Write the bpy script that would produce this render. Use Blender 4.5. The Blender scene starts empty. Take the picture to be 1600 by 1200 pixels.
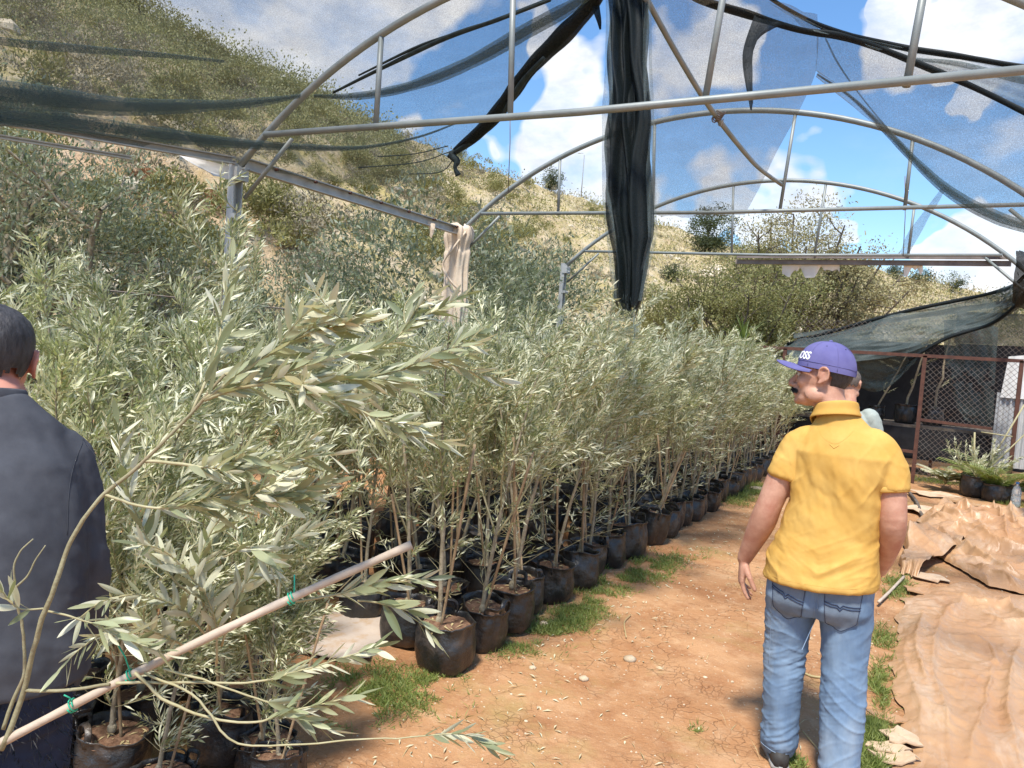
import bpy, math, random
import numpy as np
from mathutils import Vector, Matrix, Euler
from mathutils.bvhtree import BVHTree

random.seed(7)
RG = np.random.default_rng(7)
SC = bpy.context.scene
COL = SC.collection
PI = math.pi

# ------------------------------------------------------------------ camera
CAM_H = 1.65
CAM_R = np.array([[0.8776, 0.0912, -0.4707], [0.4746, -0.0060, 0.8802], [0.0774, -0.9958, -0.0518]])


def _basis():
    f = 1200.0
    roll = math.atan(0.075)
    yc = np.array([646.0, -14.0, f]); yc /= np.linalg.norm(yc)
    up = np.cross(np.array([math.cos(roll), math.sin(roll), 0.0]), yc); up /= np.linalg.norm(up)
    if up[1] > 0: up = -up
    xc = np.cross(yc, up); xc /= np.linalg.norm(xc)
    if xc[0] < 0: xc = -xc
    return np.stack([xc, yc, up])


CAM_R = _basis()
cam = bpy.data.cameras.new('camera')
cam.sensor_width = 36.0
cam.lens = 27.0
cam.clip_start = 0.05
cam.clip_end = 3000.0
cam_o = bpy.data.objects.new('camera', cam)
COL.objects.link(cam_o)
_m = Matrix.Identity(4)
for i in range(3):
    _m[i][0] = CAM_R[i, 0]; _m[i][1] = -CAM_R[i, 1]; _m[i][2] = -CAM_R[i, 2]
_m[2][3] = CAM_H
cam_o.matrix_world = _m
SC.camera = cam_o

# ------------------------------------------------------------------ world, sun, exposure
SUN = Vector((0.06, -0.45, 0.88)).normalized()
SC.view_settings.view_transform = 'Standard'
SC.view_settings.look = 'None'
SC.view_settings.exposure = 1.40
SC.view_settings.gamma = 1.0
SC.view_settings.use_curve_mapping = False
SC.cycles.max_bounces = 7
SC.cycles.diffuse_bounces = 4
SC.cycles.glossy_bounces = 2
SC.cycles.transmission_bounces = 4
SC.cycles.transparent_max_bounces = 12
SC.cycles.use_denoising = True
SC.cycles.sample_clamp_indirect = 6.0


def ray(x, y):
    v = CAM_R @ np.array([x - 800.0, y - 600.0, 1200.0])
    return v


def at(x, y, d):
    """point seen at photo pixel x, y, at horizontal distance d metres"""
    r = ray(x, y); r = r / math.hypot(r[0], r[1])
    return np.array([r[0] * d, r[1] * d, CAM_H + r[2] * d])


def atY(x, y, Y):
    r = ray(x, y)
    return r * (Y / r[1]) + np.array([0, 0, CAM_H])


def atX(x, y, X):
    r = ray(x, y)
    return r * (X / r[0]) + np.array([0, 0, CAM_H])


def gnd(x, y, z=0.0):
    r = ray(x, y)
    return r * ((z - CAM_H) / r[2]) + np.array([0, 0, CAM_H])


class NT:
    """tiny node helper"""
    def __init__(s, nt): s.t = nt; s.L = nt.links
    def n(s, typ, **kw):
        o = s.t.nodes.new(typ)
        for k, v in kw.items():
            if k == 'inp':
                for a, b in v.items():
                    if hasattr(b, 'is_linked') or isinstance(b, bpy.types.NodeSocket): s.L.new(b, o.inputs[a])
                    else: o.inputs[a].default_value = b
            else: setattr(o, k, v)
        return o
    def math(s, op, a, b=0.0, clamp=False):
        o = s.n('ShaderNodeMath', operation=op, use_clamp=clamp, inp={0: a, 1: b}); return o.outputs[0]
    def noise(s, vec, scale, detail=4, rough=0.55, dist=0.0):
        o = s.n('ShaderNodeTexNoise', inp={'Vector': vec, 'Scale': scale, 'Detail': detail, 'Roughness': rough, 'Distortion': dist}); return o.outputs['Fac']
    def ramp(s, fac, lo, hi):
        o = s.n('ShaderNodeMapRange', clamp=True, inp={'Value': fac, 'From Min': lo, 'From Max': hi}); return o.outputs['Result']
    def mix(s, fac, a, b):
        o = s.n('ShaderNodeMix', data_type='RGBA')
        for k, v in ((0, fac), (6, a), (7, b)):
            if isinstance(v, bpy.types.NodeSocket): s.L.new(v, o.inputs[k])
            else:
                o.inputs[k].default_value = v if k == 0 else (tuple(v) + (1,) if len(v) == 3 else v)
        return o.outputs[2]


w = bpy.data.worlds.new('World')
SC.world = w
w.use_nodes = True
T = NT(w.node_tree)
bg = w.node_tree.nodes['Background']
sky = T.n('ShaderNodeTexSky', sky_type='NISHITA')
sky.sun_disc = False
sky.sun_elevation = math.asin(SUN.z)
sky.sun_rotation = math.atan2(SUN.x, SUN.y)
sky.air_density = 1.0; sky.dust_density = 0.4; sky.ozone_density = 2.5
tc = T.n('ShaderNodeTexCoord')
dvec = tc.outputs['Generated']
BLOBS = [(250, 30, 9.5), (400, 60, 8.5), (560, 40, 7), (120, -40, 10), (330, -60, 12), (620, 200, 3.5), (690, 205, 3.2), (860, 200, 5.0), (930, 225, 5.5),
         (800, 175, 3), (905, 285, 3.2), (1080, 215, 6.5), (1160, 190, 4.5), (1060, 280, 4.5), (1250, 240, 5.2), (1330, 215, 5), (1400, 240, 3.6), (1440, 285, 3.8),
         (1500, 250, 4), (1560, 300, 4), (1590, 60, 5), (1540, 45, 2.6), (1360, 360, 2.4), (1450, 370, 2), (1570, 375, 2.6), (1120, 360, 2), (1750, 150, 9), (1800, 350, 7), (1490, 120, 2.2)]
warp = T.n('ShaderNodeTexNoise', inp={'Vector': dvec, 'Scale': 7.0, 'Detail': 3.0})
wsub = T.n('ShaderNodeVectorMath', operation='SUBTRACT', inp={0: warp.outputs['Color'], 1: (0.5, 0.5, 0.5)})
wsc = T.n('ShaderNodeVectorMath', operation='SCALE', inp={0: wsub.outputs[0], 'Scale': 0.10})
dw = T.n('ShaderNodeVectorMath', operation='ADD', inp={0: dvec, 1: wsc.outputs[0]}).outputs[0]
acc = None
for bx, by, br in BLOBS:
    b = ray(bx, by); b = b / np.linalg.norm(b)
    dt = T.n('ShaderNodeVectorMath', operation='DOT_PRODUCT', inp={0: dw, 1: tuple(b)}).outputs['Value']
    k = T.ramp(dt, math.cos(math.radians(br * 1.05)), math.cos(math.radians(br * 0.25)))
    acc = k if acc is None else T.math('MAXIMUM', acc, k)
stretch = T.n('ShaderNodeVectorMath', operation='MULTIPLY', inp={0: dvec, 1: (1.0, 1.0, 1.9)}).outputs[0]
cn = T.noise(stretch, 9.0, 9, 0.62, 0.2)
cn2 = T.noise(stretch, 3.2, 5, 0.55, 0.0)
cov = T.math('ADD', T.math('MULTIPLY', acc, 0.58), T.math('MULTIPLY', cn, 1.15))
mask = T.ramp(cov, 0.66, 1.30)
wisp = T.math('MULTIPLY', T.ramp(cn2, 0.56, 0.78), T.ramp(cn, 0.4, 0.75))
mask = T.math('MAXIMUM', mask, T.math('MULTIPLY', wisp, 0.45), True)
shade = T.ramp(T.noise(stretch, 14.0, 6, 0.6), 0.30, 0.62)
ccol = T.mix(shade, (2.15, 2.25, 2.5), (3.15, 3.15, 3.15))
skyc = T.n('ShaderNodeHueSaturation', inp={'Saturation': 1.18, 'Value': 0.60, 'Color': sky.outputs[0]}).outputs[0]
T.L.new(T.mix(mask, skyc, ccol), bg.inputs['Color'])
bg.inputs['Strength'].default_value = 0.150

sun = bpy.data.lights.new('sun', 'SUN')
sun.energy = 2.4
sun.angle = math.radians(7.0)
sun.color = (1.0, 0.95, 0.87)
sun_o = bpy.data.objects.new('sun', sun)
COL.objects.link(sun_o)
sun_o.rotation_euler = SUN.to_track_quat('Z', 'Y').to_euler()

# ------------------------------------------------------------------ numpy noise
def _hash(i, j, k, s):
    h = (i.astype(np.int64) * 374761393 + j.astype(np.int64) * 668265263 + k.astype(np.int64) * 1440662683 + s * 974634541) & 0xFFFFFFFF
    h = ((h ^ (h >> 13)) * 1274126177) & 0xFFFFFFFF
    h = h ^ (h >> 16)
    return (h & 0xFFFFFF) / float(0xFFFFFF)


def vn(P, s=0):
    P = np.asarray(P, float)
    F = np.floor(P); u = P - F; u = u * u * (3 - 2 * u)
    i, j, k = F[:, 0], F[:, 1], F[:, 2]
    r = 0
    for a in (0, 1):
        for b in (0, 1):
            for c in (0, 1):
                wgt = (u[:, 0] if a else 1 - u[:, 0]) * (u[:, 1] if b else 1 - u[:, 1]) * (u[:, 2] if c else 1 - u[:, 2])
                r = r + wgt * _hash(i + a, j + b, k + c, s)
    return r


def fbm(P, s=0, o=4, g=0.5):
    P = np.asarray(P, float); r = 0; a = 1.0; t = 0
    for q in range(o):
        r = r + a * vn(P * (2 ** q), s + q * 17); t += a; a *= g
    return r / t


def ridge(P, s=0, o=3):
    P = np.asarray(P, float); r = 0; a = 1.0; t = 0
    for q in range(o):
        r = r + a * (1 - np.abs(2 * vn(P * (2 ** q), s + q * 13) - 1)); t += a; a *= 0.5
    return r / t


# ------------------------------------------------------------------ mesh building
class MB:
    def __init__(s): s.v = []; s.f = []; s.n = 0
    def add(s, V, F):
        V = np.asarray(V, float).reshape(-1, 3)
        s.v.append(V)
        if isinstance(F, np.ndarray): s.f.append(F.astype(np.int64) + s.n)
        else:
            by = {}
            for q in F: by.setdefault(len(q), []).append(q)
            for q in by.values(): s.f.append(np.array(q, dtype=np.int64) + s.n)
        s.n += len(V)
        return s
    def data(s): return np.concatenate(s.v), s.f
    def mesh(s, name, m=None, smooth=True):
        me = bpy.data.meshes.new(name)
        if s.n == 0: return me
        V = np.concatenate(s.v)
        li = np.concatenate([q.ravel() for q in s.f])
        cnt = np.concatenate([np.full(len(q), q.shape[1]) for q in s.f])
        st = np.concatenate([[0], np.cumsum(cnt)[:-1]])
        me.vertices.add(len(V)); me.vertices.foreach_set('co', V.ravel())
        me.loops.add(len(li)); me.loops.foreach_set('vertex_index', li.astype(np.int32))
        me.polygons.add(len(cnt)); me.polygons.foreach_set('loop_start', st.astype(np.int32))
        me.polygons.foreach_set('use_smooth', np.full(len(cnt), bool(smooth)))
        me.update(calc_edges=True)
        me.validate()
        if m: me.materials.append(m)
        return me
    def build(s, name, m, parent=None, smooth=True, kind=None):
        return obj(name, s.mesh(name, m, smooth), parent, kind)


def obj(name, me, parent=None, kind=None):
    o = bpy.data.objects.new(name, me)
    COL.objects.link(o)
    if parent is not None: o.parent = parent
    if kind: o['kind'] = kind
    return o


def thing(name, label, cat, loc=(0, 0, 0), rz=0.0, group=None):
    o = bpy.data.objects.new(name, None)
    o.empty_display_size = 0.2
    COL.objects.link(o)
    o.location = loc; o.rotation_euler = (0, 0, rz)
    return tag(o, label, cat, group)


def tag(o, label, cat, group=None, kind=None):
    o['label'] = label; o['category'] = cat
    if group: o['group'] = group
    if kind: o['kind'] = kind
    return o


def kids(o): return KID.get(o.name, [])


KID = {}


def copy_tree(root, loc, rz=0.0, scale=None, label=None, group=None, tilt=(0, 0), skip=()):
    """a copy of a thing with copies of its parts and sub-parts"""
    r = root.copy(); COL.objects.link(r)
    r.location = loc; r.rotation_euler = (tilt[0], tilt[1], rz)
    if scale: r.scale = scale
    if label: r['label'] = label
    if group: r['group'] = group
    for ch in root.children:
        if ch.name.split('.')[0] in skip: continue
        c = ch.copy(); COL.objects.link(c); c.parent = r
        for g in ch.children:
            d = g.copy(); COL.objects.link(d); d.parent = c
    return r


def smooth_path(P, R=None, k=4):
    """Catmull-Rom through the points"""
    P = np.asarray(P, float)
    A = P if R is None else np.concatenate([P, np.asarray(R, float).reshape(len(P), -1)], 1)
    E = np.concatenate([[2 * A[0] - A[1]], A, [2 * A[-1] - A[-2]]])
    out = []
    for i in range(1, len(E) - 2):
        for q in range(k):
            t = q / k
            a, b, c, d = E[i - 1], E[i], E[i + 1], E[i + 2]
            out.append(0.5 * (2 * b + (c - a) * t + (2 * a - 5 * b + 4 * c - d) * t * t + (3 * b - a - 3 * c + d) * t ** 3))
    out.append(A[-1])
    out = np.array(out)
    return (out, None) if R is None else (out[:, :3], out[:, 3:])


def frames(P):
    P = np.asarray(P, float)
    Tn = np.gradient(P, axis=0); Tn /= np.linalg.norm(Tn, axis=1)[:, None] + 1e-12
    u = np.cross(Tn[0], [0, 0, 1.0])
    if np.linalg.norm(u) < 0.1: u = np.cross(Tn[0], [0, 1.0, 0])
    u /= np.linalg.norm(u)
    U = []
    for t in Tn:
        u = u - t * (u @ t); u = u / (np.linalg.norm(u) + 1e-12); U.append(u)
    U = np.array(U)
    return Tn, U, np.cross(Tn, U)


def tube(mb, P, r, n=8, caps=True, flat=1.0, rough=0.0, seed=0):
    P = np.asarray(P, float)
    r = np.broadcast_to(np.asarray(r, float).reshape(-1), (len(P),)) if np.ndim(r) == 0 or len(np.ravel(r)) == 1 else np.asarray(r, float).reshape(-1)
    Tn, U, W = frames(P)
    a = np.arange(n) * 2 * PI / n
    V = P[:, None, :] + r[:, None, None] * (np.cos(a)[None, :, None] * U[:, None, :] + flat * np.sin(a)[None, :, None] * W[:, None, :])
    if rough:
        q = fbm(V.reshape(-1, 3) * 40, seed, 2).reshape(len(P), n, 1) - 0.5
        V = V + (V - P[:, None, :]) * q * rough
    m = len(P)
    i, j = np.meshgrid(np.arange(m - 1), np.arange(n), indexing='ij')
    j2 = (j + 1) % n
    F = np.stack([i * n + j, i * n + j2, (i + 1) * n + j2, (i + 1) * n + j], -1).reshape(-1, 4)
    V = V.reshape(-1, 3)
    mb.add(V, F)
    if caps:
        mb.f.append(np.array([[*range(n)][::-1]]) + mb.n - len(V))
        mb.f.append(np.array([[(m - 1) * n + q for q in range(n)]]) + mb.n - len(V))
    return mb


def loft(mb, rings, caps=True):
    """rings: list of (n,3) arrays, closed loops"""
    R = np.array(rings); m, n = R.shape[:2]
    i, j = np.meshgrid(np.arange(m - 1), np.arange(n), indexing='ij')
    j2 = (j + 1) % n
    F = np.stack([i * n + j, i * n + j2, (i + 1) * n + j2, (i + 1) * n + j], -1).reshape(-1, 4)
    mb.add(R.reshape(-1, 3), F)
    if caps:
        mb.f.append(np.array([[*range(n)][::-1]]) + mb.n - m * n)
        mb.f.append(np.array([[(m - 1) * n + q for q in range(n)]]) + mb.n - m * n)
    return mb


def ring(cx, cy, z, rx, ry, n=28, p=2.3, tilt=0.0, tilty=0.0):
    a = np.arange(n) * 2 * PI / n
    c, s = np.cos(a), np.sin(a)
    x = np.sign(c) * np.abs(c) ** (2 / p) * rx; y = np.sign(s) * np.abs(s) ** (2 / p) * ry
    return np.stack([cx + x, cy + y, z + tilt * x + tilty * y], 1)


def box(mb, c, s, R=None):
    c = np.array(c, float); h = np.array(s, float) / 2
    V = np.array([[x, y, z] for x in (-1, 1) for y in (-1, 1) for z in (-1, 1)], float) * h
    if R is not None: V = V @ np.array(R).T
    return mb.add(V + c, np.array([[0, 1, 3, 2], [4, 6, 7, 5], [0, 4, 5, 1], [2, 3, 7, 6], [0, 2, 6, 4], [1, 5, 7, 3]]))


def bar(mb, a, b, wx, wy, up=(0, 0, 1)):
    """box section from a to b"""
    a = np.array(a, float); b = np.array(b, float)
    t = b - a; L = np.linalg.norm(t); t = t / L
    u = np.cross(t, up); u /= np.linalg.norm(u); v = np.cross(u, t)
    return box(mb, (a + b) / 2, (wx, L, wy), np.stack([u, t, v], 1))


def ell(mb, c, r, n=14, m=9, R=None):
    th = np.linspace(0, PI, m)[1:-1]; a = np.arange(n) * 2 * PI / n
    V = np.array([[math.sin(t) * math.cos(q), math.sin(t) * math.sin(q), math.cos(t)] for t in th for q in a] + [[0, 0, 1], [0, 0, -1]]) * np.array(r)
    if R is not None: V = V @ np.array(R).T
    F = []
    k = len(th)
    for i in range(k - 1):
        for j in range(n):
            F.append((i * n + j, (i + 1) * n + j, (i + 1) * n + (j + 1) % n, i * n + (j + 1) % n))
    for j in range(n):
        F.append((k * n, j, (j + 1) % n)); F.append((k * n + 1, (k - 1) * n + (j + 1) % n, (k - 1) * n + j))
    return mb.add(V + np.array(c), F)


def grid_faces(m, n):
    i, j = np.meshgrid(np.arange(m - 1), np.arange(n - 1), indexing='ij')
    return np.stack([i * n + j, i * n + j + 1, (i + 1) * n + j + 1, (i + 1) * n + j], -1).reshape(-1, 4)


def grid(mb, V):
    m, n = V.shape[:2]
    return mb.add(V.reshape(-1, 3), grid_faces(m, n))


def patch(ctrl, m, n):
    """bicubic surface through a grid of control points (rows x cols x 3)"""
    ctrl = np.asarray(ctrl, float)
    def res(A, k):
        q = len(A); t = np.linspace(0, q - 1, k)
        E = np.concatenate([[2 * A[0] - A[1]], A, [2 * A[-1] - A[-2]]])
        i = np.minimum(t.astype(int), q - 2); f = (t - i).reshape(-1, *([1] * (A.ndim - 1)))
        a, b, c, d = E[i], E[i + 1], E[i + 2], E[i + 3]
        return 0.5 * (2 * b + (c - a) * f + (2 * a - 5 * b + 4 * c - d) * f * f + (3 * b - a - 3 * c + d) * f ** 3)
    A = res(ctrl, m)
    return np.swapaxes(res(np.swapaxes(A, 0, 1), n), 0, 1)


def unit(v):
    v = np.asarray(v, float); return v / (np.linalg.norm(v, axis=-1, keepdims=True) + 1e-12)


def leaf_arrays(B, D, Nn, L, Wd, curl=0.12, fold=0.16):
    """many simple folded leaves: 4 triangles each"""
    D = unit(D); S = unit(np.cross(D, Nn)); Nn = np.cross(S, D)
    L = np.asarray(L)[:, None]; Wd = np.asarray(Wd)[:, None]
    b = B
    l = B + D * L * 0.45 + S * Wd * 0.5 + Nn * Wd * fold
    r = B + D * L * 0.45 - S * Wd * 0.5 + Nn * Wd * fold
    m = B + D * L * 0.48 - Nn * Wd * fold * 0.3
    t = B + D * L - Nn * L * curl
    V = np.stack([b, l, r, m, t], 1).reshape(-1, 3)
    o = np.arange(len(B))[:, None] * 5
    F = np.concatenate([o + np.array([[0, 3, 1]]), o + np.array([[3, 4, 1]]), o + np.array([[0, 2, 3]]), o + np.array([[3, 2, 4]])])
    return V, F


def quad_leaves(B, D, Nn, L, Wd):
    """2-triangle lozenge leaves for distant foliage"""
    D = unit(D); S = unit(np.cross(D, Nn))
    L = np.asarray(L)[:, None]; Wd = np.asarray(Wd)[:, None]
    V = np.stack([B, B + D * L * 0.5 + S * Wd * 0.5, B + D * L, B + D * L * 0.5 - S * Wd * 0.5], 1).reshape(-1, 3)
    o = np.arange(len(B))[:, None] * 4
    return V, o + np.array([[0, 1, 2, 3]])


def rvec(n):
    return unit(RG.normal(size=(n, 3)))


# ------------------------------------------------------------------ materials
def mat(name, c1, c2=None, scale=6.0, rough=0.75, bump=0.0, bscale=40.0, spec=0.3, metal=0.0, detail=6, lo=0.35, hi=0.65,
        c3=None, s3=2.0, lo3=0.5, hi3=0.62, objrand=0.0, stretch=(1, 1, 1), bdist=0.01):
    m = bpy.data.materials.new(name); m.use_nodes = True
    T = NT(m.node_tree)
    p = m.node_tree.nodes['Principled BSDF']
    co = T.n('ShaderNodeTexCoord').outputs['Object']
    if objrand:
        oi = T.n('ShaderNodeObjectInfo').outputs['Random']
        co = T.n('ShaderNodeVectorMath', operation='ADD', inp={0: co, 1: T.n('ShaderNodeCombineXYZ', inp={0: T.math('MULTIPLY', oi, 37.0), 1: T.math('MULTIPLY', oi, 11.0), 2: oi}).outputs[0]}).outputs[0]
    if stretch != (1, 1, 1):
        co = T.n('ShaderNodeVectorMath', operation='MULTIPLY', inp={0: co, 1: stretch}).outputs[0]
    col = T.mix(T.ramp(T.noise(co, scale, detail, 0.6), lo, hi), c1, c2 or c1)
    if c3: col = T.mix(T.ramp(T.noise(co, s3, 5, 0.6), lo3, hi3), col, c3)
    if objrand:
        col = T.n('ShaderNodeHueSaturation', inp={'Value': T.n('ShaderNodeMapRange', inp={'Value': oi, 'To Min': 1 - objrand, 'To Max': 1 + objrand}).outputs[0], 'Color': col}).outputs[0]
    T.L.new(col, p.inputs['Base Color'])
    p.inputs['Roughness'].default_value = rough
    p.inputs['Metallic'].default_value = metal
    p.inputs['Specular IOR Level'].default_value = spec
    if bump:
        b = T.n('ShaderNodeBump', inp={'Strength': bump, 'Distance': bdist, 'Height': T.noise(co, bscale, 5, 0.6)})
        T.L.new(b.outputs[0], p.inputs['Normal'])
    return m


def leafmat(name, top, top2, under, rough=0.5, trans=0.25, spec=0.35, valr=0.0):
    """leaf: upper side varies leaf to leaf, underside paler"""
    m = bpy.data.materials.new(name); m.use_nodes = True
    T = NT(m.node_tree)
    p = m.node_tree.nodes['Principled BSDF']; out = m.node_tree.nodes['Material Output']
    g = T.n('ShaderNodeNewGeometry')
    ri = g.outputs['Random Per Island']
    col = T.mix(ri, top, top2)
    r2 = T.math('FRACT', T.math('MULTIPLY', ri, 13.7))
    und = T.mix(T.math('MULTIPLY', r2, 0.5), under, top2)
    col = T.mix(g.outputs['Backfacing'], col, und)
    oi = T.n('ShaderNodeObjectInfo').outputs['Random']
    col = T.n('ShaderNodeHueSaturation', inp={'Value': T.n('ShaderNodeMapRange', inp={'Value': T.math('ADD', T.math('MULTIPLY', r2, 0.5), T.math('MULTIPLY', oi, 0.5)), 'To Min': 0.70, 'To Max': 1.30}).outputs[0], 'Color': col}).outputs[0]
    T.L.new(col, p.inputs['Base Color'])
    p.inputs['Roughness'].default_value = rough
    p.inputs['Specular IOR Level'].default_value = spec
    tr = T.n('ShaderNodeBsdfTranslucent', inp={'Color': T.mix(0.5, col, (top2[0] * 1.3, top2[1] * 1.5, top2[2] * 0.7))})
    mx = T.n('ShaderNodeMixShader', inp={0: trans, 1: p.outputs[0], 2: tr.outputs[0]})
    T.L.new(mx.outputs[0], out.inputs['Surface'])
    return m


def netmat(name, col, dens, var=0.25, scale=150.0, col2=None):
    """woven shade net: fine openings let the view and the light through"""
    m = bpy.data.materials.new(name); m.use_nodes = True
    T = NT(m.node_tree)
    p = m.node_tree.nodes['Principled BSDF']; out = m.node_tree.nodes['Material Output']
    co = T.n('ShaderNodeTexCoord').outputs['Object']
    c = T.mix(T.noise(co, 3.0, 4), col, col2 or tuple(q * 1.6 for q in col))
    T.L.new(c, p.inputs['Base Color'])
    p.inputs['Roughness'].default_value = 0.6
    p.inputs['Specular IOR Level'].default_value = 0.25
    f = T.noise(co, scale, 2, 0.7)
    big = T.noise(T.n('ShaderNodeVectorMath', operation='MULTIPLY', inp={0: co, 1: (1, 1, 5)}).outputs[0], 2.5, 4)
    a = T.math('ADD', T.math('MULTIPLY', T.math('SUBTRACT', f, 0.5), var * 6), T.math('ADD', T.math('MULTIPLY', T.math('SUBTRACT', big, 0.5), 0.25), dens))
    a = T.math('MINIMUM', T.math('MAXIMUM', a, 0.02), 0.98)
    tr = T.n('ShaderNodeBsdfTransparent')
    mx = T.n('ShaderNodeMixShader', inp={0: a, 1: tr.outputs[0], 2: p.outputs[0]})
    T.L.new(mx.outputs[0], out.inputs['Surface'])
    return m


M = {}
M['olive'] = leafmat('olive_leaf', (0.125, 0.16, 0.08), (0.385, 0.39, 0.215), (0.82, 0.80, 0.59), 0.34, 0.32, 0.5)
M['olive_pale'] = leafmat('olive_leaf_pale', (0.19, 0.22, 0.11), (0.49, 0.485, 0.275), (0.84, 0.82, 0.60), 0.34, 0.32, 0.5)
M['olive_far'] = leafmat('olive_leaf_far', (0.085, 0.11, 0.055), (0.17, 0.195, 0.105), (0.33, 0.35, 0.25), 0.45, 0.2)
M['acacia'] = leafmat('acacia_leaf', (0.165, 0.17, 0.06), (0.27, 0.26, 0.095), (0.27, 0.26, 0.13), 0.55, 0.3)
M['brown_leaf'] = leafmat('brown_leaf', (0.20, 0.19, 0.085), (0.30, 0.26, 0.125), (0.32, 0.28, 0.16), 0.6, 0.2)
M['dark_leaf'] = leafmat('dark_leaf', (0.045, 0.06, 0.025), (0.08, 0.10, 0.04), (0.11, 0.13, 0.07), 0.55, 0.2)
M['yucca'] = leafmat('yucca_leaf', (0.14, 0.19, 0.05), (0.22, 0.27, 0.08), (0.22, 0.26, 0.12), 0.4, 0.25)
M['grass'] = leafmat('grass_blade', (0.15, 0.20, 0.04), (0.26, 0.30, 0.08), (0.22, 0.26, 0.08), 0.55, 0.3)
M['dry'] = leafmat('dry_straw', (0.40, 0.31, 0.14), (0.52, 0.42, 0.22), (0.48, 0.38, 0.2), 0.7, 0.2)
M['scrub_green'] = leafmat('scrub_green', (0.175, 0.175, 0.06), (0.28, 0.26, 0.095), (0.26, 0.24, 0.11), 0.7, 0.15)
M['crest'] = leafmat('crest_scrub', (0.22, 0.225, 0.095), (0.33, 0.32, 0.145), (0.30, 0.29, 0.15), 0.7, 0.2)
M['scrub_grey'] = leafmat('scrub_grey', (0.22, 0.19, 0.125), (0.31, 0.265, 0.18), (0.28, 0.25, 0.18), 0.7, 0.1)
M['scrub_rust'] = leafmat('scrub_rust', (0.30, 0.13, 0.055), (0.38, 0.2, 0.09), (0.32, 0.17, 0.09), 0.7, 0.1)
M['bark'] = mat('olive_bark', (0.23, 0.185, 0.12), (0.36, 0.31, 0.22), 30, 0.85, 0.4, 120)
M['twig'] = mat('green_twig', (0.33, 0.29, 0.15), (0.44, 0.40, 0.24), 20, 0.7)
M['stem'] = mat('young_stem', (0.23, 0.20, 0.11), (0.33, 0.30, 0.18), 14, 0.7, 0.4, 60, c3=(0.26, 0.17, 0.10), s3=4, lo3=0.5, hi3=0.65)
M['darkbark'] = mat('dark_bark', (0.10, 0.08, 0.06), (0.19, 0.155, 0.12), 12, 0.9, 0.4, 60)
M['cane'] = mat('bamboo_cane', (0.24, 0.155, 0.085), (0.36, 0.26, 0.155), 14, 0.6, 0.15, 60, objrand=0.25)
M['cane_pale'] = mat('pale_cane', (0.44, 0.345, 0.255), (0.56, 0.455, 0.35), 9, 0.55, 0.2, 60, stretch=(1, 1, 1))
M['bag'] = mat('black_bag', (0.010, 0.010, 0.011), (0.028, 0.026, 0.025), 9, 0.36, 0.9, 24, 0.6, c3=(0.105, 0.075, 0.055), s3=6, lo3=0.56, hi3=0.80, objrand=0.2)
M['soil'] = mat('bag_soil', (0.12, 0.06, 0.035), (0.24, 0.14, 0.085), 50, 0.95, 0.8, 90)
M['steel'] = mat('galvanised_steel', (0.36, 0.37, 0.36), (0.47, 0.47, 0.45), 9, 0.5, 0.08, 50, 0.5, 0.35, c3=(0.30, 0.24, 0.18), s3=3, lo3=0.66, hi3=0.85)
M['pipe'] = mat('pipe_paint', (0.195, 0.22, 0.21), (0.265, 0.285, 0.27), 6, 0.5, 0.05, 50, 0.45, 0.15, c3=(0.30, 0.25, 0.20), s3=5, lo3=0.70, hi3=0.82)
M['rust'] = mat('rusty_steel', (0.075, 0.035, 0.026), (0.125, 0.055, 0.037), 14, 0.8, 0.2, 60)
M['wire'] = mat('fence_wire', (0.20, 0.18, 0.16), (0.16, 0.11, 0.08), 8, 0.6, 0, 1, 0.4, 0.4)
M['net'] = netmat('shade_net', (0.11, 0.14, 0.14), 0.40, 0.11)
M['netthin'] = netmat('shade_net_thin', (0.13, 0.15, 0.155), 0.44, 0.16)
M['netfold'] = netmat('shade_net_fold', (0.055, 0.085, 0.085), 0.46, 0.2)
M['netblack'] = netmat('black_net', (0.002, 0.005, 0.0055), 0.90, 0.08, 200, (0.005, 0.010, 0.011))
M['netshed'] = netmat('shed_net', (0.035, 0.05, 0.047), 0.80, 0.15, 120, (0.085, 0.105, 0.10))
M['rope'] = mat('net_rope', (0.010, 0.018, 0.02), (0.03, 0.045, 0.045), 20, 0.7, 0.5, 90)
M['blackcloth'] = mat('black_cloth', (0.008, 0.008, 0.010), (0.018, 0.018, 0.02), 5, 0.7, 0.3, 20)
M['cloth'] = mat('sack_cloth', (0.55, 0.43, 0.31), (0.66, 0.55, 0.42), 7, 0.85, 0.3, 60)
M['plastic'] = mat('white_plastic', (0.68, 0.66, 0.62), (0.78, 0.77, 0.74), 4, 0.5, 0.2, 20)
M['tin'] = mat('corrugated_tin', (0.44, 0.45, 0.46), (0.58, 0.58, 0.57), 4, 0.5, 0.1, 30, 0.5, 0.2, c3=(0.3, 0.25, 0.2), s3=2, lo3=0.6, hi3=0.8)
M['concrete'] = mat('concrete', (0.50, 0.48, 0.44), (0.62, 0.6, 0.56), 6, 0.9, 0.3, 40)
M['stone'] = mat('limestone', (0.45, 0.34, 0.22), (0.60, 0.49, 0.35), 12, 0.9, 0.5, 40, objrand=0.15)
M['hillrock'] = mat('hill_rock', (0.50, 0.42, 0.30), (0.66, 0.58, 0.45), 2, 0.9, 0.6, 8)
M['green_tie'] = mat('green_twine', (0.03, 0.35, 0.2), (0.05, 0.45, 0.28), 8, 0.5)

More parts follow.
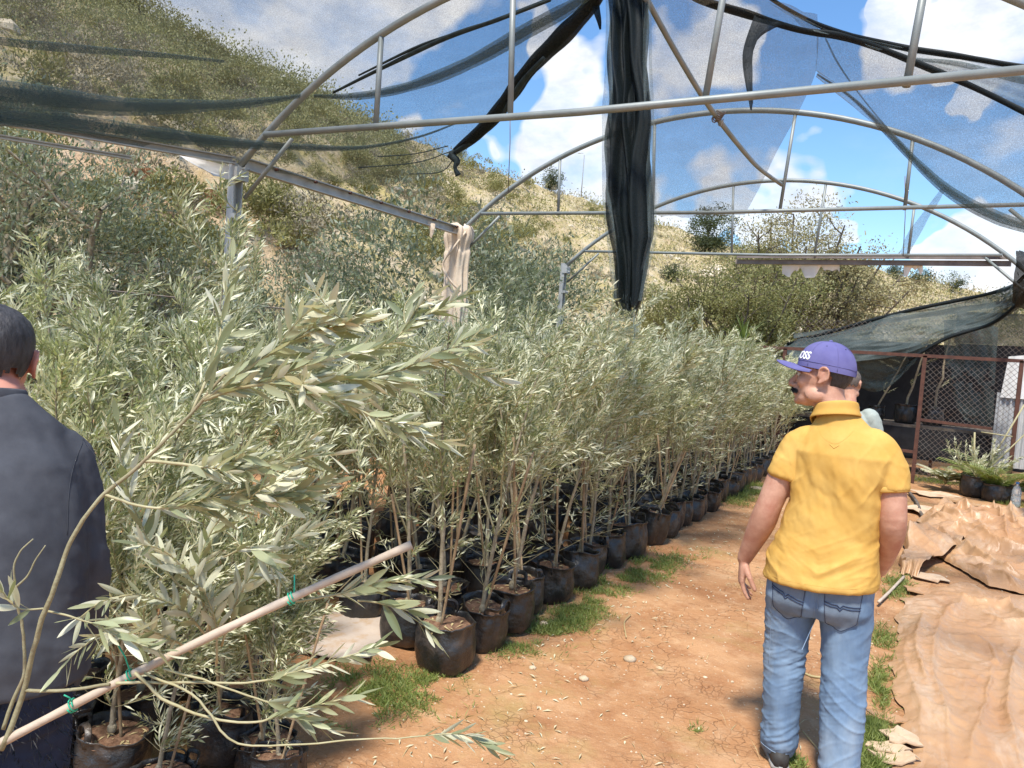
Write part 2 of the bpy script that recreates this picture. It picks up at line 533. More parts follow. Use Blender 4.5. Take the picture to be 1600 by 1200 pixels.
# ================================================================== THE SETTING
def gz(x, y):
    x = np.asarray(x, float); y = np.asarray(y, float)
    P = np.stack([x.ravel(), y.ravel(), 0 * x.ravel()], 1)
    z = (fbm(P * 0.9, 3, 3) - 0.5) * 0.05 + (fbm(P * 5, 5, 3) - 0.5) * 0.022 + (fbm(P * 22, 9, 2) - 0.5) * 0.012
    near = np.clip(1 - (np.hypot(P[:, 0] + 1, P[:, 1] - 6) - 14) / 20, 0, 1)
    return (z * near).reshape(x.shape)


def ground_material():
    m = bpy.data.materials.new('red_earth'); m.use_nodes = True
    T = NT(m.node_tree)
    p = m.node_tree.nodes['Principled BSDF']
    co = T.n('ShaderNodeTexCoord').outputs['Object']
    base = T.mix(T.ramp(T.noise(co, 1.3, 7, 0.62), 0.35, 0.66), (0.385, 0.19, 0.085), (0.50, 0.285, 0.145))
    base = T.mix(T.math('MULTIPLY', T.ramp(T.noise(co, 7.0, 8, 0.7), 0.50, 0.72), 0.5), base, (0.62, 0.42, 0.25))
    base = T.mix(T.math('MULTIPLY', T.ramp(T.noise(co, 2.1, 8, 0.75, 0.4), 0.48, 0.66), 0.85), base, (0.31, 0.14, 0.062))
    base = T.mix(T.math('MULTIPLY', T.ramp(T.noise(co, 0.85, 6, 0.7), 0.54, 0.68), 0.6), base, (0.34, 0.27, 0.10))
    # crack net: distance to cell edges of a warped cell pattern, broken up by noise
    wn = T.n('ShaderNodeTexNoise', inp={'Vector': co, 'Scale': 5.0, 'Detail': 4.0})
    wv = T.n('ShaderNodeVectorMath', operation='ADD', inp={0: co, 1: T.n('ShaderNodeVectorMath', operation='SCALE', inp={0: wn.outputs['Color'], 'Scale': 0.22}).outputs[0]}).outputs[0]
    vo = T.n('ShaderNodeTexVoronoi', feature='DISTANCE_TO_EDGE', inp={'Vector': wv, 'Scale': 7.0}).outputs['Distance']
    vo2 = T.n('ShaderNodeTexVoronoi', feature='DISTANCE_TO_EDGE', inp={'Vector': wv, 'Scale': 19.0}).outputs['Distance']
    cmask = T.ramp(T.noise(co, 1.6, 4, 0.6), 0.48, 0.66)
    cr = T.math('MULTIPLY', T.math('SUBTRACT', 1.0, T.ramp(vo, 0.002, 0.016)), cmask)
    cr2 = T.math('MULTIPLY', T.math('MULTIPLY', T.math('SUBTRACT', 1.0, T.ramp(vo2, 0.01, 0.05)), T.ramp(T.noise(co, 2.9, 4, 0.6), 0.50, 0.62)), 0.6)
    crk = T.math('MAXIMUM', cr, cr2)
    base = T.mix(T.math('MULTIPLY', crk, 0.5), base, (0.20, 0.085, 0.04))
    pk = T.noise(co, 60, 3, 0.8)
    base = T.mix(T.math('MULTIPLY', T.ramp(pk, 0.62, 0.72), 0.6), base, (0.68, 0.52, 0.36))
    base = T.mix(T.math('MULTIPLY', T.ramp(T.noise(co, 95, 3, 0.8), 0.60, 0.72), 0.55), base, (0.24, 0.11, 0.055))
    T.L.new(base, p.inputs['Base Color'])
    p.inputs['Roughness'].default_value = 0.95
    p.inputs['Specular IOR Level'].default_value = 0.12
    hgt = T.math('SUBTRACT', T.math('ADD', T.math('MULTIPLY', T.noise(co, 28, 6, 0.7), 1.0), T.math('MULTIPLY', pk, 0.4)), T.math('MULTIPLY', crk, 0.9))
    b = T.n('ShaderNodeBump', inp={'Strength': 0.75, 'Distance': 0.014, 'Height': hgt})
    T.L.new(b.outputs[0], p.inputs['Normal'])
    return m


def axis(lo, hi, st, far):
    a = list(np.arange(lo, hi + 1e-6, st)); s = st
    x = hi
    while x < far: s *= 1.35; x += s; a.append(x)
    x = lo; s = st
    b = []
    while x > -far: s *= 1.35; x -= s; b.append(x)
    return np.array(b[::-1] + a)


xs = axis(-4.6, 2.2, 0.045, 260); ys = axis(0.6, 14.0, 0.05, 260)
X, Y = np.meshgrid(xs, ys, indexing='xy')
mb = MB(); grid(mb, np.stack([X, Y, gz(X, Y)], -1))
obj('ground', mb.mesh('ground', ground_material()), None, 'structure')

# hillside: an embankment parallel to the rows whose crest runs about 45 m away, curving round behind the shed
SIL = [(-60, .05), (-20, .065), (-8, .078), (-5, .085), (-1.5, .097), (1.5, .110), (4.3, .126), (10.6, .139), (15.1, .152), (22.1, .188), (26.9, .206), (34.1, .236),
       (39.7, .261), (45.6, .300), (51.1, .320), (56.2, .352), (65, .385), (80, .41), (105, .42)]
SA = np.array([q[0] for q in SIL]); SE = np.array([q[1] for q in SIL])


def hill_r(a):
    s = np.sin(np.radians(np.clip(a, 3, 90)))
    return np.minimum(45 / s, 112.0), np.minimum(10.5 / s, 36.0)


def hill_xyz(a, t, rough=True):
    """a: degrees towards -X from +Y; t: 0 foot .. 1 crest .. beyond"""
    rr, r0 = hill_r(a)
    r = r0 + (rr - r0) * t
    H = rr * np.interp(a, SA, SE) + CAM_H
    tt = np.minimum(t, 1)
    z = H * (0.80 * tt + 0.20 * tt ** 1.6) - np.maximum(t - 1, 0) * H * 0.25 - 0.25
    x = -np.sin(np.radians(a)) * r; y = np.cos(np.radians(a)) * r
    if rough:
        P = np.stack([x, y, 0 * x], -1).reshape(-1, 3)
        env = np.clip(t * 6, 0, 1).ravel() * (0.35 + 0.65 * np.clip(1.2 - np.abs(t.ravel() - 0.5) * 1.4, 0, 1))
        n = (fbm(P * 0.16, 21, 5, 0.55) - 0.5) * 3.0 + (ridge(P * 0.5, 31, 3) - 0.5) * 0.55 + (fbm(P * 1.4, 41, 3) - 0.5) * 0.5
        z = z + (n * env).reshape(x.shape)
    return np.stack([x, y, z], -1)


def hill_at(px_, py_):
    r = ray(px_, py_); a = math.degrees(math.atan2(-r[0], r[1])); e = r[2] / math.hypot(r[0], r[1])
    ts = np.linspace(0.01, 1.0, 300); P = hill_xyz(np.full(300, a), ts); el = (P[:, 2] - CAM_H) / np.hypot(P[:, 0], P[:, 1])
    return P[int(np.argmax(el > e)) if np.any(el > e) else int(np.argmax(el))]


BANK = hill_at(200, 300)
aa = np.arange(-55, 100, 0.38); tt = np.concatenate([np.linspace(0, 1, 110), np.linspace(1.03, 1.8, 12)])
A, Tt = np.meshgrid(aa, tt, indexing='ij')
mb = MB(); grid(mb, hill_xyz(A, Tt)[:, ::-1])


def hill_material():
    m = bpy.data.materials.new('hill_soil'); m.use_nodes = True
    T = NT(m.node_tree)
    p = m.node_tree.nodes['Principled BSDF']
    co = T.n('ShaderNodeTexCoord').outputs['Object']
    base = T.mix(T.ramp(T.noise(co, 0.35, 8, 0.65), 0.36, 0.64), (0.50, 0.385, 0.235), (0.60, 0.50, 0.33))
    base = T.mix(T.math('MULTIPLY', T.ramp(T.noise(co, 0.8, 8, 0.72), 0.46, 0.60), 0.85), base, (0.42, 0.35, 0.14))
    base = T.mix(T.math('MULTIPLY', T.ramp(T.noise(co, 1.7, 7, 0.7), 0.51, 0.62), 0.8), base, (0.235, 0.215, 0.085))
    base = T.mix(T.math('MULTIPLY', T.ramp(T.noise(co, 0.5, 8, 0.75), 0.57, 0.66), 0.8), base, (0.66, 0.58, 0.45))
    base = T.mix(T.math('MULTIPLY', T.ramp(T.noise(co, 9, 4, 0.7), 0.55, 0.7), 0.5), base, (0.25, 0.19, 0.10))
    # a bare slip of orange earth low on the bank beside the big olive
    dd = T.n('ShaderNodeVectorMath', operation='DISTANCE', inp={0: T.n('ShaderNodeVectorMath', operation='MULTIPLY', inp={0: co, 1: (1, 1, 1.4)}).outputs[0], 1: tuple(BANK * np.array([1, 1, 1.4]))}).outputs['Value']
    slip = T.math('SUBTRACT', 1.0, T.ramp(T.math('ADD', dd, T.math('MULTIPLY', T.noise(co, 0.5, 7, 0.7), 9.0)), 7.5, 11.5))
    base = T.mix(T.math('MULTIPLY', slip, 0.85), base, T.mix(T.ramp(T.noise(co, 1.1, 7, 0.7), 0.4, 0.6), (0.52, 0.33, 0.19), (0.62, 0.46, 0.31)))
    T.L.new(base, p.inputs['Base Color'])
    p.inputs['Roughness'].default_value = 0.95; p.inputs['Specular IOR Level'].default_value = 0.1
    h = T.math('ADD', T.noise(co, 1.6, 8, 0.7), T.math('MULTIPLY', T.noise(co, 8, 4, 0.7), 0.3))
    b = T.n('ShaderNodeBump', inp={'Strength': 0.8, 'Distance': 0.4, 'Height': h})
    T.L.new(b.outputs[0], p.inputs['Normal'])
    return m


obj('hillside', mb.mesh('hillside', hill_material()), None, 'structure')


# ------------------------------------------------------------------ scrub on the hill
def bush_mesh(name, n, L, W, m, seed, flat=0.7, holes=0.45):
    g = np.random.default_rng(seed)
    mb = MB()
    k = 9
    cs = g.normal(size=(k, 3)) * np.array([0.27, 0.27, 0.13]) + np.array([0, 0, 0.30]); rs = g.uniform(0.18, 0.32, k)
    ci = g.integers(0, k, n)
    d = unit(g.normal(size=(n, 3))); d[:, 2] = np.abs(d[:, 2]) * 0.9 - 0.1
    B = cs[ci] + d * (rs[ci] * g.uniform(0.5, 1.0, n))[:, None]
    B[:, 2] *= flat / 0.6; B[:, 2] = np.maximum(B[:, 2], 0.0)
    D = unit(d + g.normal(size=(n, 3)) * 0.7 + np.array([0, 0, 0.5]))
    V, F = quad_leaves(B, D, unit(g.normal(size=(n, 3))), g.uniform(0.6, 1.2, n) * L, g.uniform(0.7, 1.2, n) * W)
    mb.add(V, F)
    return mb.mesh(name, m)


BUSH = [bush_mesh('scrub_bush', 1500, 0.075, 0.034, M['scrub_green'], 1), bush_mesh('scrub_bush', 1500, 0.075, 0.03, M['scrub_green'], 2, 0.9),
        bush_mesh('scrub_bush', 1400, 0.08, 0.026, M['scrub_grey'], 3, 0.6), bush_mesh('scrub_bush', 1400, 0.08, 0.03, M['scrub_grey'], 4, 0.8),
        bush_mesh('scrub_bush', 1200, 0.08, 0.03, M['scrub_rust'], 5, 0.5)]
g = np.random.default_rng(11)
BL = ['low rounded olive-green scrub bush growing on the sandy hillside', 'low rounded olive-green scrub bush growing on the sandy hillside',
      'dry grey-brown scrub bush growing on the sandy hillside', 'dry grey-brown scrub bush growing on the sandy hillside',
      'low rust-red scrub bush growing on the pale hillside above the olives']
BGr = ['olive-green scrub bushes on the hillside'] * 2 + ['dry grey scrub bushes on the hillside'] * 2 + ['rust-red scrub bushes on the hillside']
spots = []
for q in range(270):
    a = g.uniform(27, 66) if q < 240 else g.uniform(14, 30)
    t = g.uniform(0.06, 0.98) ** 1.15
    k = int(g.choice([0, 1, 2, 3], p=[0.33, 0.27, 0.22, 0.18]))
    spots.append((a, t, k, g.uniform(0.9, 2.3)))
for px_, py_ in [(285, 318), (325, 325), (345, 330), (228, 290)]:
    r = ray(px_, py_); a = math.degrees(math.atan2(-r[0], r[1]))
    for t in np.linspace(0.02, 0.9, 120):
        p_ = hill_xyz(np.array([a]), np.array([t]))[0]
        if (p_[2] - CAM_H) / math.hypot(p_[0], p_[1]) > r[2] / math.hypot(r[0], r[1]): break
    spots.append((a, t, 4, 1.1))
HS = hill_xyz(np.array([s[0] for s in spots]), np.array([s[1] for s in spots]))
for p_, (a, t, k, s) in zip(HS, spots):
    o = obj('scrub_bush', BUSH[k]); o.location = tuple(p_ - np.array([0, 0, 0.08])); o.scale = (s, s, s * g.uniform(0.8, 1.15)); o.rotation_euler = (0, 0, g.uniform(0, 6.28))
    tag(o, BL[k], 'bush', BGr[k])

# the uncountable growth: tufts of dry grass, small scrub, and the close green mat along the crest
def tufts(name, n, arng, trng, m, per, L, W, seed, hh=0.5, pw=1.0):
    g = np.random.default_rng(seed)
    a = g.uniform(*arng, n); t = trng[0] + (trng[1] - trng[0]) * g.uniform(0, 1, n) ** pw
    P = hill_xyz(a, t)
    keep = (np.linalg.norm(P - BANK, axis=1) > 7.5 * (0.6 + 0.8 * fbm(P * 0.3, 2, 2))) | (g.random(n) < 0.12)
    P = P[keep]; n = len(P)
    dist = np.hypot(P[:, 0], P[:, 1])
    sc = np.clip(dist / 40, 0.7, 2.2)
    B = np.repeat(P, per, 0); s = np.repeat(sc * g.uniform(0.6, 1.4, n), per)
    off = g.normal(size=(n * per, 3)) * np.array([0.34, 0.34, 0.0]) * s[:, None]
    up = np.abs(g.normal(size=n * per)) * hh * 0.45 * s
    B = B + off; B[:, 2] += up - 0.1
    D = unit(g.normal(size=(n * per, 3)) * 0.7 + np.array([0, 0, 0.9]))
    V, F = quad_leaves(B, D, unit(g.normal(size=(n * per, 3))), g.uniform(0.6, 1.3, n * per) * L * s, g.uniform(0.7, 1.3, n * per) * W * s)
    mb = MB(); mb.add(V, F)
    tag(mb.build(name, m), {'dry_grass': 'dry straw-coloured grass tufts covering the hillside', 'hillside_scrub': 'mass of small grey-green scrub dotted all over the hillside',
        'crest_scrub': 'dense green scrub along the crest of the hill', 'grey_scrub': 'small grey dry scrub scattered over the hillside'}[name], 'scrub', None, 'stuff')


tufts('dry_grass', 2000, (-12, 75), (0.03, 1.0), M['dry'], 26, 0.17, 0.035, 51, 0.30)
tufts('hillside_scrub', 1400, (-14, 75), (0.04, 1.02), M['scrub_green'], 46, 0.11, 0.055, 52, 0.5, 0.8)
tufts('grey_scrub', 1200, (-14, 75), (0.04, 1.0), M['scrub_grey'], 42, 0.11, 0.05, 53, 0.45, 0.9)
tufts('crest_scrub', 1700, (38, 75), (0.55, 1.03), M['crest'], 80, 0.11, 0.06, 54, 1.0, 0.7)


def rock_mesh(name, m, seed, n=1):
    g = np.random.default_rng(seed); mb = MB()
    ell(mb, (0, 0, 0), (1, 0.8, 0.6), 9, 6)
    V, F = mb.data()
    V = V * (0.72 + 0.6 * fbm(V * 1.6 + seed, seed, 3))[:, None]
    b = MB(); b.v = [V]; b.f = F; b.n = len(V)
    return b


mb = MB(); g = np.random.default_rng(5)
rk = [rock_mesh('r', None, s) for s in range(4)]
for q in range(330):
    a = g.uniform(-14, 70); t = g.uniform(0.03, 0.8)
    if q < 120: a = g.uniform(48, 64); t = g.uniform(0.03, 0.25)
    if q > 230: a = g.uniform(-3, 18); t = g.uniform(0.05, 0.7)
    p_ = hill_xyz(np.array([a]), np.array([t]))[0]
    V, F = rk[q % 4].data(); s = g.uniform(0.12, 0.5) * (2.0 if q > 230 else 1.0)
    b = MB(); b.v = [V * s * g.uniform(0.7, 1.3, 3) + p_]; b.f = F; b.n = len(V)
    for f in F: mb.f.append(f + mb.n)
    mb.v.append(b.v[0]); mb.n += len(V)
tag(mb.build('hill_stones', M['hillrock'], None, False), 'pale limestone rubble showing through the hillside soil', 'stones', None, 'stuff')


# ------------------------------------------------------------------ trees
def tree_geometry(seed, h, rx, ry, nleaf, L, W, trunk_r, trunk_h=0.3, spread=0.9, levels=3, nb=5, z0=0.25, gap=0.0, upb=0.35, clus=0.10, droop=0.0, fill=0.8, reach=0.55):
    """returns (wood MB, leaf MB): recursive limbs inside an ellipsoid crown, leaves around the outer twigs"""
    g = np.random.default_rng(seed)
    wood = MB(); tips = []
    cc = np.array([0, 0, h * (z0 + 1) / 2]); cr = np.array([rx, ry, h * (1 - z0) / 2])

    def grow(p, d, ln, r, lv):
        n = 5; P = [p]; q = p
        for i in range(n):
            d = unit(d + g.normal(size=3) * 0.16 + np.array([0, 0, upb * 0.12 - droop * 0.1 * lv]))
            q = q + d * ln / n
            P.append(q)
        tube(wood, P, np.linspace(r, r * 0.55, n + 1), 6 if lv < 2 else 4, caps=False)
        if lv >= levels:
            for i in range(1, n + 1): tips.append(P[i])
            return
        if lv >= levels - 1: tips.append(P[-1])
        k = nb if lv == 0 else g.integers(3, 5)
        for i in range(k):
            f = g.uniform(0.35, 1.0) if lv else g.uniform(0.7, 1.0)
            b = P[min(n, max(1, int(round(f * n))))]
            tgt = cc + unit(g.normal(size=3)) * cr * g.uniform(0.55, 1.0)
            dd = unit(unit(tgt - b) * spread + d * 0.5 + g.normal(size=3) * 0.25)
            grow(b, dd, ln * g.uniform(0.6, 0.85) if lv else np.linalg.norm(tgt - b) * reach, r * 0.55, lv + 1)

    grow(np.array([0, 0, -0.1]), np.array([g.normal() * 0.08, g.normal() * 0.08, 1.0]), h * trunk_h, trunk_r, 0)
    tips = np.array(tips)
    # extra leaf clumps fill the crown ellipsoid unevenly
    nx = max(1, int(len(tips) * fill))
    e = unit(g.normal(size=(nx, 3))) * (g.uniform(0.35, 1, nx) ** 0.5)[:, None]
    e = cc + e * cr * (0.82 + 0.35 * fbm(e * 2.2 + seed, seed, 3))[:, None]
    tips = np.concatenate([tips, e])
    dens = fbm(tips * (2.2 / max(rx, 0.5)) + seed, seed + 3, 2)
    tips = tips[dens > 0.36 + gap]
    ci = g.integers(0, len(tips), nleaf)
    ctr = tips[ci]
    B = ctr + g.normal(size=(nleaf, 3)) * clus * max(rx, 0.6)
    out = unit(B - cc)
    D = unit(out * 0.6 + g.normal(size=(nleaf, 3)) * 0.75 + np.array([0, 0, 0.35 - droop]))
    N = unit(np.array([0, 0, 1.0]) + g.normal(size=(nleaf, 3)) * 0.7)
    lf = MB()
    V, F = quad_leaves(B, D, N, g.uniform(0.7, 1.25, nleaf) * L, g.uniform(0.7, 1.25, nleaf) * W)
    lf.add(V, F)
    return wood, lf


def tree(name, label, loc, geo, lm, wm, cat='tree', group=None, rz=0.0):
    t = thing(name, label, cat, loc, rz, group)
    wd, lf = geo
    wd.build('trunk', wm, t); lf.build('crown', lm, t)
    return t


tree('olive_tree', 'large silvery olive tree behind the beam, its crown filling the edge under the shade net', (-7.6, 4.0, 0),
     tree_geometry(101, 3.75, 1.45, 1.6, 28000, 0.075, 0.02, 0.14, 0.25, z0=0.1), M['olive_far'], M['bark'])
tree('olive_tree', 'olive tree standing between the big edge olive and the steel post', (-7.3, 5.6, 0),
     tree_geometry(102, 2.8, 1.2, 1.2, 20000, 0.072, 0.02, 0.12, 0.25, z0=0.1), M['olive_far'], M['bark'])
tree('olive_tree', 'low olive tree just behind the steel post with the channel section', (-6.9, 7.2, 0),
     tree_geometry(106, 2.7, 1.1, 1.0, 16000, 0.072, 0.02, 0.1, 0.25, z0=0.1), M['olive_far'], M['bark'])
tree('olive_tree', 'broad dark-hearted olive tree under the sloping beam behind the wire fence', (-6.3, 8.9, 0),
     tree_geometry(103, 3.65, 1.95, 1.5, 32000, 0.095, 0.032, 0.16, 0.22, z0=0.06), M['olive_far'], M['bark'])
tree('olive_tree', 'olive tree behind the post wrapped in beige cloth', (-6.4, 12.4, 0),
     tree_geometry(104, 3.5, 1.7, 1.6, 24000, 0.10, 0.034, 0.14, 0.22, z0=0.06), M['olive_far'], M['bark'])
tree('acacia_tree', 'small bright green tree at the edge of the net bundle behind the olive rows', (-5.9, 19.5, 0),
     tree_geometry(111, 3.2, 1.4, 1.3, 4500, 0.11, 0.04, 0.08, 0.25, z0=0.1, gap=0.03), M['acacia'], M['darkbark'])
tree('round_bush', 'rounded green bush on the slope between the dark hill tree and the brown tree', (-5.9, 29.0, 1.6),
     tree_geometry(113, 3.6, 1.7, 1.4, 5000, 0.16, 0.07, 0.10, 0.2, z0=0.05), M['acacia'], M['darkbark'], 'bush')


def on_hill(px_, py_):
    r = ray(px_, py_); a = math.degrees(math.atan2(-r[0], r[1])); e = r[2] / math.hypot(r[0], r[1])
    ts = np.linspace(0.01, 1.0, 300)
    P = hill_xyz(np.full(300, a), ts)
    el = (P[:, 2] - CAM_H) / np.hypot(P[:, 0], P[:, 1])
    k = int(np.argmax(el > e)) if np.any(el > e) else int(np.argmax(el))
    return P[k]


tree('dark_tree', 'dense dark green tree on the hillside seen through the hanging net', tuple(on_hill(1110, 398) - np.array([0, 0, 0.3])),
     tree_geometry(114, 6.2, 3.0, 2.6, 8000, 0.30, 0.13, 0.22, 0.25, z0=0.05), M['dark_leaf'], M['darkbark'])
tree('crest_tree', 'lone rounded tree standing on the skyline of the hill beside the lamp post', tuple(on_hill(863, 297) - np.array([0, 0, 0.3])),
     tree_geometry(115, 3.4, 1.6, 1.5, 4000, 0.22, 0.10, 0.14, 0.25, z0=0.2), M['dark_leaf'], M['darkbark'])
for px_, py_, s, lab in [(1400, 436, 1.6, 'tiny dark bush on the skyline at the shoulder of the far hill'), (1440, 446, 2.0, 'dark bush on the skyline of the far hill above the shed net'),
                         (1488, 458, 2.6, 'dark spreading bush where the far skyline dips behind the shed net'), (1580, 500, 3.0, 'dark tree beyond the shed roof under the open sky'),
                         (1330, 470, 1.8, 'dark green bush on the rocky far slope behind the brown tree'), (1050, 440, 1.6, 'grey-green bush on the bright slope beside the net bundle tip')]:
    geo = tree_geometry(int(px_), s * 1.1, s * 0.75, s * 0.7, 1600, 0.2, 0.09, 0.06, 0.2, z0=0.05)
    tree('far_bush', lab, tuple(on_hill(px_, py_) - np.array([0, 0, 0.2])), geo, M['dark_leaf'], M['darkbark'], 'bush')

def limb_tree(name, label, base, targets, lm, wm, seed, r0, per, L, W, clump=(0.34, 0.34, 0.15), subs=7, group=None):
    """open-crowned tree: limbs fan from the base to the given crown points, twigs off them carry flat leaf clouds"""
    g = np.random.default_rng(seed); base = np.array(base, float); wood = MB(); lf = MB(); tips = []
    for tg in targets:
        tg = np.array(tg, float) - base; k = 7; f = np.linspace(0, 1, k)[:, None]
        P = tg * f; P[:, 2] += np.sin(f[:, 0] * PI) * 0.10 * np.linalg.norm(tg[:2]) * -1; P += g.normal(size=P.shape) * 0.07 * np.sin(f * PI)
        P, _ = smooth_path(P, None, 4); tube(wood, P, np.linspace(r0 * g.uniform(0.5, 0.8), r0 * 0.16, len(P)), 6, caps=False)
        for q in range(subs):
            j = int(len(P) * g.uniform(0.45, 0.98)); d = unit(P[min(j + 1, len(P) - 1)] - P[j - 1]) * 0.6 + g.normal(size=3) * [0.9, 0.9, 0.45] + [0, 0, 0.25]
            S = [P[j]]; d = unit(d)
            for i in range(4): d = unit(d + g.normal(size=3) * 0.3); S.append(S[-1] + d * g.uniform(0.10, 0.24))
            S = np.array(S); tube(wood, S, np.linspace(r0 * 0.16, r0 * 0.05, 5), 4, caps=False); tips += [S[2], S[3], S[4]]
            for w_ in range(2):
                e = S[g.integers(2, 5)]; Q = np.array([e, e + g.normal(size=3) * [0.14, 0.14, 0.08], e + g.normal(size=3) * [0.26, 0.26, 0.12]]); tube(wood, Q, [r0 * 0.06, r0 * 0.045, r0 * 0.03], 3, caps=False); tips += [Q[1], Q[2]]
    tips = np.array(tips); n = len(tips) * per; c = np.repeat(tips, per, 0)
    B = c + g.normal(size=(n, 3)) * np.array(clump) * 0.5; keep = fbm(B * 2.6, seed, 3) > 0.37; B = B[keep]; n = len(B)
    V, F = quad_leaves(B, unit(g.normal(size=(n, 3)) + [0, 0, 0.3]), unit(np.array([0, 0, 1.0]) + g.normal(size=(n, 3)) * 0.8), g.uniform(0.6, 1.3, n) * L, g.uniform(0.7, 1.3, n) * W); lf.add(V, F)
    t = thing(name, label, 'tree', tuple(base), 0, group); wood.build('trunk', wm, t); lf.build('crown', lm, t)


gq = np.random.default_rng(31)
TG = [atY(x, y, 19.5 + gq.uniform(-1.6, 1.6)) for x, y in [(1150, 392), (1185, 362), (1205, 345), (1240, 335), (1285, 328), (1320, 352), (1345, 385), (1385, 400), (1410, 430), (1420, 455), (1365, 465), (1320, 480), (1175, 430), (1260, 385), (1300, 410), (1345, 425), (1230, 400), (1290, 460), (1200, 465)]]
bs = atY(1228, 540, 19.5); bs[2] = 1.2
limb_tree('acacia_tree', 'brown thin-leaved tree with dark spreading limbs above the shed roof', bs, TG, M['brown_leaf'], M['darkbark'], 5, 0.11, 40, 0.075, 0.03, (0.44, 0.44, 0.18))
TG = [atY(x, y, 17.5 + gq.uniform(-1.3, 1.3)) for x, y in [(1010, 468), (1030, 445), (1055, 432), (1085, 425), (1115, 418), (1150, 412), (1185, 416), (1215, 424), (1245, 436), (1265, 455), (1020, 500), (1050, 480), (1090, 465), (1130, 455), (1170, 460), (1210, 475), (1240, 490), (1070, 505), (1110, 500), (1160, 500), (1200, 505)]]
bs = atY(1150, 560, 17.5); bs[2] = 0.9
limb_tree('acacia_tree', 'lacy yellow-green tree behind the rusty fence with the hill showing through', bs, TG, M['acacia'], M['darkbark'], 6, 0.075, 36, 0.075, 0.03)

# yucca behind the fence
t = thing('yucca_plant', 'spiky bright green yucca head rising over the rusty fence rail', 'plant', (-2.84, 13.7, 0.22))
mb = MB(); tube(mb, [(0, 0, -0.25), (0.03, 0, 0.8), (0, 0, 1.75)], [0.06, 0.055, 0.05], 8); mb.build('trunk', M['darkbark'], t)
g = np.random.default_rng(3); mb = MB(); n = 70
el_ = g.uniform(-0.5, 1.45, n); az = g.uniform(0, 6.28, n)
D = np.stack([np.cos(el_) * np.cos(az), np.cos(el_) * np.sin(az), np.sin(el_)], 1)
V, F = leaf_arrays(np.tile([0, 0, 1.75], (n, 1)) + D * 0.03, D, np.tile([0.01, 0, 1], (n, 1)), g.uniform(0.35, 0.55, n), np.full(n, 0.035), 0.1, 0.2)
mb.add(V, F); mb.build('crown', M['yucca'], t)

# street lamp on the crest
p_ = on_hill(908, 306)
t = thing('street_lamp', 'thin grey street lamp on the hill crest beside the lone tree', 'street lamp', tuple(p_ - np.array([0, 0, 0.4])))
mb = MB(); s = 6.6
tube(mb, [(0, 0, 0), (0, 0, s * 0.5), (0, 0, s * 0.94), (-0.1, 0, s * 0.99), (-0.55, 0, s)], [0.09, 0.075, 0.06, 0.05, 0.04], 8); mb.build('pole', M['steel'], t)
mb = MB(); ell(mb, (-0.75, 0, s - 0.02), (0.32, 0.12, 0.06)); mb.build('lamp_head', M['steel'], t)

# ================================================================== THE GREENHOUSE FRAME
def arch_z(x): return math.sqrt(max(0.0, 14.9 - (x + 1.8) ** 2)) - 0.01


YT = [3.96, 6.93, 9.68]
ST = [[((587, 200), (595, 70)), ((797, 196), (801, 20)), ((1100, 166), (1128, 5)), ((1415, 142), (1440, 5))],
      [((872, 340), (875, 252)), ((1020, 338), (1023, 195)), ((1218, 332), (1243, 177)), ((1413, 331), (1425, 228))],
      [((1143, 401), (1146, 291)), ((1272, 403), (1290, 291)), ((1418, 407), (1429, 320))]]
FL = ['arched pipe frame over the closest bay, its steel channel post among the olive tops', 'middle arched pipe frame whose post is wrapped in beige cloth', 'farthest arched pipe frame spanning in front of the brown tree and shed']
for k, Yk in enumerate(YT):
    t = thing('arch_frame', FL[k], 'greenhouse frame', (-4.5, Yk, 0), 0, 'arched greenhouse frames over the olive rows')
    o3 = np.array([-4.5, Yk, 0])
    xsA = np.linspace(-4.46, 1.08, 48)
    mb = MB(); tube(mb, np.array([[x, Yk, arch_z(x)] for x in xsA]) - o3, 0.025, 10); mb.build('arch_pipe', M['pipe'], t)
    mb = MB(); tube(mb, np.array([[-4.19, Yk - 0.045, 2.975], [-1.8, Yk - 0.045, 2.95], [0.60, Yk - 0.045, 2.975]]) - o3, 0.021 if k == 0 else 0.017, 10); mb.build('tie_pipe', M['pipe'], t)
    for (bx, by), (tx, ty) in ST[k]:
        b = atY(bx, by, Yk); q = atY(tx, ty, Yk); d = (q - b) / (q[2] - b[2])
        b = b + d * (2.955 - b[2]); s = 0.0
        while b[2] + s < arch_z((b + d * s)[0]) and s < 2: s += 0.01
        mb = MB(); tube(mb, np.array([b, b + d * (s + 0.005)]) - o3, 0.018 if k == 0 else 0.0145, 8); mb.build('strut', M['pipe'], t)
    for sx, pts in ((0, ((-4.03, 2.96), (-4.46, 2.56))), (1, ((0.45, 2.96), (1.06, 2.42)))):
        mb = MB(); tube(mb, np.array([[pts[0][0], Yk + 0.05, pts[0][1]], [pts[1][0], Yk + 0.05, pts[1][1]]]) - o3, 0.015, 8); mb.build('brace', M['pipe'], t)
    for X0 in (-4.5, 1.13):
        mb = MB(); x0 = X0 + 4.5
        box(mb, (x0 - 0.03, 0.0, 1.38), (0.012, 0.085, 2.86)); box(mb, (x0, 0.0365, 1.38), (0.046, 0.012, 2.86)); box(mb, (x0, -0.0365, 1.38), (0.046, 0.012, 2.86))
        p_ = mb.build('post', M['steel'], t, False)
        mb = MB(); box(mb, (x0 + 0.03, 0.0, 2.72), (0.07, 0.11, 0.09)); box(mb, (x0 + 0.03, 0.0, 2.42), (0.06, 0.10, 0.035))
        for zz in (2.70, 2.76, 2.42): tube(mb, [(x0 - 0.05, 0, zz), (x0 + 0.085, 0, zz)], 0.009, 6)
        mb.build('bracket', M['steel'], p_, False, 'stuff')

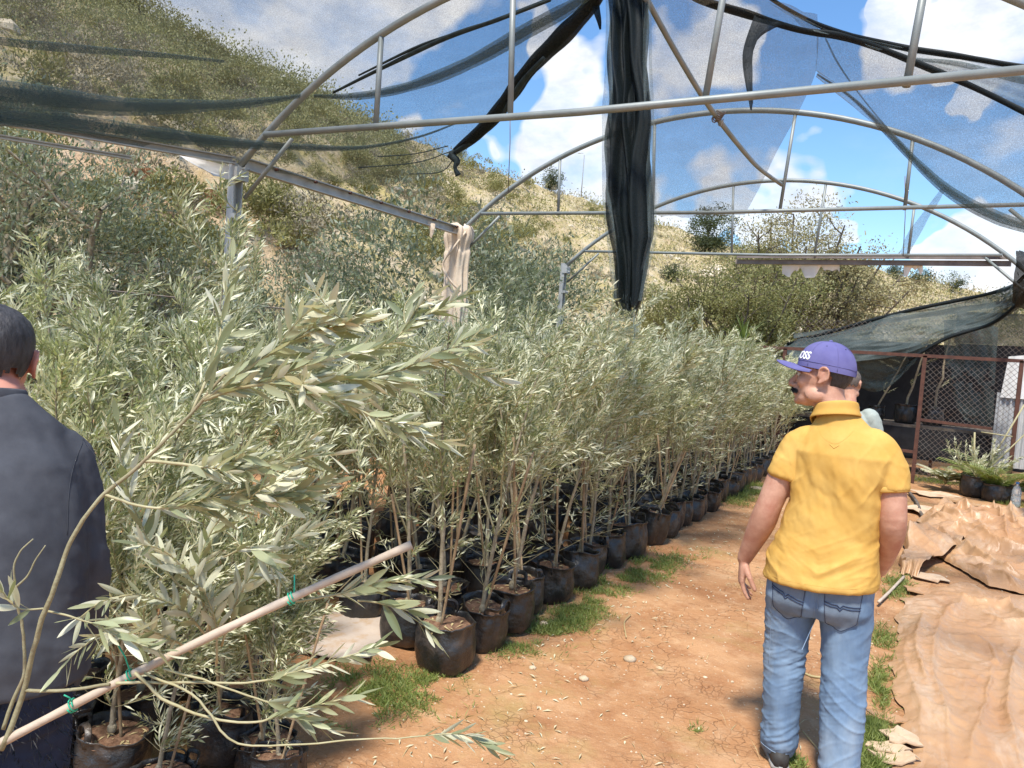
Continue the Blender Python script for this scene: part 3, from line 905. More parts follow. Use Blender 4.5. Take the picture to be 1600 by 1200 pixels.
# side beams along the posts
def channel(mb, a, b, h=0.085, wd=0.05):
    a = np.array(a, float); b = np.array(b, float); t = unit(b - a); u = unit(np.cross(t, [0, 0, 1.0])); v = np.cross(u, t)
    bar(mb, a, b, 0.008, h)
    bar(mb, a + u * wd / 2 + v * (h / 2 - 0.004), b + u * wd / 2 + v * (h / 2 - 0.004), wd, 0.008)
    bar(mb, a + u * wd / 2 - v * (h / 2 - 0.004), b + u * wd / 2 - v * (h / 2 - 0.004), wd, 0.008)


mb = MB(); channel(mb, (-4.46, 4.0, 2.80), (-4.46, 6.88, 2.79)); o = mb.build('side_beam', M['steel'], None, False)
tag(o, 'straight steel channel beam sloping from the bare post to the cloth wrapped post', 'beam', 'side beams of the greenhouse')
mb = MB()
for q in range(7): tube(mb, [(-4.42, 4.25 + q * 0.42, 2.82), (-4.395, 4.25 + q * 0.42, 2.82)], 0.012, 6)
mb.build('bolt_row', M['rust'], o, False)
mb = MB(); channel(mb, (-4.50, 0.6, 2.455), (-4.50, 3.91, 2.81), 0.05, 0.04); channel(mb, (-4.62, 0.6, 2.40), (-4.62, 3.2, 2.66), 0.025, 0.02)
tag(mb.build('side_beam', M['steel'], None, False), 'steel beam running out of the frame from the bare post below the shade net hem', 'beam', 'side beams of the greenhouse')
# rail under the far frame, with its shreds
A_ = atY(1150, 409, 9.8); B_ = atY(1580, 412, 9.8)
mb = MB(); bar(mb, A_, B_, 0.05, 0.055); bar(mb, A_ + [0.02, -0.05, 0.055], B_ + [0.0, -0.05, 0.055], 0.03, 0.03)
tag(mb.build('cross_rail', mat('weathered_rail', (0.15, 0.13, 0.12), (0.26, 0.23, 0.21), 6, 0.7), None, False), 'weathered double rail along the far arch with torn white plastic hanging below', 'rail')


def sheet(name, ctrl, m, mm, nn, label=None, cat=None, group=None, amp=0.0, freq=(3, 3, 3), seed=0, parent=None, tear=None, kind=None):
    """draped cloth through control points, with folds"""
    V = patch(ctrl, mm, nn)
    if amp:
        du = np.gradient(V, axis=0); dv = np.gradient(V, axis=1); N = unit(np.cross(du, dv))
        u, v = np.meshgrid(np.linspace(0, 1, mm), np.linspace(0, 1, nn), indexing='ij')
        P = np.stack([u.ravel() * freq[0], v.ravel() * freq[1], np.full(mm * nn, seed * 3.7)], 1)
        f = (ridge(P, seed, 3) - 0.55).reshape(mm, nn, 1)
        V = V + N * f * amp
    mb = MB(); F = grid_faces(mm, nn)
    if tear is not None:
        c = V.reshape(-1, 3)[F].mean(1); keep = tear(c, F, mm, nn); F = F[keep]
    mb.add(V.reshape(-1, 3), F)
    o = mb.build(name, m, parent, True, kind)
    if label: tag(o, label, cat, group)
    return o


def AT(rows): return np.array([[at(*p) for p in r] for r in rows])


# ------------------------------------------------------------------ shade nets
netL = thing('shade_net', 'large dark green shade net sagging over the first arch with long dark fold lines', 'shade net', (-3.2, 3.4, 3.3), 0, 'torn shade nets over the frame')
OL = np.array([-3.2, 3.4, 3.3])
CL = AT([[(-300, 135, 4.65), (-50, 172, 4.95), (180, 222, 5.4), (400, 266, 6.1), (600, 291, 6.4), (716, 258, 6.0)],
         [(-300, 50, 4.55), (-50, 95, 4.9), (180, 135, 5.3), (420, 165, 5.8), (620, 190, 6.1), (775, 160, 5.6)],
         [(-300, -30, 4.35), (-50, 20, 4.7), (180, 55, 5.1), (440, 85, 5.5), (660, 85, 5.6), (855, 80, 5.2)],
         [(-300, -130, 4.1), (-50, -80, 4.4), (180, -40, 4.8), (470, 0, 5.1), (700, -5, 5.2), (928, 0, 4.8)],
         [(-300, -260, 3.8), (-50, -230, 4.0), (180, -180, 4.3), (500, -120, 4.6), (740, -120, 4.7), (965, -120, 4.5)]])
sheet('net_sheet', CL - OL, M['net'], 70, 130, amp=0.08, freq=(7, 3), seed=4, parent=netL)


def fold(pts, hw, parent, O, m, nm='net_fold', layers=2, thick=0.25):
    """gathered band of net: flattened tubes one inside the other; pts are (px, py, d), hw half widths in m"""
    P = np.array([at(*p) for p in pts]) - O
    for q in range(layers):
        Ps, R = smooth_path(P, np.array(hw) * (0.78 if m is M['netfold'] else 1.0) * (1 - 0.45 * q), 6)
        # the flattened band faces sideways: its wide axis stays in the sagging plane
        mb = MB(); n = 12
        Tn = np.gradient(Ps, axis=0); Tn = unit(Tn)
        view = unit(Ps + O - np.array([0.3, 0.5, 1.2]))
        Wd = unit(np.cross(Tn, view)); Th = np.cross(Tn, Wd)
        a = np.arange(n) * 2 * PI / n
        wob = 1 + 0.35 * (fbm(Ps * 6, 3 + q, 2)[:, None, None] - 0.5)
        V = Ps[:, None, :] + R[:, 0][:, None, None] * wob * (np.cos(a)[None, :, None] * Wd[:, None, :] + thick * np.sin(a)[None, :, None] * Th[:, None, :])
        loft(mb, V)
        if q == 0: o = mb.build(nm, m, parent)
        else:
            o2 = mb.build('inner_layer', m, o)
    return o


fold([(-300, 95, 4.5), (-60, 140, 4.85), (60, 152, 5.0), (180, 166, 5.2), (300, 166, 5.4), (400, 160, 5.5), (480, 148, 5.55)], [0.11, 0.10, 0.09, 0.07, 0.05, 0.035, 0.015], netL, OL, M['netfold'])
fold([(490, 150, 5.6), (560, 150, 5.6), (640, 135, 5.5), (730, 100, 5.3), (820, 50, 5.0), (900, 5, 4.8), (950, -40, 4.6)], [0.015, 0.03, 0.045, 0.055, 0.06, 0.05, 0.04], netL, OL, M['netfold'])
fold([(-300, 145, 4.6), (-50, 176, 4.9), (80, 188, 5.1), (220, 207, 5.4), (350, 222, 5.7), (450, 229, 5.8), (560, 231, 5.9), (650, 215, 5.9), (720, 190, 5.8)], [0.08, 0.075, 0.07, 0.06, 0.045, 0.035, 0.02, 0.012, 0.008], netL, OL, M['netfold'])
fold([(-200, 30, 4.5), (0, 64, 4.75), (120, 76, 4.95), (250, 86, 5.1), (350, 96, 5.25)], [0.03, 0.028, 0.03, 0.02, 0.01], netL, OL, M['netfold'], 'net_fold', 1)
fold([(520, 145, 5.6), (600, 105, 5.45), (700, 58, 5.2), (780, 30, 5.0), (880, -10, 4.8)], [0.008, 0.013, 0.016, 0.013, 0.01], netL, OL, M['rope'], 'net_fold', 1, 0.6)
fold([(560, 118, 5.5), (660, 70, 5.3), (760, 38, 5.05), (860, 0, 4.8)], [0.006, 0.01, 0.01, 0.01], netL, OL, M['rope'], 'net_fold', 1, 0.6)
fold([(712, 236, 5.85), (750, 205, 5.6), (790, 158, 5.4), (830, 105, 5.15), (880, 55, 4.95), (925, 5, 4.8), (950, -50, 4.6)], [0.025, 0.045, 0.05, 0.05, 0.055, 0.05, 0.05], netL, OL, M['netblack'], 'gathered_edge', 2, 0.6)
fold([(700, 245, 5.9), (735, 222, 5.7), (780, 185, 5.5), (815, 130, 5.2), (850, 90, 5.0)], [0.012, 0.02, 0.02, 0.02, 0.012], netL, OL, M['rope'], 'gathered_edge', 1, 0.7)
fold([(712, 236, 5.85), (706, 243, 5.85), (714, 252, 5.84), (711, 262, 5.84), (716, 274, 5.84)], [0.02, 0.026, 0.024, 0.014, 0.02], netL, OL, M['rope'], 'net_tail', 1, 0.8)
for pts in ([(590, 245, 6.1), (650, 240, 6.0), (700, 228, 5.85)], [(560, 262, 6.2), (650, 254, 6.05), (706, 236, 5.86)], [(640, 272, 6.2), (690, 268, 6.0), (714, 240, 5.85)],
            [(715, 235, 5.85), (770, 175, 5.5), (800, 140, 5.3)]):
    fold(pts, [0.004] * len(pts), netL, OL, M['rope'], 'net_cord', 1, 1.0)
fold([(930, -5, 4.8), (932, 15, 4.79), (936, 32, 4.78), (938, 46, 4.78)], [0.02, 0.022, 0.016, 0.006], netL, OL, M['netblack'], 'net_tail', 1, 0.4)

# the bundle hanging straight down in the middle
bun = thing('net_bundle', 'long black bundle of shade net hanging straight down beside the tie pipe', 'shade net', (-1.58, 4.1, 2.8), 0, 'torn shade nets over the frame')
OB = np.array([-1.58, 4.1, 2.8])
EDG = [(-110, 945, 1014), (0, 951, 1011), (100, 951, 1012), (200, 947, 1016), (300, 945, 1018), (370, 954, 1021), (400, 957, 1014), (440, 961, 1006), (470, 962, 1000), (490, 972, 992)]
for ly in range(3):
    m_, n_ = 110, 60
    ys_ = np.linspace(-110, 490 + 5 * (ly == 0), m_)
    V = np.zeros((m_, n_, 3))
    for i, yy in enumerate(ys_):
        l = np.interp(yy, [e[0] for e in EDG], [e[1] for e in EDG]); r = np.interp(yy, [e[0] for e in EDG], [e[2] for e in EDG])
        l += 2.5 * math.sin(yy * 0.05 + ly * 2); r += 2.5 * math.sin(yy * 0.043 + ly)
        a = atY(l + ly * 3, yy, 4.10); b = atY(r - ly * 3, yy, 4.10)
        u = np.linspace(0, 1, n_)
        V[i] = a + (b - a) * u[:, None]
        ph = 2.0 * vn(np.array([[yy * 0.006, ly * 3.1, 0.5]]), 4)[0] * 3
        V[i, :, 1] += (0.034 * np.sin(u * 2 * PI * (1.6 + 0.5 * ly) + ph + ly * 1.7) + 0.010 * np.sin(u * 2 * PI * 4.3 + ph * 1.7)) * np.sin(PI * np.clip(u, 0.02, 0.98)) ** 0.4 + 0.03 * ly
    F = grid_faces(m_, n_); c = V.reshape(-1, 3)[F].mean(1)
    rag = 1.84 + 0.16 * fbm(np.stack([c[:, 0] * 26, c[:, 1] * 3, 0 * c[:, 0]], 1), 8 + ly, 3)
    mb = MB(); mb.add(V.reshape(-1, 3) - OB, F[c[:, 2] > rag - 0.04 * (ly == 0)])
    mb.build('net_layer', M['netblack'], bun)
# thinner single layers stand out past the folds at both edges, and threads hang from the torn foot
for sd in (0, 1):
    ys_ = np.linspace(-110, 470, 90); V = np.zeros((90, 8, 3)); gq = np.random.default_rng(40 + sd)
    for i, yy in enumerate(ys_):
        e = np.interp(yy, [q[0] for q in EDG], [q[1 + sd] for q in EDG]); wv = 3 + 6 * fbm(np.array([[yy * 0.012, sd * 5.0, 0.0]]), 3, 3)[0]
        xs2 = np.linspace(e + (8 if sd == 0 else -8), e + (-wv if sd == 0 else wv), 8)
        for j, xx in enumerate(xs2): V[i, j] = atY(xx, yy, 4.09 + 0.02 * math.sin(yy * 0.03 + j * 0.8)) - OB
    mb = MB(); grid(mb, V); mb.build('net_layer', M['net'], bun)
gq = np.random.default_rng(44); mb = MB()
for q in range(26):
    x0 = gq.uniform(962, 1004); y0 = gq.uniform(455, 486); P = [atY(x0, y0, 4.1), atY(x0 + gq.normal() * 3, y0 + gq.uniform(6, 12), 4.1), atY(x0 + gq.normal() * 5, y0 + gq.uniform(12, 24), 4.1)]
    tube(mb, np.array(P) - OB, 0.0012, 4)
mb.build('frayed_threads', M['rope'], bun, True, 'stuff')

netR = thing('shade_net', 'thin blue-looking shade net with a tall pointed opening hanging between the arches', 'shade net', (-0.9, 5.3, 3.3), 0, 'torn shade nets over the frame')
OR = np.array([-0.9, 5.3, 3.3])
CR = AT([[(1008, -60, 4.6), (1100, -45, 4.8), (1190, -10, 5.0), (1278, 25, 5.3)],
         [(1010, 20, 4.9), (1100, 28, 5.2), (1190, 50, 5.4), (1278, 80, 5.6)],
         [(1014, 130, 5.4), (1090, 138, 5.7), (1180, 140, 5.9), (1266, 135, 6.0)],
         [(1018, 235, 6.1), (1080, 238, 6.4), (1150, 240, 6.6), (1213, 240, 6.8)],
         [(1021, 336, 7.0), (1070, 338, 7.1), (1120, 338, 7.15), (1164, 336, 7.2)]])
sheet('net_sheet', CR - OR, M['netthin'], 60, 50, amp=0.05, freq=(2, 6), seed=6, parent=netR)
CR2 = AT([[(1276, 50, 5.45), (1360, 72, 5.5), (1460, 92, 5.6), (1600, 120, 5.6), (1800, 150, 5.6)],
          [(1276, 82, 5.6), (1365, 112, 5.7), (1470, 150, 5.8), (1600, 215, 5.8), (1800, 260, 5.8)],
          [(1277, 105, 5.75), (1385, 170, 5.9), (1475, 235, 6.0), (1600, 300, 6.0), (1800, 340, 6.0)],
          [(1278, 118, 5.85), (1400, 220, 6.1), (1485, 300, 6.2), (1600, 354, 6.2), (1800, 390, 6.2)]])
sheet('net_sheet', CR2 - OR, M['netthin'], 60, 90, amp=0.07, freq=(5, 3), seed=9, parent=netR)
CR3 = AT([[(1200, 2, 5.2), (1300, 46, 5.35), (1400, 71, 5.5), (1500, 86, 5.55), (1620, 106, 5.5), (1800, 125, 5.5)],
          [(1240, 30, 5.28), (1320, 60, 5.4), (1420, 88, 5.52), (1530, 112, 5.6), (1640, 140, 5.6), (1800, 180, 5.6)],
          [(1270, 52, 5.3), (1330, 68, 5.4), (1450, 106, 5.55), (1530, 140, 5.6), (1640, 190, 5.6), (1800, 250, 5.6)]])
sheet('net_sheet', CR3 - OR, M['net'], 24, 80, amp=0.06, freq=(5, 3), seed=12, parent=netR)
fold([(1060, -28, 5.0), (1090, -2, 5.05), (1170, 23, 5.2), (1250, 47, 5.3), (1310, 56, 5.35), (1375, 76, 5.45), (1450, 106, 5.5), (1525, 138, 5.55), (1610, 180, 5.55), (1800, 280, 5.55)], [0.022, 0.024, 0.026, 0.02, 0.022, 0.018, 0.02, 0.018, 0.018, 0.02], netR, OR, M['netblack'], 'net_hem', 2, 0.5)
fold([(1180, -20, 5.2), (1230, 14, 5.25), (1300, 47, 5.35), (1400, 72, 5.5), (1500, 88, 5.5), (1610, 106, 5.5), (1800, 125, 5.5)], [0.012, 0.012, 0.016, 0.018, 0.018, 0.016, 0.016], netR, OR, M['netblack'], 'net_hem', 2, 0.5)
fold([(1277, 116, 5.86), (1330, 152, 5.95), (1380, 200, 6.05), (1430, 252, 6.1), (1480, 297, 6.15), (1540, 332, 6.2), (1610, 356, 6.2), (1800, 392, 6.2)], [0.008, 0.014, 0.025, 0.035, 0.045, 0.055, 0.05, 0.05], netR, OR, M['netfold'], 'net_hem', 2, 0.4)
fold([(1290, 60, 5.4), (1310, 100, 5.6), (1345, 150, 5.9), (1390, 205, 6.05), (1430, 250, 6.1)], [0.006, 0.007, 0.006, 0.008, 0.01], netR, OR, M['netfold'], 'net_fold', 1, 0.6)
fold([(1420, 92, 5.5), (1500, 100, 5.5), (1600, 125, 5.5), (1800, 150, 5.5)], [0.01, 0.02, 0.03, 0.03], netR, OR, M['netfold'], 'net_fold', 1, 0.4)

# small dark flap and rags
sheet('net_flap', AT([[(1179, 24, 5.15), (1190, 30, 5.15), (1226, 36, 5.2)], [(1160, 88, 5.15), (1172, 90, 5.14), (1180, 68, 5.15)], [(1172, 172, 5.14), (1175, 172, 5.14), (1176, 160, 5.14)]]),
      M['netblack'], 24, 14, 'small dark torn flap dangling from the net rope to a point', 'shade net', 'torn shade nets over the frame', amp=0.03, freq=(3, 5), seed=2)
sheet('net_rag', AT([[(1471, 294, 6.2), (1474, 296, 6.2), (1477, 298, 6.2)], [(1440, 335, 6.4), (1446, 338, 6.4), (1451, 342, 6.4)], [(1418, 365, 6.6), (1425, 372, 6.6), (1432, 376, 6.6)], [(1406, 392, 6.7), (1410, 398, 6.7), (1416, 404, 6.7)]]),
      M['netthin'], 30, 8, 'thin pale rag of net trailing from the net hem towards the far strut', 'rag', None, amp=0.04, freq=(6, 3), seed=3)
sheet('net_rag', AT([[(1588, 390, 9.0), (1596, 392, 9.0), (1620, 395, 9.0)], [(1586, 430, 9.2), (1597, 435, 9.2), (1625, 440, 9.2)], [(1582, 470, 9.6), (1592, 478, 9.6), (1625, 490, 9.6)]]),
      M['netblack'], 24, 14, 'dark knot of net hanging at the frame edge over the shed', 'rag', None, amp=0.08, freq=(4, 4), seed=5)
for k, (x0, x1, y0, dy) in enumerate([(1222, 1312, 414, 20), (1412, 1442, 412, 30)]):
    xs_ = np.linspace(x0, x1, 40); rows = []
    dr = fbm(np.stack([xs_ * 0.06, xs_ * 0, xs_ * 0], 1), 5 + k, 3); dr = np.clip((dr - 0.25) * 2, 0.1, 1)
    V = np.array([[atY(x, y0 + dy * f * r_, 9.82 + 0.03 * f) for x, r_ in zip(xs_, dr)] for f in np.linspace(0, 1, 6)])
    mb = MB(); grid(mb, V)
    tag(mb.build('plastic_shred', M['plastic'], None), ['wide scalloped shred of white plastic under the far cross rail', 'short narrow shred of white plastic under the far cross rail'][k], 'plastic shred')
sheet('plastic_flap', AT([[(268, 238, 5.75), (310, 248, 5.85), (358, 260, 5.95)], [(290, 250, 5.76), (320, 264, 5.86), (356, 270, 5.95)], [(325, 270, 5.8), (340, 276, 5.88), (356, 281, 5.95)]]),
      M['plastic'], 12, 16, 'pale triangular plastic flap tucked under the beam beside the bare post', 'plastic flap', amp=0.02, freq=(3, 3), seed=1)
sheet('cloth_tatter', AT([[(668, 346, 7.7), (674, 348, 7.7), (680, 350, 7.7)], [(671, 358, 7.7), (675, 360, 7.69), (679, 358, 7.7)], [(672, 370, 7.7), (674, 372, 7.7), (676, 366, 7.7)]]),
      M['cloth'], 10, 8, 'tiny pale tatter of cloth caught on the sloping beam', 'rag', amp=0.02, seed=1)

# bent pipe that cuts diagonally across the arches
mb = MB(); P, R = smooth_path(np.array([atY(1003, -15, 4.05), atY(1060, 88, 4.5), atY(1112, 172, 5.0), atY(1165, 240, 5.9), atY(1190, 266, 6.6), atY(1222, 289, 7.0)]), np.full((6, 1), 0.017), 6)
tube(mb, P, R[:, 0], 8); o = mb.build('loose_pipe', M['pipe'])
tag(o, 'bent loose pipe running diagonally from the first arch down to a far strut', 'pipe')
mb = MB(); c_ = atY(1120, 182, 5.1)
for q in range(5):
    a = np.linspace(0, 2 * PI, 12)
    tube(mb, np.stack([c_[0] + 0.03 * np.cos(a) + 0.006 * q, c_[1] + 0.03 * np.sin(a), c_[2] + 0.01 * q - 0.02 + 0.012 * np.sin(a * 2)], 1), 0.004, 5)
tube(mb, [c_, c_ + [0.02, 0, -0.06], c_ + [0.035, 0, -0.07], c_ + [0.045, 0.0, -0.02]], 0.004, 5)
mb.build('wire_wrap', M['wire'], o)
for px0, y0, y1, Y0, lab in [(794, 205, 300, 6.0, 'thin wire dangling in the open sky beside the gathered net edge'), (1411, 335, 400, 8.2, 'thin wire hanging from the middle frame towards the far rail')]:
    a = atY(px0 + 3, y0 - 60, Y0); b = atY(px0, y1, Y0)
    mb = MB(); tube(mb, [a, (a + b) / 2 + [0.01, 0, 0], b], 0.004, 5); tag(mb.build('hanging_wire', M['wire']), lab, 'wire')

# cloth wrapped round the second post
t = thing('post_cloth', 'beige sack cloth bunched round the top of the middle frame post', 'cloth', (-4.48, 6.9, 0))
rings = []
for z, rx, ry in [(2.86, 0.05, 0.05), (2.84, 0.12, 0.11), (2.74, 0.14, 0.13), (2.62, 0.115, 0.10), (2.56, 0.125, 0.11), (2.4, 0.115, 0.10), (2.2, 0.13, 0.105), (2.0, 0.135, 0.11), (1.75, 0.14, 0.11), (1.45, 0.13, 0.11), (1.1, 0.13, 0.1)]:
    a = np.arange(40) * 2 * PI / 40
    f = 1 + 0.14 * np.sin(a * 7 + z * 3) + 0.10 * np.sin(a * 11 - z * 5)
    rings.append(np.stack([0.02 + rx * f * np.cos(a), ry * f * np.sin(a), z + 0.02 * np.sin(a * 3)], 1))
mb = MB(); R_ = patch(np.array([np.vstack([r, r[:1]]) for r in rings]), 46, 80); grid(mb, R_); mb.build('wrap', M['cloth'], t)
mb = MB(); P, _ = smooth_path([(0.14, -0.06, 2.78), (0.06, -0.15, 2.6), (-0.06, -0.15, 2.42), (0.06, -0.15, 2.25), (0.14, -0.06, 2.15)]); tube(mb, P, 0.012, 6); mb.build('twisted_fold', M['cloth'], t)


# ------------------------------------------------------------------ fences
def chainlink(mb, a, b, z0, z1, s=0.075, r=0.0022, wob=0.0):
    """diagonal wires in the vertical plane from a to b"""
    a = np.array(a, float); b = np.array(b, float); L = np.linalg.norm(b - a); t = (b - a) / L; H = z1 - z0
    nrm = np.array([-t[1], t[0], 0])
    for sg in (1, -1):
        k = -H
        while k < L:
            s0 = max(0.0, -k); s1 = min(H, L - k)
            if s1 > s0 + 0.02:
                u0, u1 = k + s0, k + s1
                za, zb = (z0 + s0, z0 + s1) if sg > 0 else (z1 - s0, z1 - s1)
                p0 = np.array([*(a + t * u0), za]); p1 = np.array([*(a + t * u1), zb])
                o_ = np.array([*(nrm[:2] * 0.004 * sg), 0])
                u = np.array([*nrm[:2], 0]) * r; v = np.array([t[0], t[1], -sg]) / 1.414 * r
                mb.add(np.array([p0 + o_ + u, p0 + o_ - u * .5 + v, p0 + o_ - u * .5 - v, p1 + o_ + u, p1 + o_ - u * .5 + v, p1 + o_ - u * .5 - v]),
                       np.array([[0, 1, 4, 3], [1, 2, 5, 4], [2, 0, 3, 5]]))
            k += s


t = thing('wire_fence', 'chain-link wire fence behind the olive rows, showing against the dark olive tree', 'fence', (-4.7, 8.0, 0))
mb = MB(); chainlink(mb, (0, -5.0, 0)[:2], (0, 6.0, 0)[:2], 0.0, 1.8, 0.09, 0.0028); mb.build('mesh_panel', M['wire'], t, False, 'stuff')
for yy in (6.0,):
    mb = MB(); tube(mb, [(0, yy, 0), (0, yy, 1.85)], 0.024, 8); mb.build('fence_post', M['steel'], t)
mb = MB(); tube(mb, [(0, -5, 1.8), (0, 6, 1.8)], 0.006, 6); mb.build('top_wire', M['wire'], t)

rf = thing('rusty_fence', 'rusty square-tube fence with a chain-link panel in front of the dark shed', 'fence', (0, 13.2, 0))
zt = lambda x: 1.94 + 0.012 * x
for x0, h in ((-4.13, 1.88), (-2.05, 1.91), (-0.03, 1.94), (1.2, 1.955)):
    mb = MB(); box(mb, (x0, 0, h / 2), (0.055, 0.05, h)); mb.build('fence_post', M['rust'], rf, False)
for xa, xb, z_, nm in ((-4.13, 1.22, None, 'top_rail'), (0.0, 0.92, 0.97, 'middle_rail'), (-4.1, -0.06, 0.5, 'middle_rail')):
    mb = MB()
    if z_ is None: bar(mb, (xa, 0.003, zt(xa) - 0.0), (xb, 0.003, zt(xb)), 0.056, 0.05)
    else: bar(mb, (xa, 0, z_), (xb, 0, z_ - 0.03), 0.045, 0.042)
    mb.build(nm, M['rust'], rf, False)
mb = MB(); chainlink(mb, (0.0, 0.035), (1.2, 0.035), 0.0, 1.93, 0.082, 0.0027); mb.build('mesh_panel', M['wire'], rf, False, 'stuff')
mb = MB(); chainlink(mb, (-2.0, 0.5), (1.7, 0.5), 1.95, 2.45, 0.082, 0.0022); mb.build('upper_mesh', M['wire'], rf, False, 'stuff')

# ------------------------------------------------------------------ the shed
sh = thing('net_shed', 'dark open shed clad in black sheeting and grey tin behind the rusty fence', 'shed', (-0.3, 15.5, 0))
OS = np.array([-0.3, 15.5, 0])
def pnl(name, m, V, parent=sh, O=OS, wob=0.0, seed=0):
    V = np.array(V, float) - O
    if wob:
        q = V.reshape(-1, 3); V = (q + (fbm(q * 1.7, seed, 3)[:, None] - 0.5) * np.array([0, wob, wob * 0.3])).reshape(V.shape)
    mb = MB(); grid(mb, V); return mb.build(name, m, parent)
def vplane(x0, x1, y, z0, z1, m=20, n=30): 
    a, b = np.meshgrid(np.linspace(z0, z1, m), np.linspace(x0, x1, n), indexing='ij'); return np.stack([b, 0 * a + y, a], -1)
pnl('back_sheet', M['blackcloth'], vplane(-2.4, 0.45, 16.8, 0, 2.25), wob=0.1)
pnl('back_sheet', M['blackcloth'], vplane(0.45, 1.9, 16.8, 0, 2.3), wob=0.1)
pnl('back_sheet', M['netshed'], vplane(0.42, 1.9, 16.85, 2.3, 2.9), wob=0.1, seed=4)
a, b = np.meshgrid(np.linspace(0, 1.8, 12), np.linspace(14.0, 16.8, 16), indexing='ij'); pnl('side_sheet', M['blackcloth'], np.stack([0 * a - 2.4, b, a], -1), wob=0.05)
# bench with black skirt
mb = MB(); box(mb, np.array([-0.55, 14.6, 0.80]) - OS, (3.3, 0.9, 0.045)); mb.build('bench_top', M['darkbark'], sh, False)
pnl('bench_skirt', M['blackcloth'], vplane(-2.2, 1.1, 14.13, 0.32, 0.775, 10, 60), wob=0.14, seed=5)
for x0 in (-1.9, -0.9, 0.2, 1.0):
    mb = MB(); box(mb, np.array([x0, 14.25, 0.39]) - OS, (0.05, 0.05, 0.77)); mb.build('bench_leg', M['rust'], sh, False)
# roof poles
for x0, z_ in ((-2.35, 1.8), (1.62, 2.9)):
    mb = MB(); tube(mb, np.array([[x0, 14.0, 0], [x0, 14.0, z_]]) - OS, 0.03, 8); mb.build('roof_pole', M['steel'], sh)
# corrugated tin on the open end
u, v = np.meshgrid(np.linspace(0, 1, 8), np.linspace(0, 1, 120), indexing='ij')
V = np.stack([0.98 + v * 0.75, 13.75 + 0.018 * np.sin(v * 2 * PI * 11), 0.35 + u * 1.12], -1); pnl('tin_sheet', M['tin'], V)
V = np.stack([1.02 + v * 0.75 + u * 0.05, 13.70 + 0.012 * np.sin(v * 2 * PI * 6) - 0.03 * u, 1.40 + u * (0.62 + 0.12 * v)], -1); pnl('pale_sheet', M['plastic'], V)
# hanging grey cloths inside
sheet('hanging_cloth', np.array([[atY(x, y, 14.0) for x, y in r] for r in [[(1475, 500), (1500, 500), (1530, 502), (1560, 512)], [(1476, 560), (1505, 575), (1530, 575), (1556, 570)], [(1490, 620), (1515, 640), (1535, 640), (1552, 650)], [(1505, 655), (1520, 662), (1538, 668), (1548, 672)]]]) - OS,
      M['netshed'], 40, 40, amp=0.12, freq=(3, 6), seed=3, parent=sh, tear=lambda c, F, m, n: ~((fbm(c * np.array([13, 2, 22]), 6, 2) > 0.56) & (np.abs(c[:, 2] - 1.62) < 0.17)))
# roof sheet and the net draped over it
sheet('roof_sheet', np.array([[atY(1240, 528, 14.0), atY(1400, 494, 14.2), atY(1565, 468, 14.4), atY(1680, 450, 14.4)], [atY(1240, 522, 17), atY(1400, 502, 17), atY(1565, 478, 17), atY(1680, 455, 17)]]) - OS, M['netshed'], 20, 50, amp=0.08, freq=(2, 5), seed=2, parent=sh)
sheet('shed_net', np.array([[atY(*p) for p in r] for r in
      [[(1225, 540, 13.9), (1300, 518, 13.9), (1400, 492, 13.9), (1480, 474, 13.9), (1560, 456, 13.6), (1602, 432, 12.5)],
       [(1230, 552, 13.6), (1300, 542, 13.6), (1400, 525, 13.6), (1480, 508, 13.6), (1555, 488, 13.4), (1604, 452, 12.5)],
       [(1235, 562, 13.45), (1310, 568, 13.45), (1400, 556, 13.45), (1470, 532, 13.45), (1545, 508, 13.3), (1606, 468, 12.5)]]]),
      M['netshed'], 50, 120, 'grey-green net pulled taut over the shed roof to the corner of the far arch', 'shade net', 'torn shade nets over the frame', amp=0.16, freq=(4, 5), seed=7)
sheet('shed_net', np.array([[atY(*p) for p in r] for r in [[(1328, 560, 13.6), (1370, 560, 13.6), (1410, 552, 13.6), (1450, 536, 13.6)], [(1332, 585, 13.7), (1372, 588, 13.75), (1405, 578, 13.7), (1440, 552, 13.6)], [(1345, 606, 13.8), (1370, 612, 13.8), (1400, 598, 13.7), (1430, 566, 13.6)]]]),
      M['netshed'], 30, 40, 'loose grey swag of net hanging inside the dark shed above the potted trunks', 'shade net', 'torn shade nets over the frame', amp=0.12, freq=(3, 4), seed=8)
mbx = MB()
for pts in ([(1230, 538, 13.85), (1400, 490, 13.85), (1560, 455, 13.55), (1606, 428, 12.4)], [(1420, 562, 13.4), (1480, 528, 13.4), (1550, 505, 13.3), (1606, 462, 12.4)], [(1560, 500, 13.3), (1586, 478, 12.9), (1606, 452, 12.4)]):
    P, R = smooth_path([atY(*p) for p in pts], np.full((len(pts), 1), 0.03), 8); tube(mbx, P, R[:, 0] * (0.7 + 0.6 * fbm(P * 3, 2, 2)), 7)
tag(mbx.build('net_rope', M['netblack'], None), 'dark rolled edges of the shed net pulled up to the arch corner', 'rope')

# whitewashed wall end at the edge of the frame
t = thing('block_wall', 'whitewashed block wall end at the frame edge behind the plant pots', 'wall', (1.62, 12.6, 0))
for r_ in range(8):
    mb = MB(); box(mb, (0.12 + 0.012 * (r_ % 2), 0.0, 0.1 + r_ * 0.205), (0.42, 1.0, 0.198)); mb.build('block', M['concrete'], t, False)

# ================================================================== OLIVE SAPLINGS IN BLACK BAGS
WIND = np.array([0.88, 0.36, 0.0])


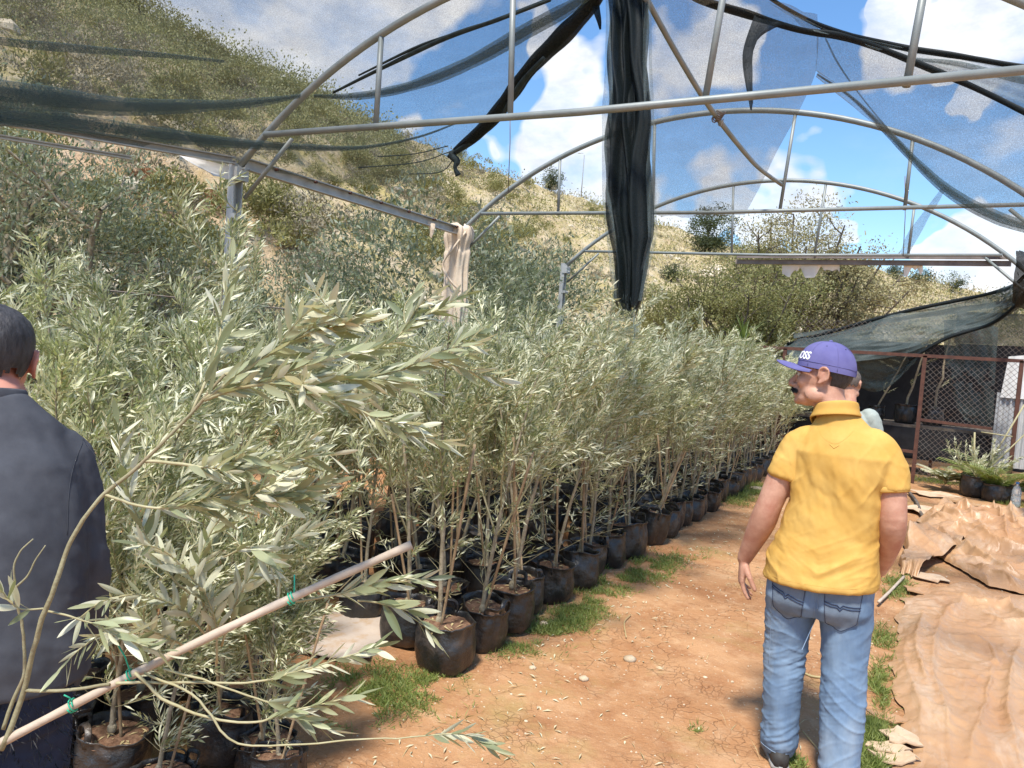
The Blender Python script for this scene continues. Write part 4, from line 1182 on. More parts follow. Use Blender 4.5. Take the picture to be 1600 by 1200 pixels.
def shoot_leaves(P, g, s=0.02, L=0.062, W=0.0125, start=0.1, every=2):
    """opposite pairs of leaves along a twig polyline -> base, dir, normal, length, width"""
    seg = np.linalg.norm(np.diff(P, axis=0), axis=1); cum = np.concatenate([[0], np.cumsum(seg)]); tot = cum[-1]
    B = []; D = []; N = []; Ls = []; Ws = []
    d0 = start * tot; rot = g.uniform(0, 3)
    while d0 < tot:
        i = min(np.searchsorted(cum, d0, 'right') - 1, len(seg) - 1)
        f = (d0 - cum[i]) / max(seg[i], 1e-6); p = P[i] + (P[i + 1] - P[i]) * f; t = (P[i + 1] - P[i]) / max(seg[i], 1e-6)
        u = unit(np.cross(t, [0.3, 0.2, 1.0])); v = np.cross(t, u)
        for sg in (0, 1):
            a = rot + sg * PI + g.normal() * 0.3
            o = u * math.cos(a) + v * math.sin(a)
            d = unit(t * g.uniform(0.65, 1.1) + o * g.uniform(0.4, 0.75) + WIND * 0.28 + np.array([0, 0, g.normal() * 0.12]))
            B.append(p); D.append(d); N.append(unit(np.cross(np.cross(d, o + g.normal(size=3) * 0.5), d) + g.normal(size=3) * 0.35 + [0, 0, 0.3]))
            tap = 0.75 + 0.35 * math.sin(PI * min(1, d0 / tot + 0.15))
            Ls.append(L * tap * g.uniform(0.75, 1.2)); Ws.append(W * g.uniform(0.75, 1.2))
        rot += PI / 2
        d0 += s * g.uniform(0.8, 1.25)
    # terminal leaf
    t = unit(P[-1] - P[-2]); B.append(P[-1]); D.append(t); N.append(unit(g.normal(size=3))); Ls.append(L * 0.8); Ws.append(W * 0.8)
    return B, D, N, Ls, Ws


def twig(p, d, ln, g, n=6, up=0.25, wind=0.16, jit=0.10):
    P = [np.array(p, float)]; d = unit(np.array(d, float))
    for i in range(n):
        f = (i + 1) / n
        d = unit(d + np.array([0, 0, up * (1 - f * 1.3)]) + WIND * wind * f + g.normal(size=3) * jit)
        P.append(P[-1] + d * ln / n)
    return np.array(P)


def sapling_meshes(seed, H=1.9, ntw=26, crown0=0.34, leafL=0.060, dense=1.0):
    g = np.random.default_rng(seed)
    wood = MB(); tw = MB(); L = [[], [], [], [], []]
    n = 12; P = [np.array([0.02 * g.normal(), 0.02 * g.normal(), 0.20])]; d = np.array([g.normal() * 0.06, g.normal() * 0.06, 1.0])
    for i in range(n):
        f = i / n
        d = unit(d + g.normal(size=3) * 0.05 + WIND * 0.05 * f * f); P.append(P[-1] + d * (H - 0.2) / n)
    P = np.array(P)
    R = np.interp(np.arange(n + 1), [0, n * 0.45, n], [0.0135, 0.009, 0.0025])
    tube(wood, P, R, 7, caps=False)
    ell(wood, P[0] + [0, 0, 0.03], (0.022, 0.022, 0.03), 8, 6)

    def addl(Q, start=0.1, s=0.02):
        for a, b in zip(L, shoot_leaves(Q, g, s / dense, leafL, leafL * 0.175, start)): a.extend(b)
    addl(P[-5:], 0.0, 0.016)
    # a couple of strong side stems
    stems = []
    for q in range(3):
        k = g.uniform(0.25, 0.5) * n; p = P[int(k)]; a = g.uniform(0, 6.28)
        S = twig(p, (0.55 * math.cos(a), 0.55 * math.sin(a), 1.0), (H - p[2]) * g.uniform(0.6, 0.92), g, 10, 0.10, 0.12, 0.07)
        tube(tw, S, np.linspace(0.0065, 0.0018, len(S)), 5, caps=False); addl(S, 0.35); stems.append(S)
    allst = [P] + stems
    for q in range(ntw):
        S = allst[g.integers(0, len(allst))] if g.random() < 0.75 else P
        zz = H * (crown0 + (1 - crown0) * g.uniform(0.0, 0.93) ** 0.9)
        i = int(np.argmin(np.abs(S[:, 2] - zz))); p = S[i]; a = g.uniform(0, 6.28)
        f = (zz / H - crown0) / (1 - crown0)
        ln = g.uniform(0.20, 0.42) * (1.15 - 0.5 * f)
        Q = twig(p, (math.cos(a), math.sin(a), g.uniform(0.25, 1.0)), ln, g)
        tube(tw, Q, np.linspace(0.0032, 0.0012, len(Q)), 4, caps=False); addl(Q, 0.12)
        for w_ in range(g.integers(1, 3)):
            j = g.integers(1, len(Q) - 2); a2 = g.normal(size=3) * 0.8
            Q2 = twig(Q[j], unit(Q[j + 1] - Q[j]) + a2, ln * g.uniform(0.4, 0.7), g, 5)
            tube(tw, Q2, np.linspace(0.002, 0.001, len(Q2)), 3, caps=False); addl(Q2, 0.1)
    # thin bare twigs low on the stem
    for q in range(18):
        p = P[g.integers(1, 6)]; a = g.uniform(0, 6.28)
        Q = twig(p, (math.cos(a), math.sin(a), g.uniform(0.1, 0.9)), g.uniform(0.12, 0.36), g, 5, 0.1)
        tube(tw, Q, np.linspace(0.0022, 0.001, len(Q)), 3, caps=False)
        addl(Q, 0.45, 0.034) if g.random() < 0.6 else None
    lf = MB(); V, F = leaf_arrays(np.array(L[0]), np.array(L[1]), np.array(L[2]), np.array(L[3]), np.array(L[4]), 0.10, 0.16); lf.add(V, F)
    return wood, tw, lf


def bag_meshes(seed):
    g = np.random.default_rng(seed)
    rings = []; n = 40; a = np.arange(n) * 2 * PI / n
    prof = [(0.0, 0.075), (0.004, 0.115), (0.03, 0.136), (0.09, 0.146), (0.15, 0.147), (0.20, 0.142), (0.245, 0.139), (0.262, 0.143), (0.27, 0.141), (0.265, 0.134), (0.245, 0.130), (0.215, 0.128), (0.20, 0.10)]
    sq = g.uniform(0.04, 0.11); ph = g.uniform(0, 6)
    for z, r in prof:
        w_ = np.clip(z / 0.27, 0.15, 1)
        P = np.stack([np.cos(a) * 3, np.sin(a) * 3, np.full(n, z * 16 + seed * 5)], 1)
        rr = r * (1 + sq * np.cos(4 * a + ph) * 0.6 + 0.05 * np.cos(2 * a + ph * 2)) + (ridge(P, seed, 3) - 0.55) * 0.042 * (0.5 + 0.5 * w_)
        dz = 0.026 * (fbm(np.stack([np.cos(a) * 1.3, np.sin(a) * 1.3, np.full(n, seed * 2.0)], 1), seed + 7, 2) - 0.5) * 2 * (w_ ** 3)
        rings.append(np.stack([rr * np.cos(a), rr * np.sin(a), z + dz], 1))
    mb = MB(); R_ = patch(np.array([np.vstack([r, r[:1]]) for r in rings]), 34, 61); grid(mb, R_)
    soil = MB(); k = 18; ra = np.linspace(0, 0.132, 7)
    V = np.array([[(r * math.cos(q), r * math.sin(q), 0) for q in np.linspace(0, 2 * PI, k + 1)] for r in ra])
    V[..., 2] = 0.222 + 0.03 * (fbm(V.reshape(-1, 3) * 22 + seed, seed, 3).reshape(V.shape[:2]) - 0.5) + 0.012 * (1 - ra[:, None] / 0.13)
    grid(soil, V[:, ::-1])
    m = 26; B = np.zeros((m, 3)); q = g.uniform(0, 6.28, m); rr = 0.125 * g.uniform(0, 1, m) ** 0.5
    B[:, 0] = rr * np.cos(q); B[:, 1] = rr * np.sin(q); B[:, 2] = 0.234
    D = g.normal(size=(m, 3)) * [1, 1, 0.12]; litter = MB(); V, F = leaf_arrays(B, D, np.tile([0.1, 0.1, 1], (m, 1)), g.uniform(0.025, 0.06, m), g.uniform(0.007, 0.012, m)); litter.add(V, F)
    hd = []
    for sg in (0, 1):
        a0 = g.uniform(0, 6.28); mbh = MB(); r_ = 0.138
        b0 = np.array([r_ * math.cos(a0 - 0.35), r_ * math.sin(a0 - 0.35), 0.25]); b1 = np.array([r_ * math.cos(a0 + 0.35), r_ * math.sin(a0 + 0.35), 0.25])
        o_ = np.array([math.cos(a0), math.sin(a0), 0]); fl = g.uniform(-0.5, 0.9)
        pts = [b0 - [0, 0, 0.03], b0 + o_ * 0.02 * fl + [0, 0, 0.045], (b0 + b1) / 2 + o_ * 0.075 * fl + [0, 0, 0.075 - 0.05 * abs(fl)], b1 + o_ * 0.03 * fl + [0, 0, 0.045], b1 - [0, 0, 0.03]]
        P, _ = smooth_path(pts, None, 5); tube(mbh, P, 0.014, 8, True, 0.28); hd.append(mbh)
    return mb, soil, litter, hd


BAGS = []
for q in range(6):
    b, s, lt, hd = bag_meshes(q + 1)
    BAGS.append((b.mesh('grow_bag', M['bag']), s.mesh('soil', M['soil']), lt.mesh('soil_litter', M['dry']), [h.mesh('handle', M['bag']) for h in hd]))
VAR = []
for q, (H, nt, c0) in enumerate([(1.92, 36, 0.42), (1.80, 34, 0.40), (2.0, 38, 0.44), (1.86, 36, 0.38), (1.72, 33, 0.44), (1.96, 36, 0.41), (1.84, 35, 0.45), (1.76, 35, 0.39), (2.04, 37, 0.42), (1.88, 36, 0.43), (1.70, 46, 0.16), (1.80, 48, 0.17), (1.74, 46, 0.15)]):
    wd, tw, lf = sapling_meshes(200 + q, H, nt, c0, 0.060 if q < 10 else 0.068)
    VAR.append((wd.mesh('trunk', M['bark']), tw.mesh('twigs', M['twig']), lf.mesh('crown', M['olive'] if q % 3 else M['olive_pale'])))
CANES = []
for q in range(4):
    g = np.random.default_rng(60 + q); mb = MB(); h = 0.75 + 0.1 * q; tx, ty = g.normal() * 0.12, g.normal() * 0.08
    P = np.array([[0.035 + tx * f, -0.02 + ty * f, 0.12 + h * f] for f in np.linspace(0, 1, 8)])
    tube(mb, P, 0.0072 * np.where(np.arange(8) % 2, 1.0, 1.12), 7); CANES.append(mb.mesh('cane', M['cane']))

PROTO = {}
SQ = np.random.default_rng(99)
NS = 0


def sapling(x, y, v, b, label, group, rz, s=1.0, full=True, tilt=(0, 0), name='olive_sapling'):
    """the first of each variant builds the thing; later ones copy it and its parts"""
    global NS
    key = (v, b, full)
    z = float(gz(np.array([x]), np.array([y]))[0])
    if key not in PROTO:
        t = thing(name, label, 'sapling', (x, y, z), rz, group)
        bg_ = obj('grow_bag', BAGS[b][0], t)
        if full:
            for h in BAGS[b][3]: obj('handle', h, bg_)
            obj('soil', BAGS[b][1], bg_); obj('soil_litter', BAGS[b][2], bg_, 'stuff')
        obj('trunk', VAR[v][0], t); c = obj('crown', VAR[v][2], t); obj('twigs', VAR[v][1], t, 'stuff')
        if full or v % 2: obj('cane', CANES[(v + b) % 4], t)
        PROTO[key] = t
        t.scale = (s, s, s); t.rotation_euler = (tilt[0], tilt[1], rz)
    else:
        t = copy_tree(PROTO[key], (x, y, z), rz, (s, s, s), label, group, tilt)
    if full:
        for ch in t.children:
            if ch.name.startswith('grow_bag'): ch.scale = (SQ.uniform(0.9, 1.16), SQ.uniform(0.9, 1.12), SQ.uniform(0.84, 1.08)); ch.rotation_euler = (SQ.normal() * 0.03, SQ.normal() * 0.03, SQ.uniform(0, 6.28))
    return t


# crowns are bent by the wind, so a copy turns only a little about its own axis
g = np.random.default_rng(77)
ORD = ['corner', 'second', 'third', 'fourth', 'fifth', 'sixth', 'seventh', 'eighth', 'ninth', 'tenth', 'eleventh', 'twelfth']
GP = 'bagged olive saplings massed in rows'
y = 3.27; k = 0
while y < 17.2:
    x = -2.035 + g.normal() * 0.025
    if 5.95 < y < 6.3: y += 0.25
    if k == 0: lab = 'olive sapling in the wide slouching black bag at the block corner beside the path'
    elif k < 12: lab = 'olive sapling in the %s black bag along the path, counting from the block corner' % ORD[k]
    else: lab = 'olive sapling far along the path edge of the block, in a small dark bag'
    s = g.uniform(0.88, 1.08) if y < 10 else g.uniform(0.85, 0.98)
    sapling(x, y, int(g.integers(0, 10)), k % 6, lab, GP, g.normal() * 0.9, s, y < 11, (g.normal() * 0.04, g.normal() * 0.05))
    k += 1; y += g.uniform(0.30, 0.355)
for c in range(1, 7):
    x0 = -2.035 - 0.375 * c
    y = 3.40 + g.uniform(-0.1, 0.1) + (0.05 if c < 3 else 0)
    while y < 17.0:
        x = x0 + g.normal() * 0.04
        if c == 1: lab = 'olive sapling in the second row from the path, its bag half hidden'
        elif c < 6: lab = 'olive sapling deep inside the massed block, only its grey-green top in view'
        else: lab = 'olive sapling in the row along the wire fence, only its top in view'
        s = g.uniform(0.80, 0.99) if y < 10 else g.uniform(0.80, 0.96)
        sapling(x, y, int(g.integers(0, 10)), (c + int(y * 3)) % 3, lab, GP, g.normal() * 0.9, s, c < 2 and y < 7, (g.normal() * 0.05, g.normal() * 0.06))
        y += g.uniform(0.42, 0.52)
# the loose group closer than the block, round the man in the dark sweater
NEAR = [(-2.02, 2.06, 'short olive sapling in a sagging black bag in front of the grass patch'), (-2.42, 1.72, 'olive sapling in a black bag behind the low end of the cane'),
        (-2.36, 2.30, 'olive sapling in a black bag beside the pale sheet on the ground'), (-2.85, 1.85, None), (-2.78, 2.35, None), (-3.2, 2.05, None), (-3.15, 2.6, None),
        (-2.13, 1.70, 'bushy olive sapling in a black bag beside the dark trousers'), (-2.62, 1.98, None), (-2.66, 1.62, None), (-1.88, 1.98, 'bushy olive sapling in a black bag under the cane twigs'), (-2.22, 2.02, None),
        (-3.55, 2.25, None), (-3.45, 2.95, None), (-3.85, 2.7, None), (-4.1, 2.3, None), (-3.8, 3.15, None), (-4.2, 3.1, None), (-3.7, 1.75, None), (-4.15, 1.8, None), (-3.3, 1.5, None), (-3.15, 3.1, None)]
for q, (x, y, lab) in enumerate(NEAR):
    low = q < 1
    sapling(x, y, [10, 11, 12, 12, 11, 10, 12, 10, 11, 12, 11, 12, 9, 8, 11, 3, 10, 2, 11, 12, 10, 4][q], q % 6, lab or 'olive sapling in the loose group beyond the man in the dark sweater', GP, g.normal() * 0.8, [0.66, 0.76, 0.76, 0.88, 0.9, 0.98, 0.95, 0.62, 0.82, 0.84, 0.60, 0.74, 1.02, 1.02, 1.02, 1.0, 1.02, 1.0, 0.98, 1.0, 0.98, 0.95][q], q < 12, (g.normal() * 0.05, 0.05 + g.normal() * 0.05))
sapling(-3.12, 2.78, 8, 2, 'tallest olive sapling, its leafy tip reaching up in front of the bare steel post', GP, 0.4, 1.10, False, (0, -0.03))

# ------------------------------------------------------------------ the carried sapling with its tied cane
car = thing('olive_sapling', 'bare-rooted olive sapling held aslant across the view, tied to a long pale cane', 'sapling', (-1.48, 0.83, 0.79))
OC = np.array([-1.48, 0.83, 0.79])


def bigleaf(seed):
    """one olive leaf of unit length along +Y, upper side +Z"""
    g = np.random.default_rng(seed); n = 8; V = []
    c = g.uniform(-0.25, 0.35); tw_ = g.normal() * 0.35; fo = g.uniform(0.1, 0.3)
    for i in range(n):
        f = i / (n - 1); wd = 0.092 * math.sin(PI * min(1, f * 0.96 + 0.02)) ** 0.75 * (1.0 if f < 0.96 else 0.5) * (1.15 - 0.2 * f)
        if i == n - 1: wd = 0.004
        zc = c * f * f * 0.6 - c * 0.1 * f; tt_ = tw_ * f
        for s in (-1, -0.5, 0, 0.5, 1):
            x = s * wd * math.cos(tt_); z = zc + abs(s) * wd * fo + s * wd * math.sin(tt_)
            V.append((x, f, z))
    mb = MB(); mb.add(np.array(V), grid_faces(n, 5)); return mb


def leaf_material_big():
    m = leafmat('olive_leaf_near', (0.17, 0.205, 0.11), (0.41, 0.415, 0.24), (0.80, 0.78, 0.59), 0.36, 0.24, 0.5)
    return m


M['olive_big'] = leaf_material_big()
BL_ = [bigleaf(s).mesh('leaf', M['olive_big']) for s in range(8)]
ARMS = [  # (px, py, d) polylines with radius start/end, first leafy fraction
    ([(5, 1170, 1.70), (38, 1078, 1.70), (52, 1015, 1.68), (80, 930, 1.66), (105, 860, 1.66), (130, 812, 1.65), (165, 770, 1.64), (212, 733, 1.63), (262, 684, 1.62), (300, 645, 1.61), (330, 610, 1.60), (352, 585, 1.6)], 0.0052, 0.0028, 2.0, 'branch'),
    ([(319, 625, 1.60), (375, 585, 1.58), (430, 548, 1.55), (487, 520, 1.52), (540, 508, 1.48), (572, 500, 1.46)], 0.0045, 0.0015, 0.02, 'branch'),
    ([(319, 625, 1.60), (375, 605, 1.58), (431, 600, 1.54), (490, 610, 1.50), (560, 640, 1.47), (620, 672, 1.44), (690, 690, 1.42)], 0.0042, 0.0014, 0.05, 'branch'),
    ([(352, 585, 1.6), (430, 572, 1.66), (520, 560, 1.70), (600, 540, 1.72), (645, 505, 1.72), (690, 480, 1.72)], 0.004, 0.0013, 0.1, 'branch'),
    ([(431, 600, 1.54), (500, 590, 1.58), (580, 588, 1.6), (660, 570, 1.62), (730, 555, 1.62)], 0.003, 0.0012, 0.1, 'branch'),
    ([(225, 720, 1.63), (300, 728, 1.58), (380, 735, 1.52), (440, 722, 1.47), (482, 690, 1.44)], 0.0035, 0.0013, 0.25, 'branch'),
    ([(165, 772, 1.64), (230, 792, 1.60), (310, 790, 1.56), (400, 782, 1.52), (455, 775, 1.50)], 0.003, 0.0012, 0.3, 'branch'),
    ([(300, 645, 1.61), (335, 560, 1.66), (350, 480, 1.7), (362, 410, 1.72)], 0.0032, 0.0012, 0.2, 'branch'),
    ([(182, 1067, 1.62), (250, 1066, 1.60), (330, 1067, 1.58), (400, 1066, 1.56), (470, 1048, 1.53), (530, 1030, 1.51), (585, 1012, 1.5)], 0.0032, 0.0012, 0.55, 'branch'),
    ([(212, 1050, 1.61), (265, 1098, 1.58), (330, 1122, 1.55), (400, 1128, 1.53), (450, 1112, 1.52), (505, 1100, 1.5), (560, 1085, 1.5)], 0.0034, 0.0012, 0.6, 'branch'),
    ([(225, 1052, 1.61), (300, 1085, 1.56), (345, 1140, 1.53), (372, 1162, 1.52), (440, 1164, 1.5), (540, 1158, 1.49), (640, 1152, 1.48), (720, 1148, 1.47), (775, 1172, 1.47)], 0.0026, 0.0010, 0.80, 'branch'),
    ([(255, 1045, 1.6), (330, 1068, 1.57), (420, 1098, 1.54), (480, 1128, 1.52), (520, 1142, 1.51)], 0.0026, 0.001, 0.6, 'branch'),
    ([(455, 942, 1.6), (520, 930, 1.58), (575, 915, 1.56), (630, 905, 1.55), (670, 905, 1.55)], 0.0028, 0.0012, 0.3, 'branch'),
    ([(560, 938, 1.57), (610, 945, 1.55), (650, 965, 1.54), (680, 998, 1.54)], 0.0022, 0.0012, 0.2, 'branch'),
    ([(38, 1078, 1.70), (80, 1080, 1.68), (130, 1075, 1.66), (170, 1070, 1.63)], 0.0035, 0.003, 2.0, 'branch'),
    ([(4, 1140, 1.74), (20, 1095, 1.74), (38, 1050, 1.74), (38, 1000, 1.74), (32, 962, 1.74), (24, 922, 1.74), (22, 885, 1.74), (32, 862, 1.74), (52, 842, 1.74)], 0.004, 0.0012, 2.0, 'branch'),
    ([(24, 918, 1.74), (42, 900, 1.74), (56, 876, 1.74), (71, 852, 1.74)], 0.0022, 0.001, 2.0, 'branch'),
    ([(75, 950, 1.68), (40, 952, 1.68), (22, 945, 1.68), (5, 925, 1.67)], 0.002, 0.001, 0.3, 'branch'),
    ([(75, 955, 1.68), (110, 962, 1.66), (150, 975, 1.64), (190, 995, 1.6), (250, 1020, 1.58)], 0.0022, 0.001, 0.3, 'branch'),
    ([(340, 1035, 1.9), (335, 960, 1.85), (300, 900, 1.8), (255, 860, 1.76), (215, 850, 1.74)], 0.003, 0.0012, 0.2, 'branch'),
    ([(345, 1010, 1.9), (370, 940, 1.85), (400, 890, 1.8), (440, 850, 1.76), (480, 830, 1.74)], 0.003, 0.0012, 0.2, 'branch'),
    ([(330, 1000, 1.9), (280, 950, 1.84), (220, 930, 1.8), (160, 940, 1.76), (125, 965, 1.74)], 0.003, 0.0012, 0.15, 'branch'),
    ([(330, 990, 1.9), (310, 900, 1.84), (330, 830, 1.8), (370, 790, 1.76), (420, 770, 1.75)], 0.003, 0.0012, 0.15, 'branch'),
    ([(300, 1020, 1.88), (240, 985, 1.8), (180, 985, 1.76), (130, 1010, 1.72), (95, 1045, 1.7)], 0.003, 0.0012, 0.15, 'branch'),
    ([(310, 940, 1.88), (260, 890, 1.82), (210, 800, 1.8), (190, 720, 1.78), (185, 660, 1.78)], 0.003, 0.0012, 0.2, 'branch'),
    ([(350, 870, 1.75), (390, 855, 1.72), (420, 880, 1.70), (440, 910, 1.68)], 0.002, 0.001, 0.2, 'branch'),
]
g = np.random.default_rng(15)
allB = [[], [], [], [], []]
for q, (pts, r0, r1, st, nm) in enumerate(ARMS):
    P = np.array([at(*p) for p in pts]) - OC
    Ps, R = smooth_path(P, np.linspace(r0, r1, len(P))[:, None], 5)
    Ps = Ps + (fbm(Ps * 30, q, 2)[:, None] - 0.5) * 0.006
    mb = MB(); tube(mb, Ps, R[:, 0], 8, True, 1.0, 0.25 if r0 > 0.005 else 0.1, q); br = mb.build('main_stem' if q == 0 else 'branch', M['stem'] if q in (0, 14, 15, 16) else M['twig'], car)
    if st < 1:
        for a, b in zip(allB, shoot_leaves(Ps, g, 0.0145 if q < 8 else 0.016, 0.066, 1.0, st)): a.extend(b)
        if q in (1, 2, 3, 4, 5, 6):
            for z in range(5):
                j = g.integers(len(Ps) // 4, len(Ps) - 3); t_ = unit(Ps[j + 1] - Ps[j])
                Q = twig(Ps[j], t_ + g.normal(size=3) * 0.6, g.uniform(0.08, 0.17), g, 5, 0.05, 0.2, 0.08)
                mb = MB(); tube(mb, Q, np.linspace(0.0016, 0.0008, len(Q)), 4); mb.build('twig', M['twig'], br)
                for a, b in zip(allB, shoot_leaves(Q, g, 0.017, 0.06, 1.0, 0.15)): a.extend(b)
B, D, N, L_ = np.array(allB[0]), unit(np.array(allB[1])), np.array(allB[2]), np.array(allB[3])
S_ = unit(np.cross(D, N)); N = np.cross(S_, D)
idx = g.permutation(len(B)); rest = MB()
for c, i in enumerate(idx):
    w_ = g.uniform(0.8, 1.25)
    Mx = Matrix(((*(S_[i] * L_[i] * w_),), (*(D[i] * L_[i]),), (*(N[i] * L_[i]),))).transposed().to_4x4(); Mx.translation = Vector(B[i])
    if c < 290:
        o = obj('leaf', BL_[c % 8], car); o.matrix_local = Mx
    else:
        V, F = bigleaf(c % 8).data() if c < 298 else (BLD[c % 8])
        if c < 298:
            if c == 290: BLD = {}
            BLD[c % 8] = (V, F)
        rest.add(V @ np.array(Mx.to_3x3()).T + B[i], F[0])
rest.build('foliage', M['olive_big'], car, True, 'stuff')
cn0 = at(-20, 1172, 1.72) - OC; cn1 = at(643, 851, 1.56) - OC
mb = MB(); f = np.linspace(0, 1, 22); P = cn0 + (cn1 - cn0) * f[:, None] + np.stack([0 * f, 0 * f, 0.012 * np.sin(f * PI)], 1)
tube(mb, P, 0.0086 + 0.0007 * np.sin(f * 40), 12, True, 1.0, 0.12, 2); mb.build('cane', M['cane_pale'], car)
for px_, py_, d_, tl in [(118, 1098, 1.68, (-18, -12)), (210, 1046, 1.665, (-28, -42)), (460, 936, 1.605, (0, -38))]:
    c = at(px_, py_, d_) - OC; ax = unit(cn1 - cn0); u = unit(np.cross(ax, [0, 0, 1])); v = np.cross(ax, u)
    mb = MB(); a = np.linspace(0, 4 * PI, 26)
    f = np.clip(((c - cn0) @ ax) / np.linalg.norm(cn1 - cn0), 0, 1); cc = cn0 + (cn1 - cn0) * f + np.array([0, 0, 0.012 * math.sin(f * PI)])
    tube(mb, cc + 0.0122 * (np.cos(a)[:, None] * u + np.sin(a)[:, None] * v) + ax * (a[:, None] / 4 / PI - 0.5) * 0.012, 0.0016, 5)
    e = at(px_ + tl[0], py_ + tl[1], d_ - 0.03) - OC; tube(mb, [cc + v * 0.012, (cc + e) / 2 + [0.004, 0, 0.006], e], 0.0016, 5)
    mb.build('twine_tie', M['green_tie'], car)

# ================================================================== PEOPLE
M['skin'] = mat('skin', (0.46, 0.235, 0.155), (0.57, 0.32, 0.22), 22, 0.52, 0.5, 190, 0.35, c3=(0.42, 0.17, 0.11), s3=9, lo3=0.48, hi3=0.72, bdist=0.002)
M['skin_face'] = M['skin']
M['hair'] = mat('dark_hair', (0.022, 0.020, 0.020), (0.065, 0.062, 0.064), 60, 0.6, 0.8, 160, 0.4, stretch=(1, 1, 0.3), bdist=0.004)
M['hair_grey'] = mat('grey_stubble', (0.10, 0.085, 0.075), (0.17, 0.14, 0.12), 60, 0.8, 0.4, 160)
M['moustache'] = mat('moustache_hair', (0.05, 0.038, 0.03), (0.09, 0.07, 0.055), 60, 0.8)
M['eye'] = mat('eye_white', (0.6, 0.57, 0.54)); M['iris'] = mat('iris_brown', (0.03, 0.018, 0.01), rough=0.2)


def fabric(name, c1, c2, scale, weave=900, rough=0.85, c3=None, s3=3, lo3=.5, hi3=.7, stretch=(1, 1, 1), b=0.12):
    return mat(name, c1, c2, scale, rough, b, weave, 0.15, c3=c3, s3=s3, lo3=lo3, hi3=hi3, stretch=stretch, bdist=0.0015)


M['polo'] = fabric('yellow_pique', (0.55, 0.315, 0.072), (0.61, 0.38, 0.105), 9, 700, 0.75)
M['jeans'] = fabric('faded_denim', (0.115, 0.18, 0.275), (0.20, 0.285, 0.39), 8, 600, 0.8, c3=(0.34, 0.41, 0.475), s3=5, lo3=0.52, hi3=0.80, stretch=(1, 1, 0.55))
M['pocket'] = fabric('worn_denim', (0.12, 0.16, 0.21), (0.18, 0.225, 0.28), 12, 600)
M['stitch'] = mat('stitching', (0.03, 0.045, 0.09), rough=0.8); M['stitch_pale'] = mat('pale_seam', (0.22, 0.29, 0.38), rough=0.8)
M['cap'] = fabric('violet_cotton', (0.115, 0.108, 0.26), (0.155, 0.147, 0.32), 10, 500)
M['white_thread'] = mat('white_thread', (0.85, 0.85, 0.85), rough=0.6)
M['navy'] = fabric('charcoal_sweater', (0.055, 0.058, 0.068), (0.080, 0.084, 0.096), 12, 500, 0.9)
M['navy_jeans'] = fabric('dark_denim', (0.018, 0.024, 0.045), (0.03, 0.04, 0.07), 9, 500)
M['sage'] = fabric('sage_shirt', (0.30, 0.34, 0.31), (0.37, 0.41, 0.37), 9, 500)
M['shoe'] = mat('black_shoe', (0.02, 0.02, 0.02), (0.05, 0.045, 0.04), 12, 0.6, 0.2, 60); M['sole'] = mat('grey_sole', (0.3, 0.29, 0.27))


def cap_tube(mb, pts, rad, n=18, k=4, flat=None):
    """limb with rounded ends"""
    P, R = smooth_path(pts, np.asarray(rad, float).reshape(len(pts), -1), k); r = R[:, 0]
    t0 = unit(P[0] - P[1]); t1 = unit(P[-1] - P[-2])
    P = np.vstack([P[0] + t0 * r[0] * 0.9, P[0] + t0 * r[0] * 0.6, P, P[-1] + t1 * r[-1] * 0.6, P[-1] + t1 * r[-1] * 0.9])
    r = np.concatenate([[r[0] * 0.25, r[0] * 0.75], r, [r[-1] * 0.75, r[-1] * 0.25]])
    return tube(mb, P, r, n, True, flat or 1.0)


def voxel(mb, size, it=4, name='body'):
    o = bpy.data.objects.new('tmp', mb.mesh('tmp')); COL.objects.link(o)
    m = o.modifiers.new('r', 'REMESH'); m.mode = 'VOXEL'; m.voxel_size = size
    if it:
        s = o.modifiers.new('s', 'SMOOTH'); s.factor = 0.5; s.iterations = it
    dg = bpy.context.evaluated_depsgraph_get()
    me = bpy.data.meshes.new_from_object(o.evaluated_get(dg))
    me.name = name
    old = o.data; bpy.data.objects.remove(o); bpy.data.meshes.remove(old)
    n = len(me.vertices); V = np.zeros(n * 3); me.vertices.foreach_get('co', V); V = V.reshape(-1, 3)
    N = np.zeros(n * 3); me.vertices.foreach_get('normal', N); N = N.reshape(-1, 3)
    return me, V, N


def finish(me, V, m):
    me.vertices.foreach_set('co', V.ravel()); me.polygons.foreach_set('use_smooth', np.ones(len(me.polygons), bool))
    me.materials.clear(); me.materials.append(m); me.update(); return me


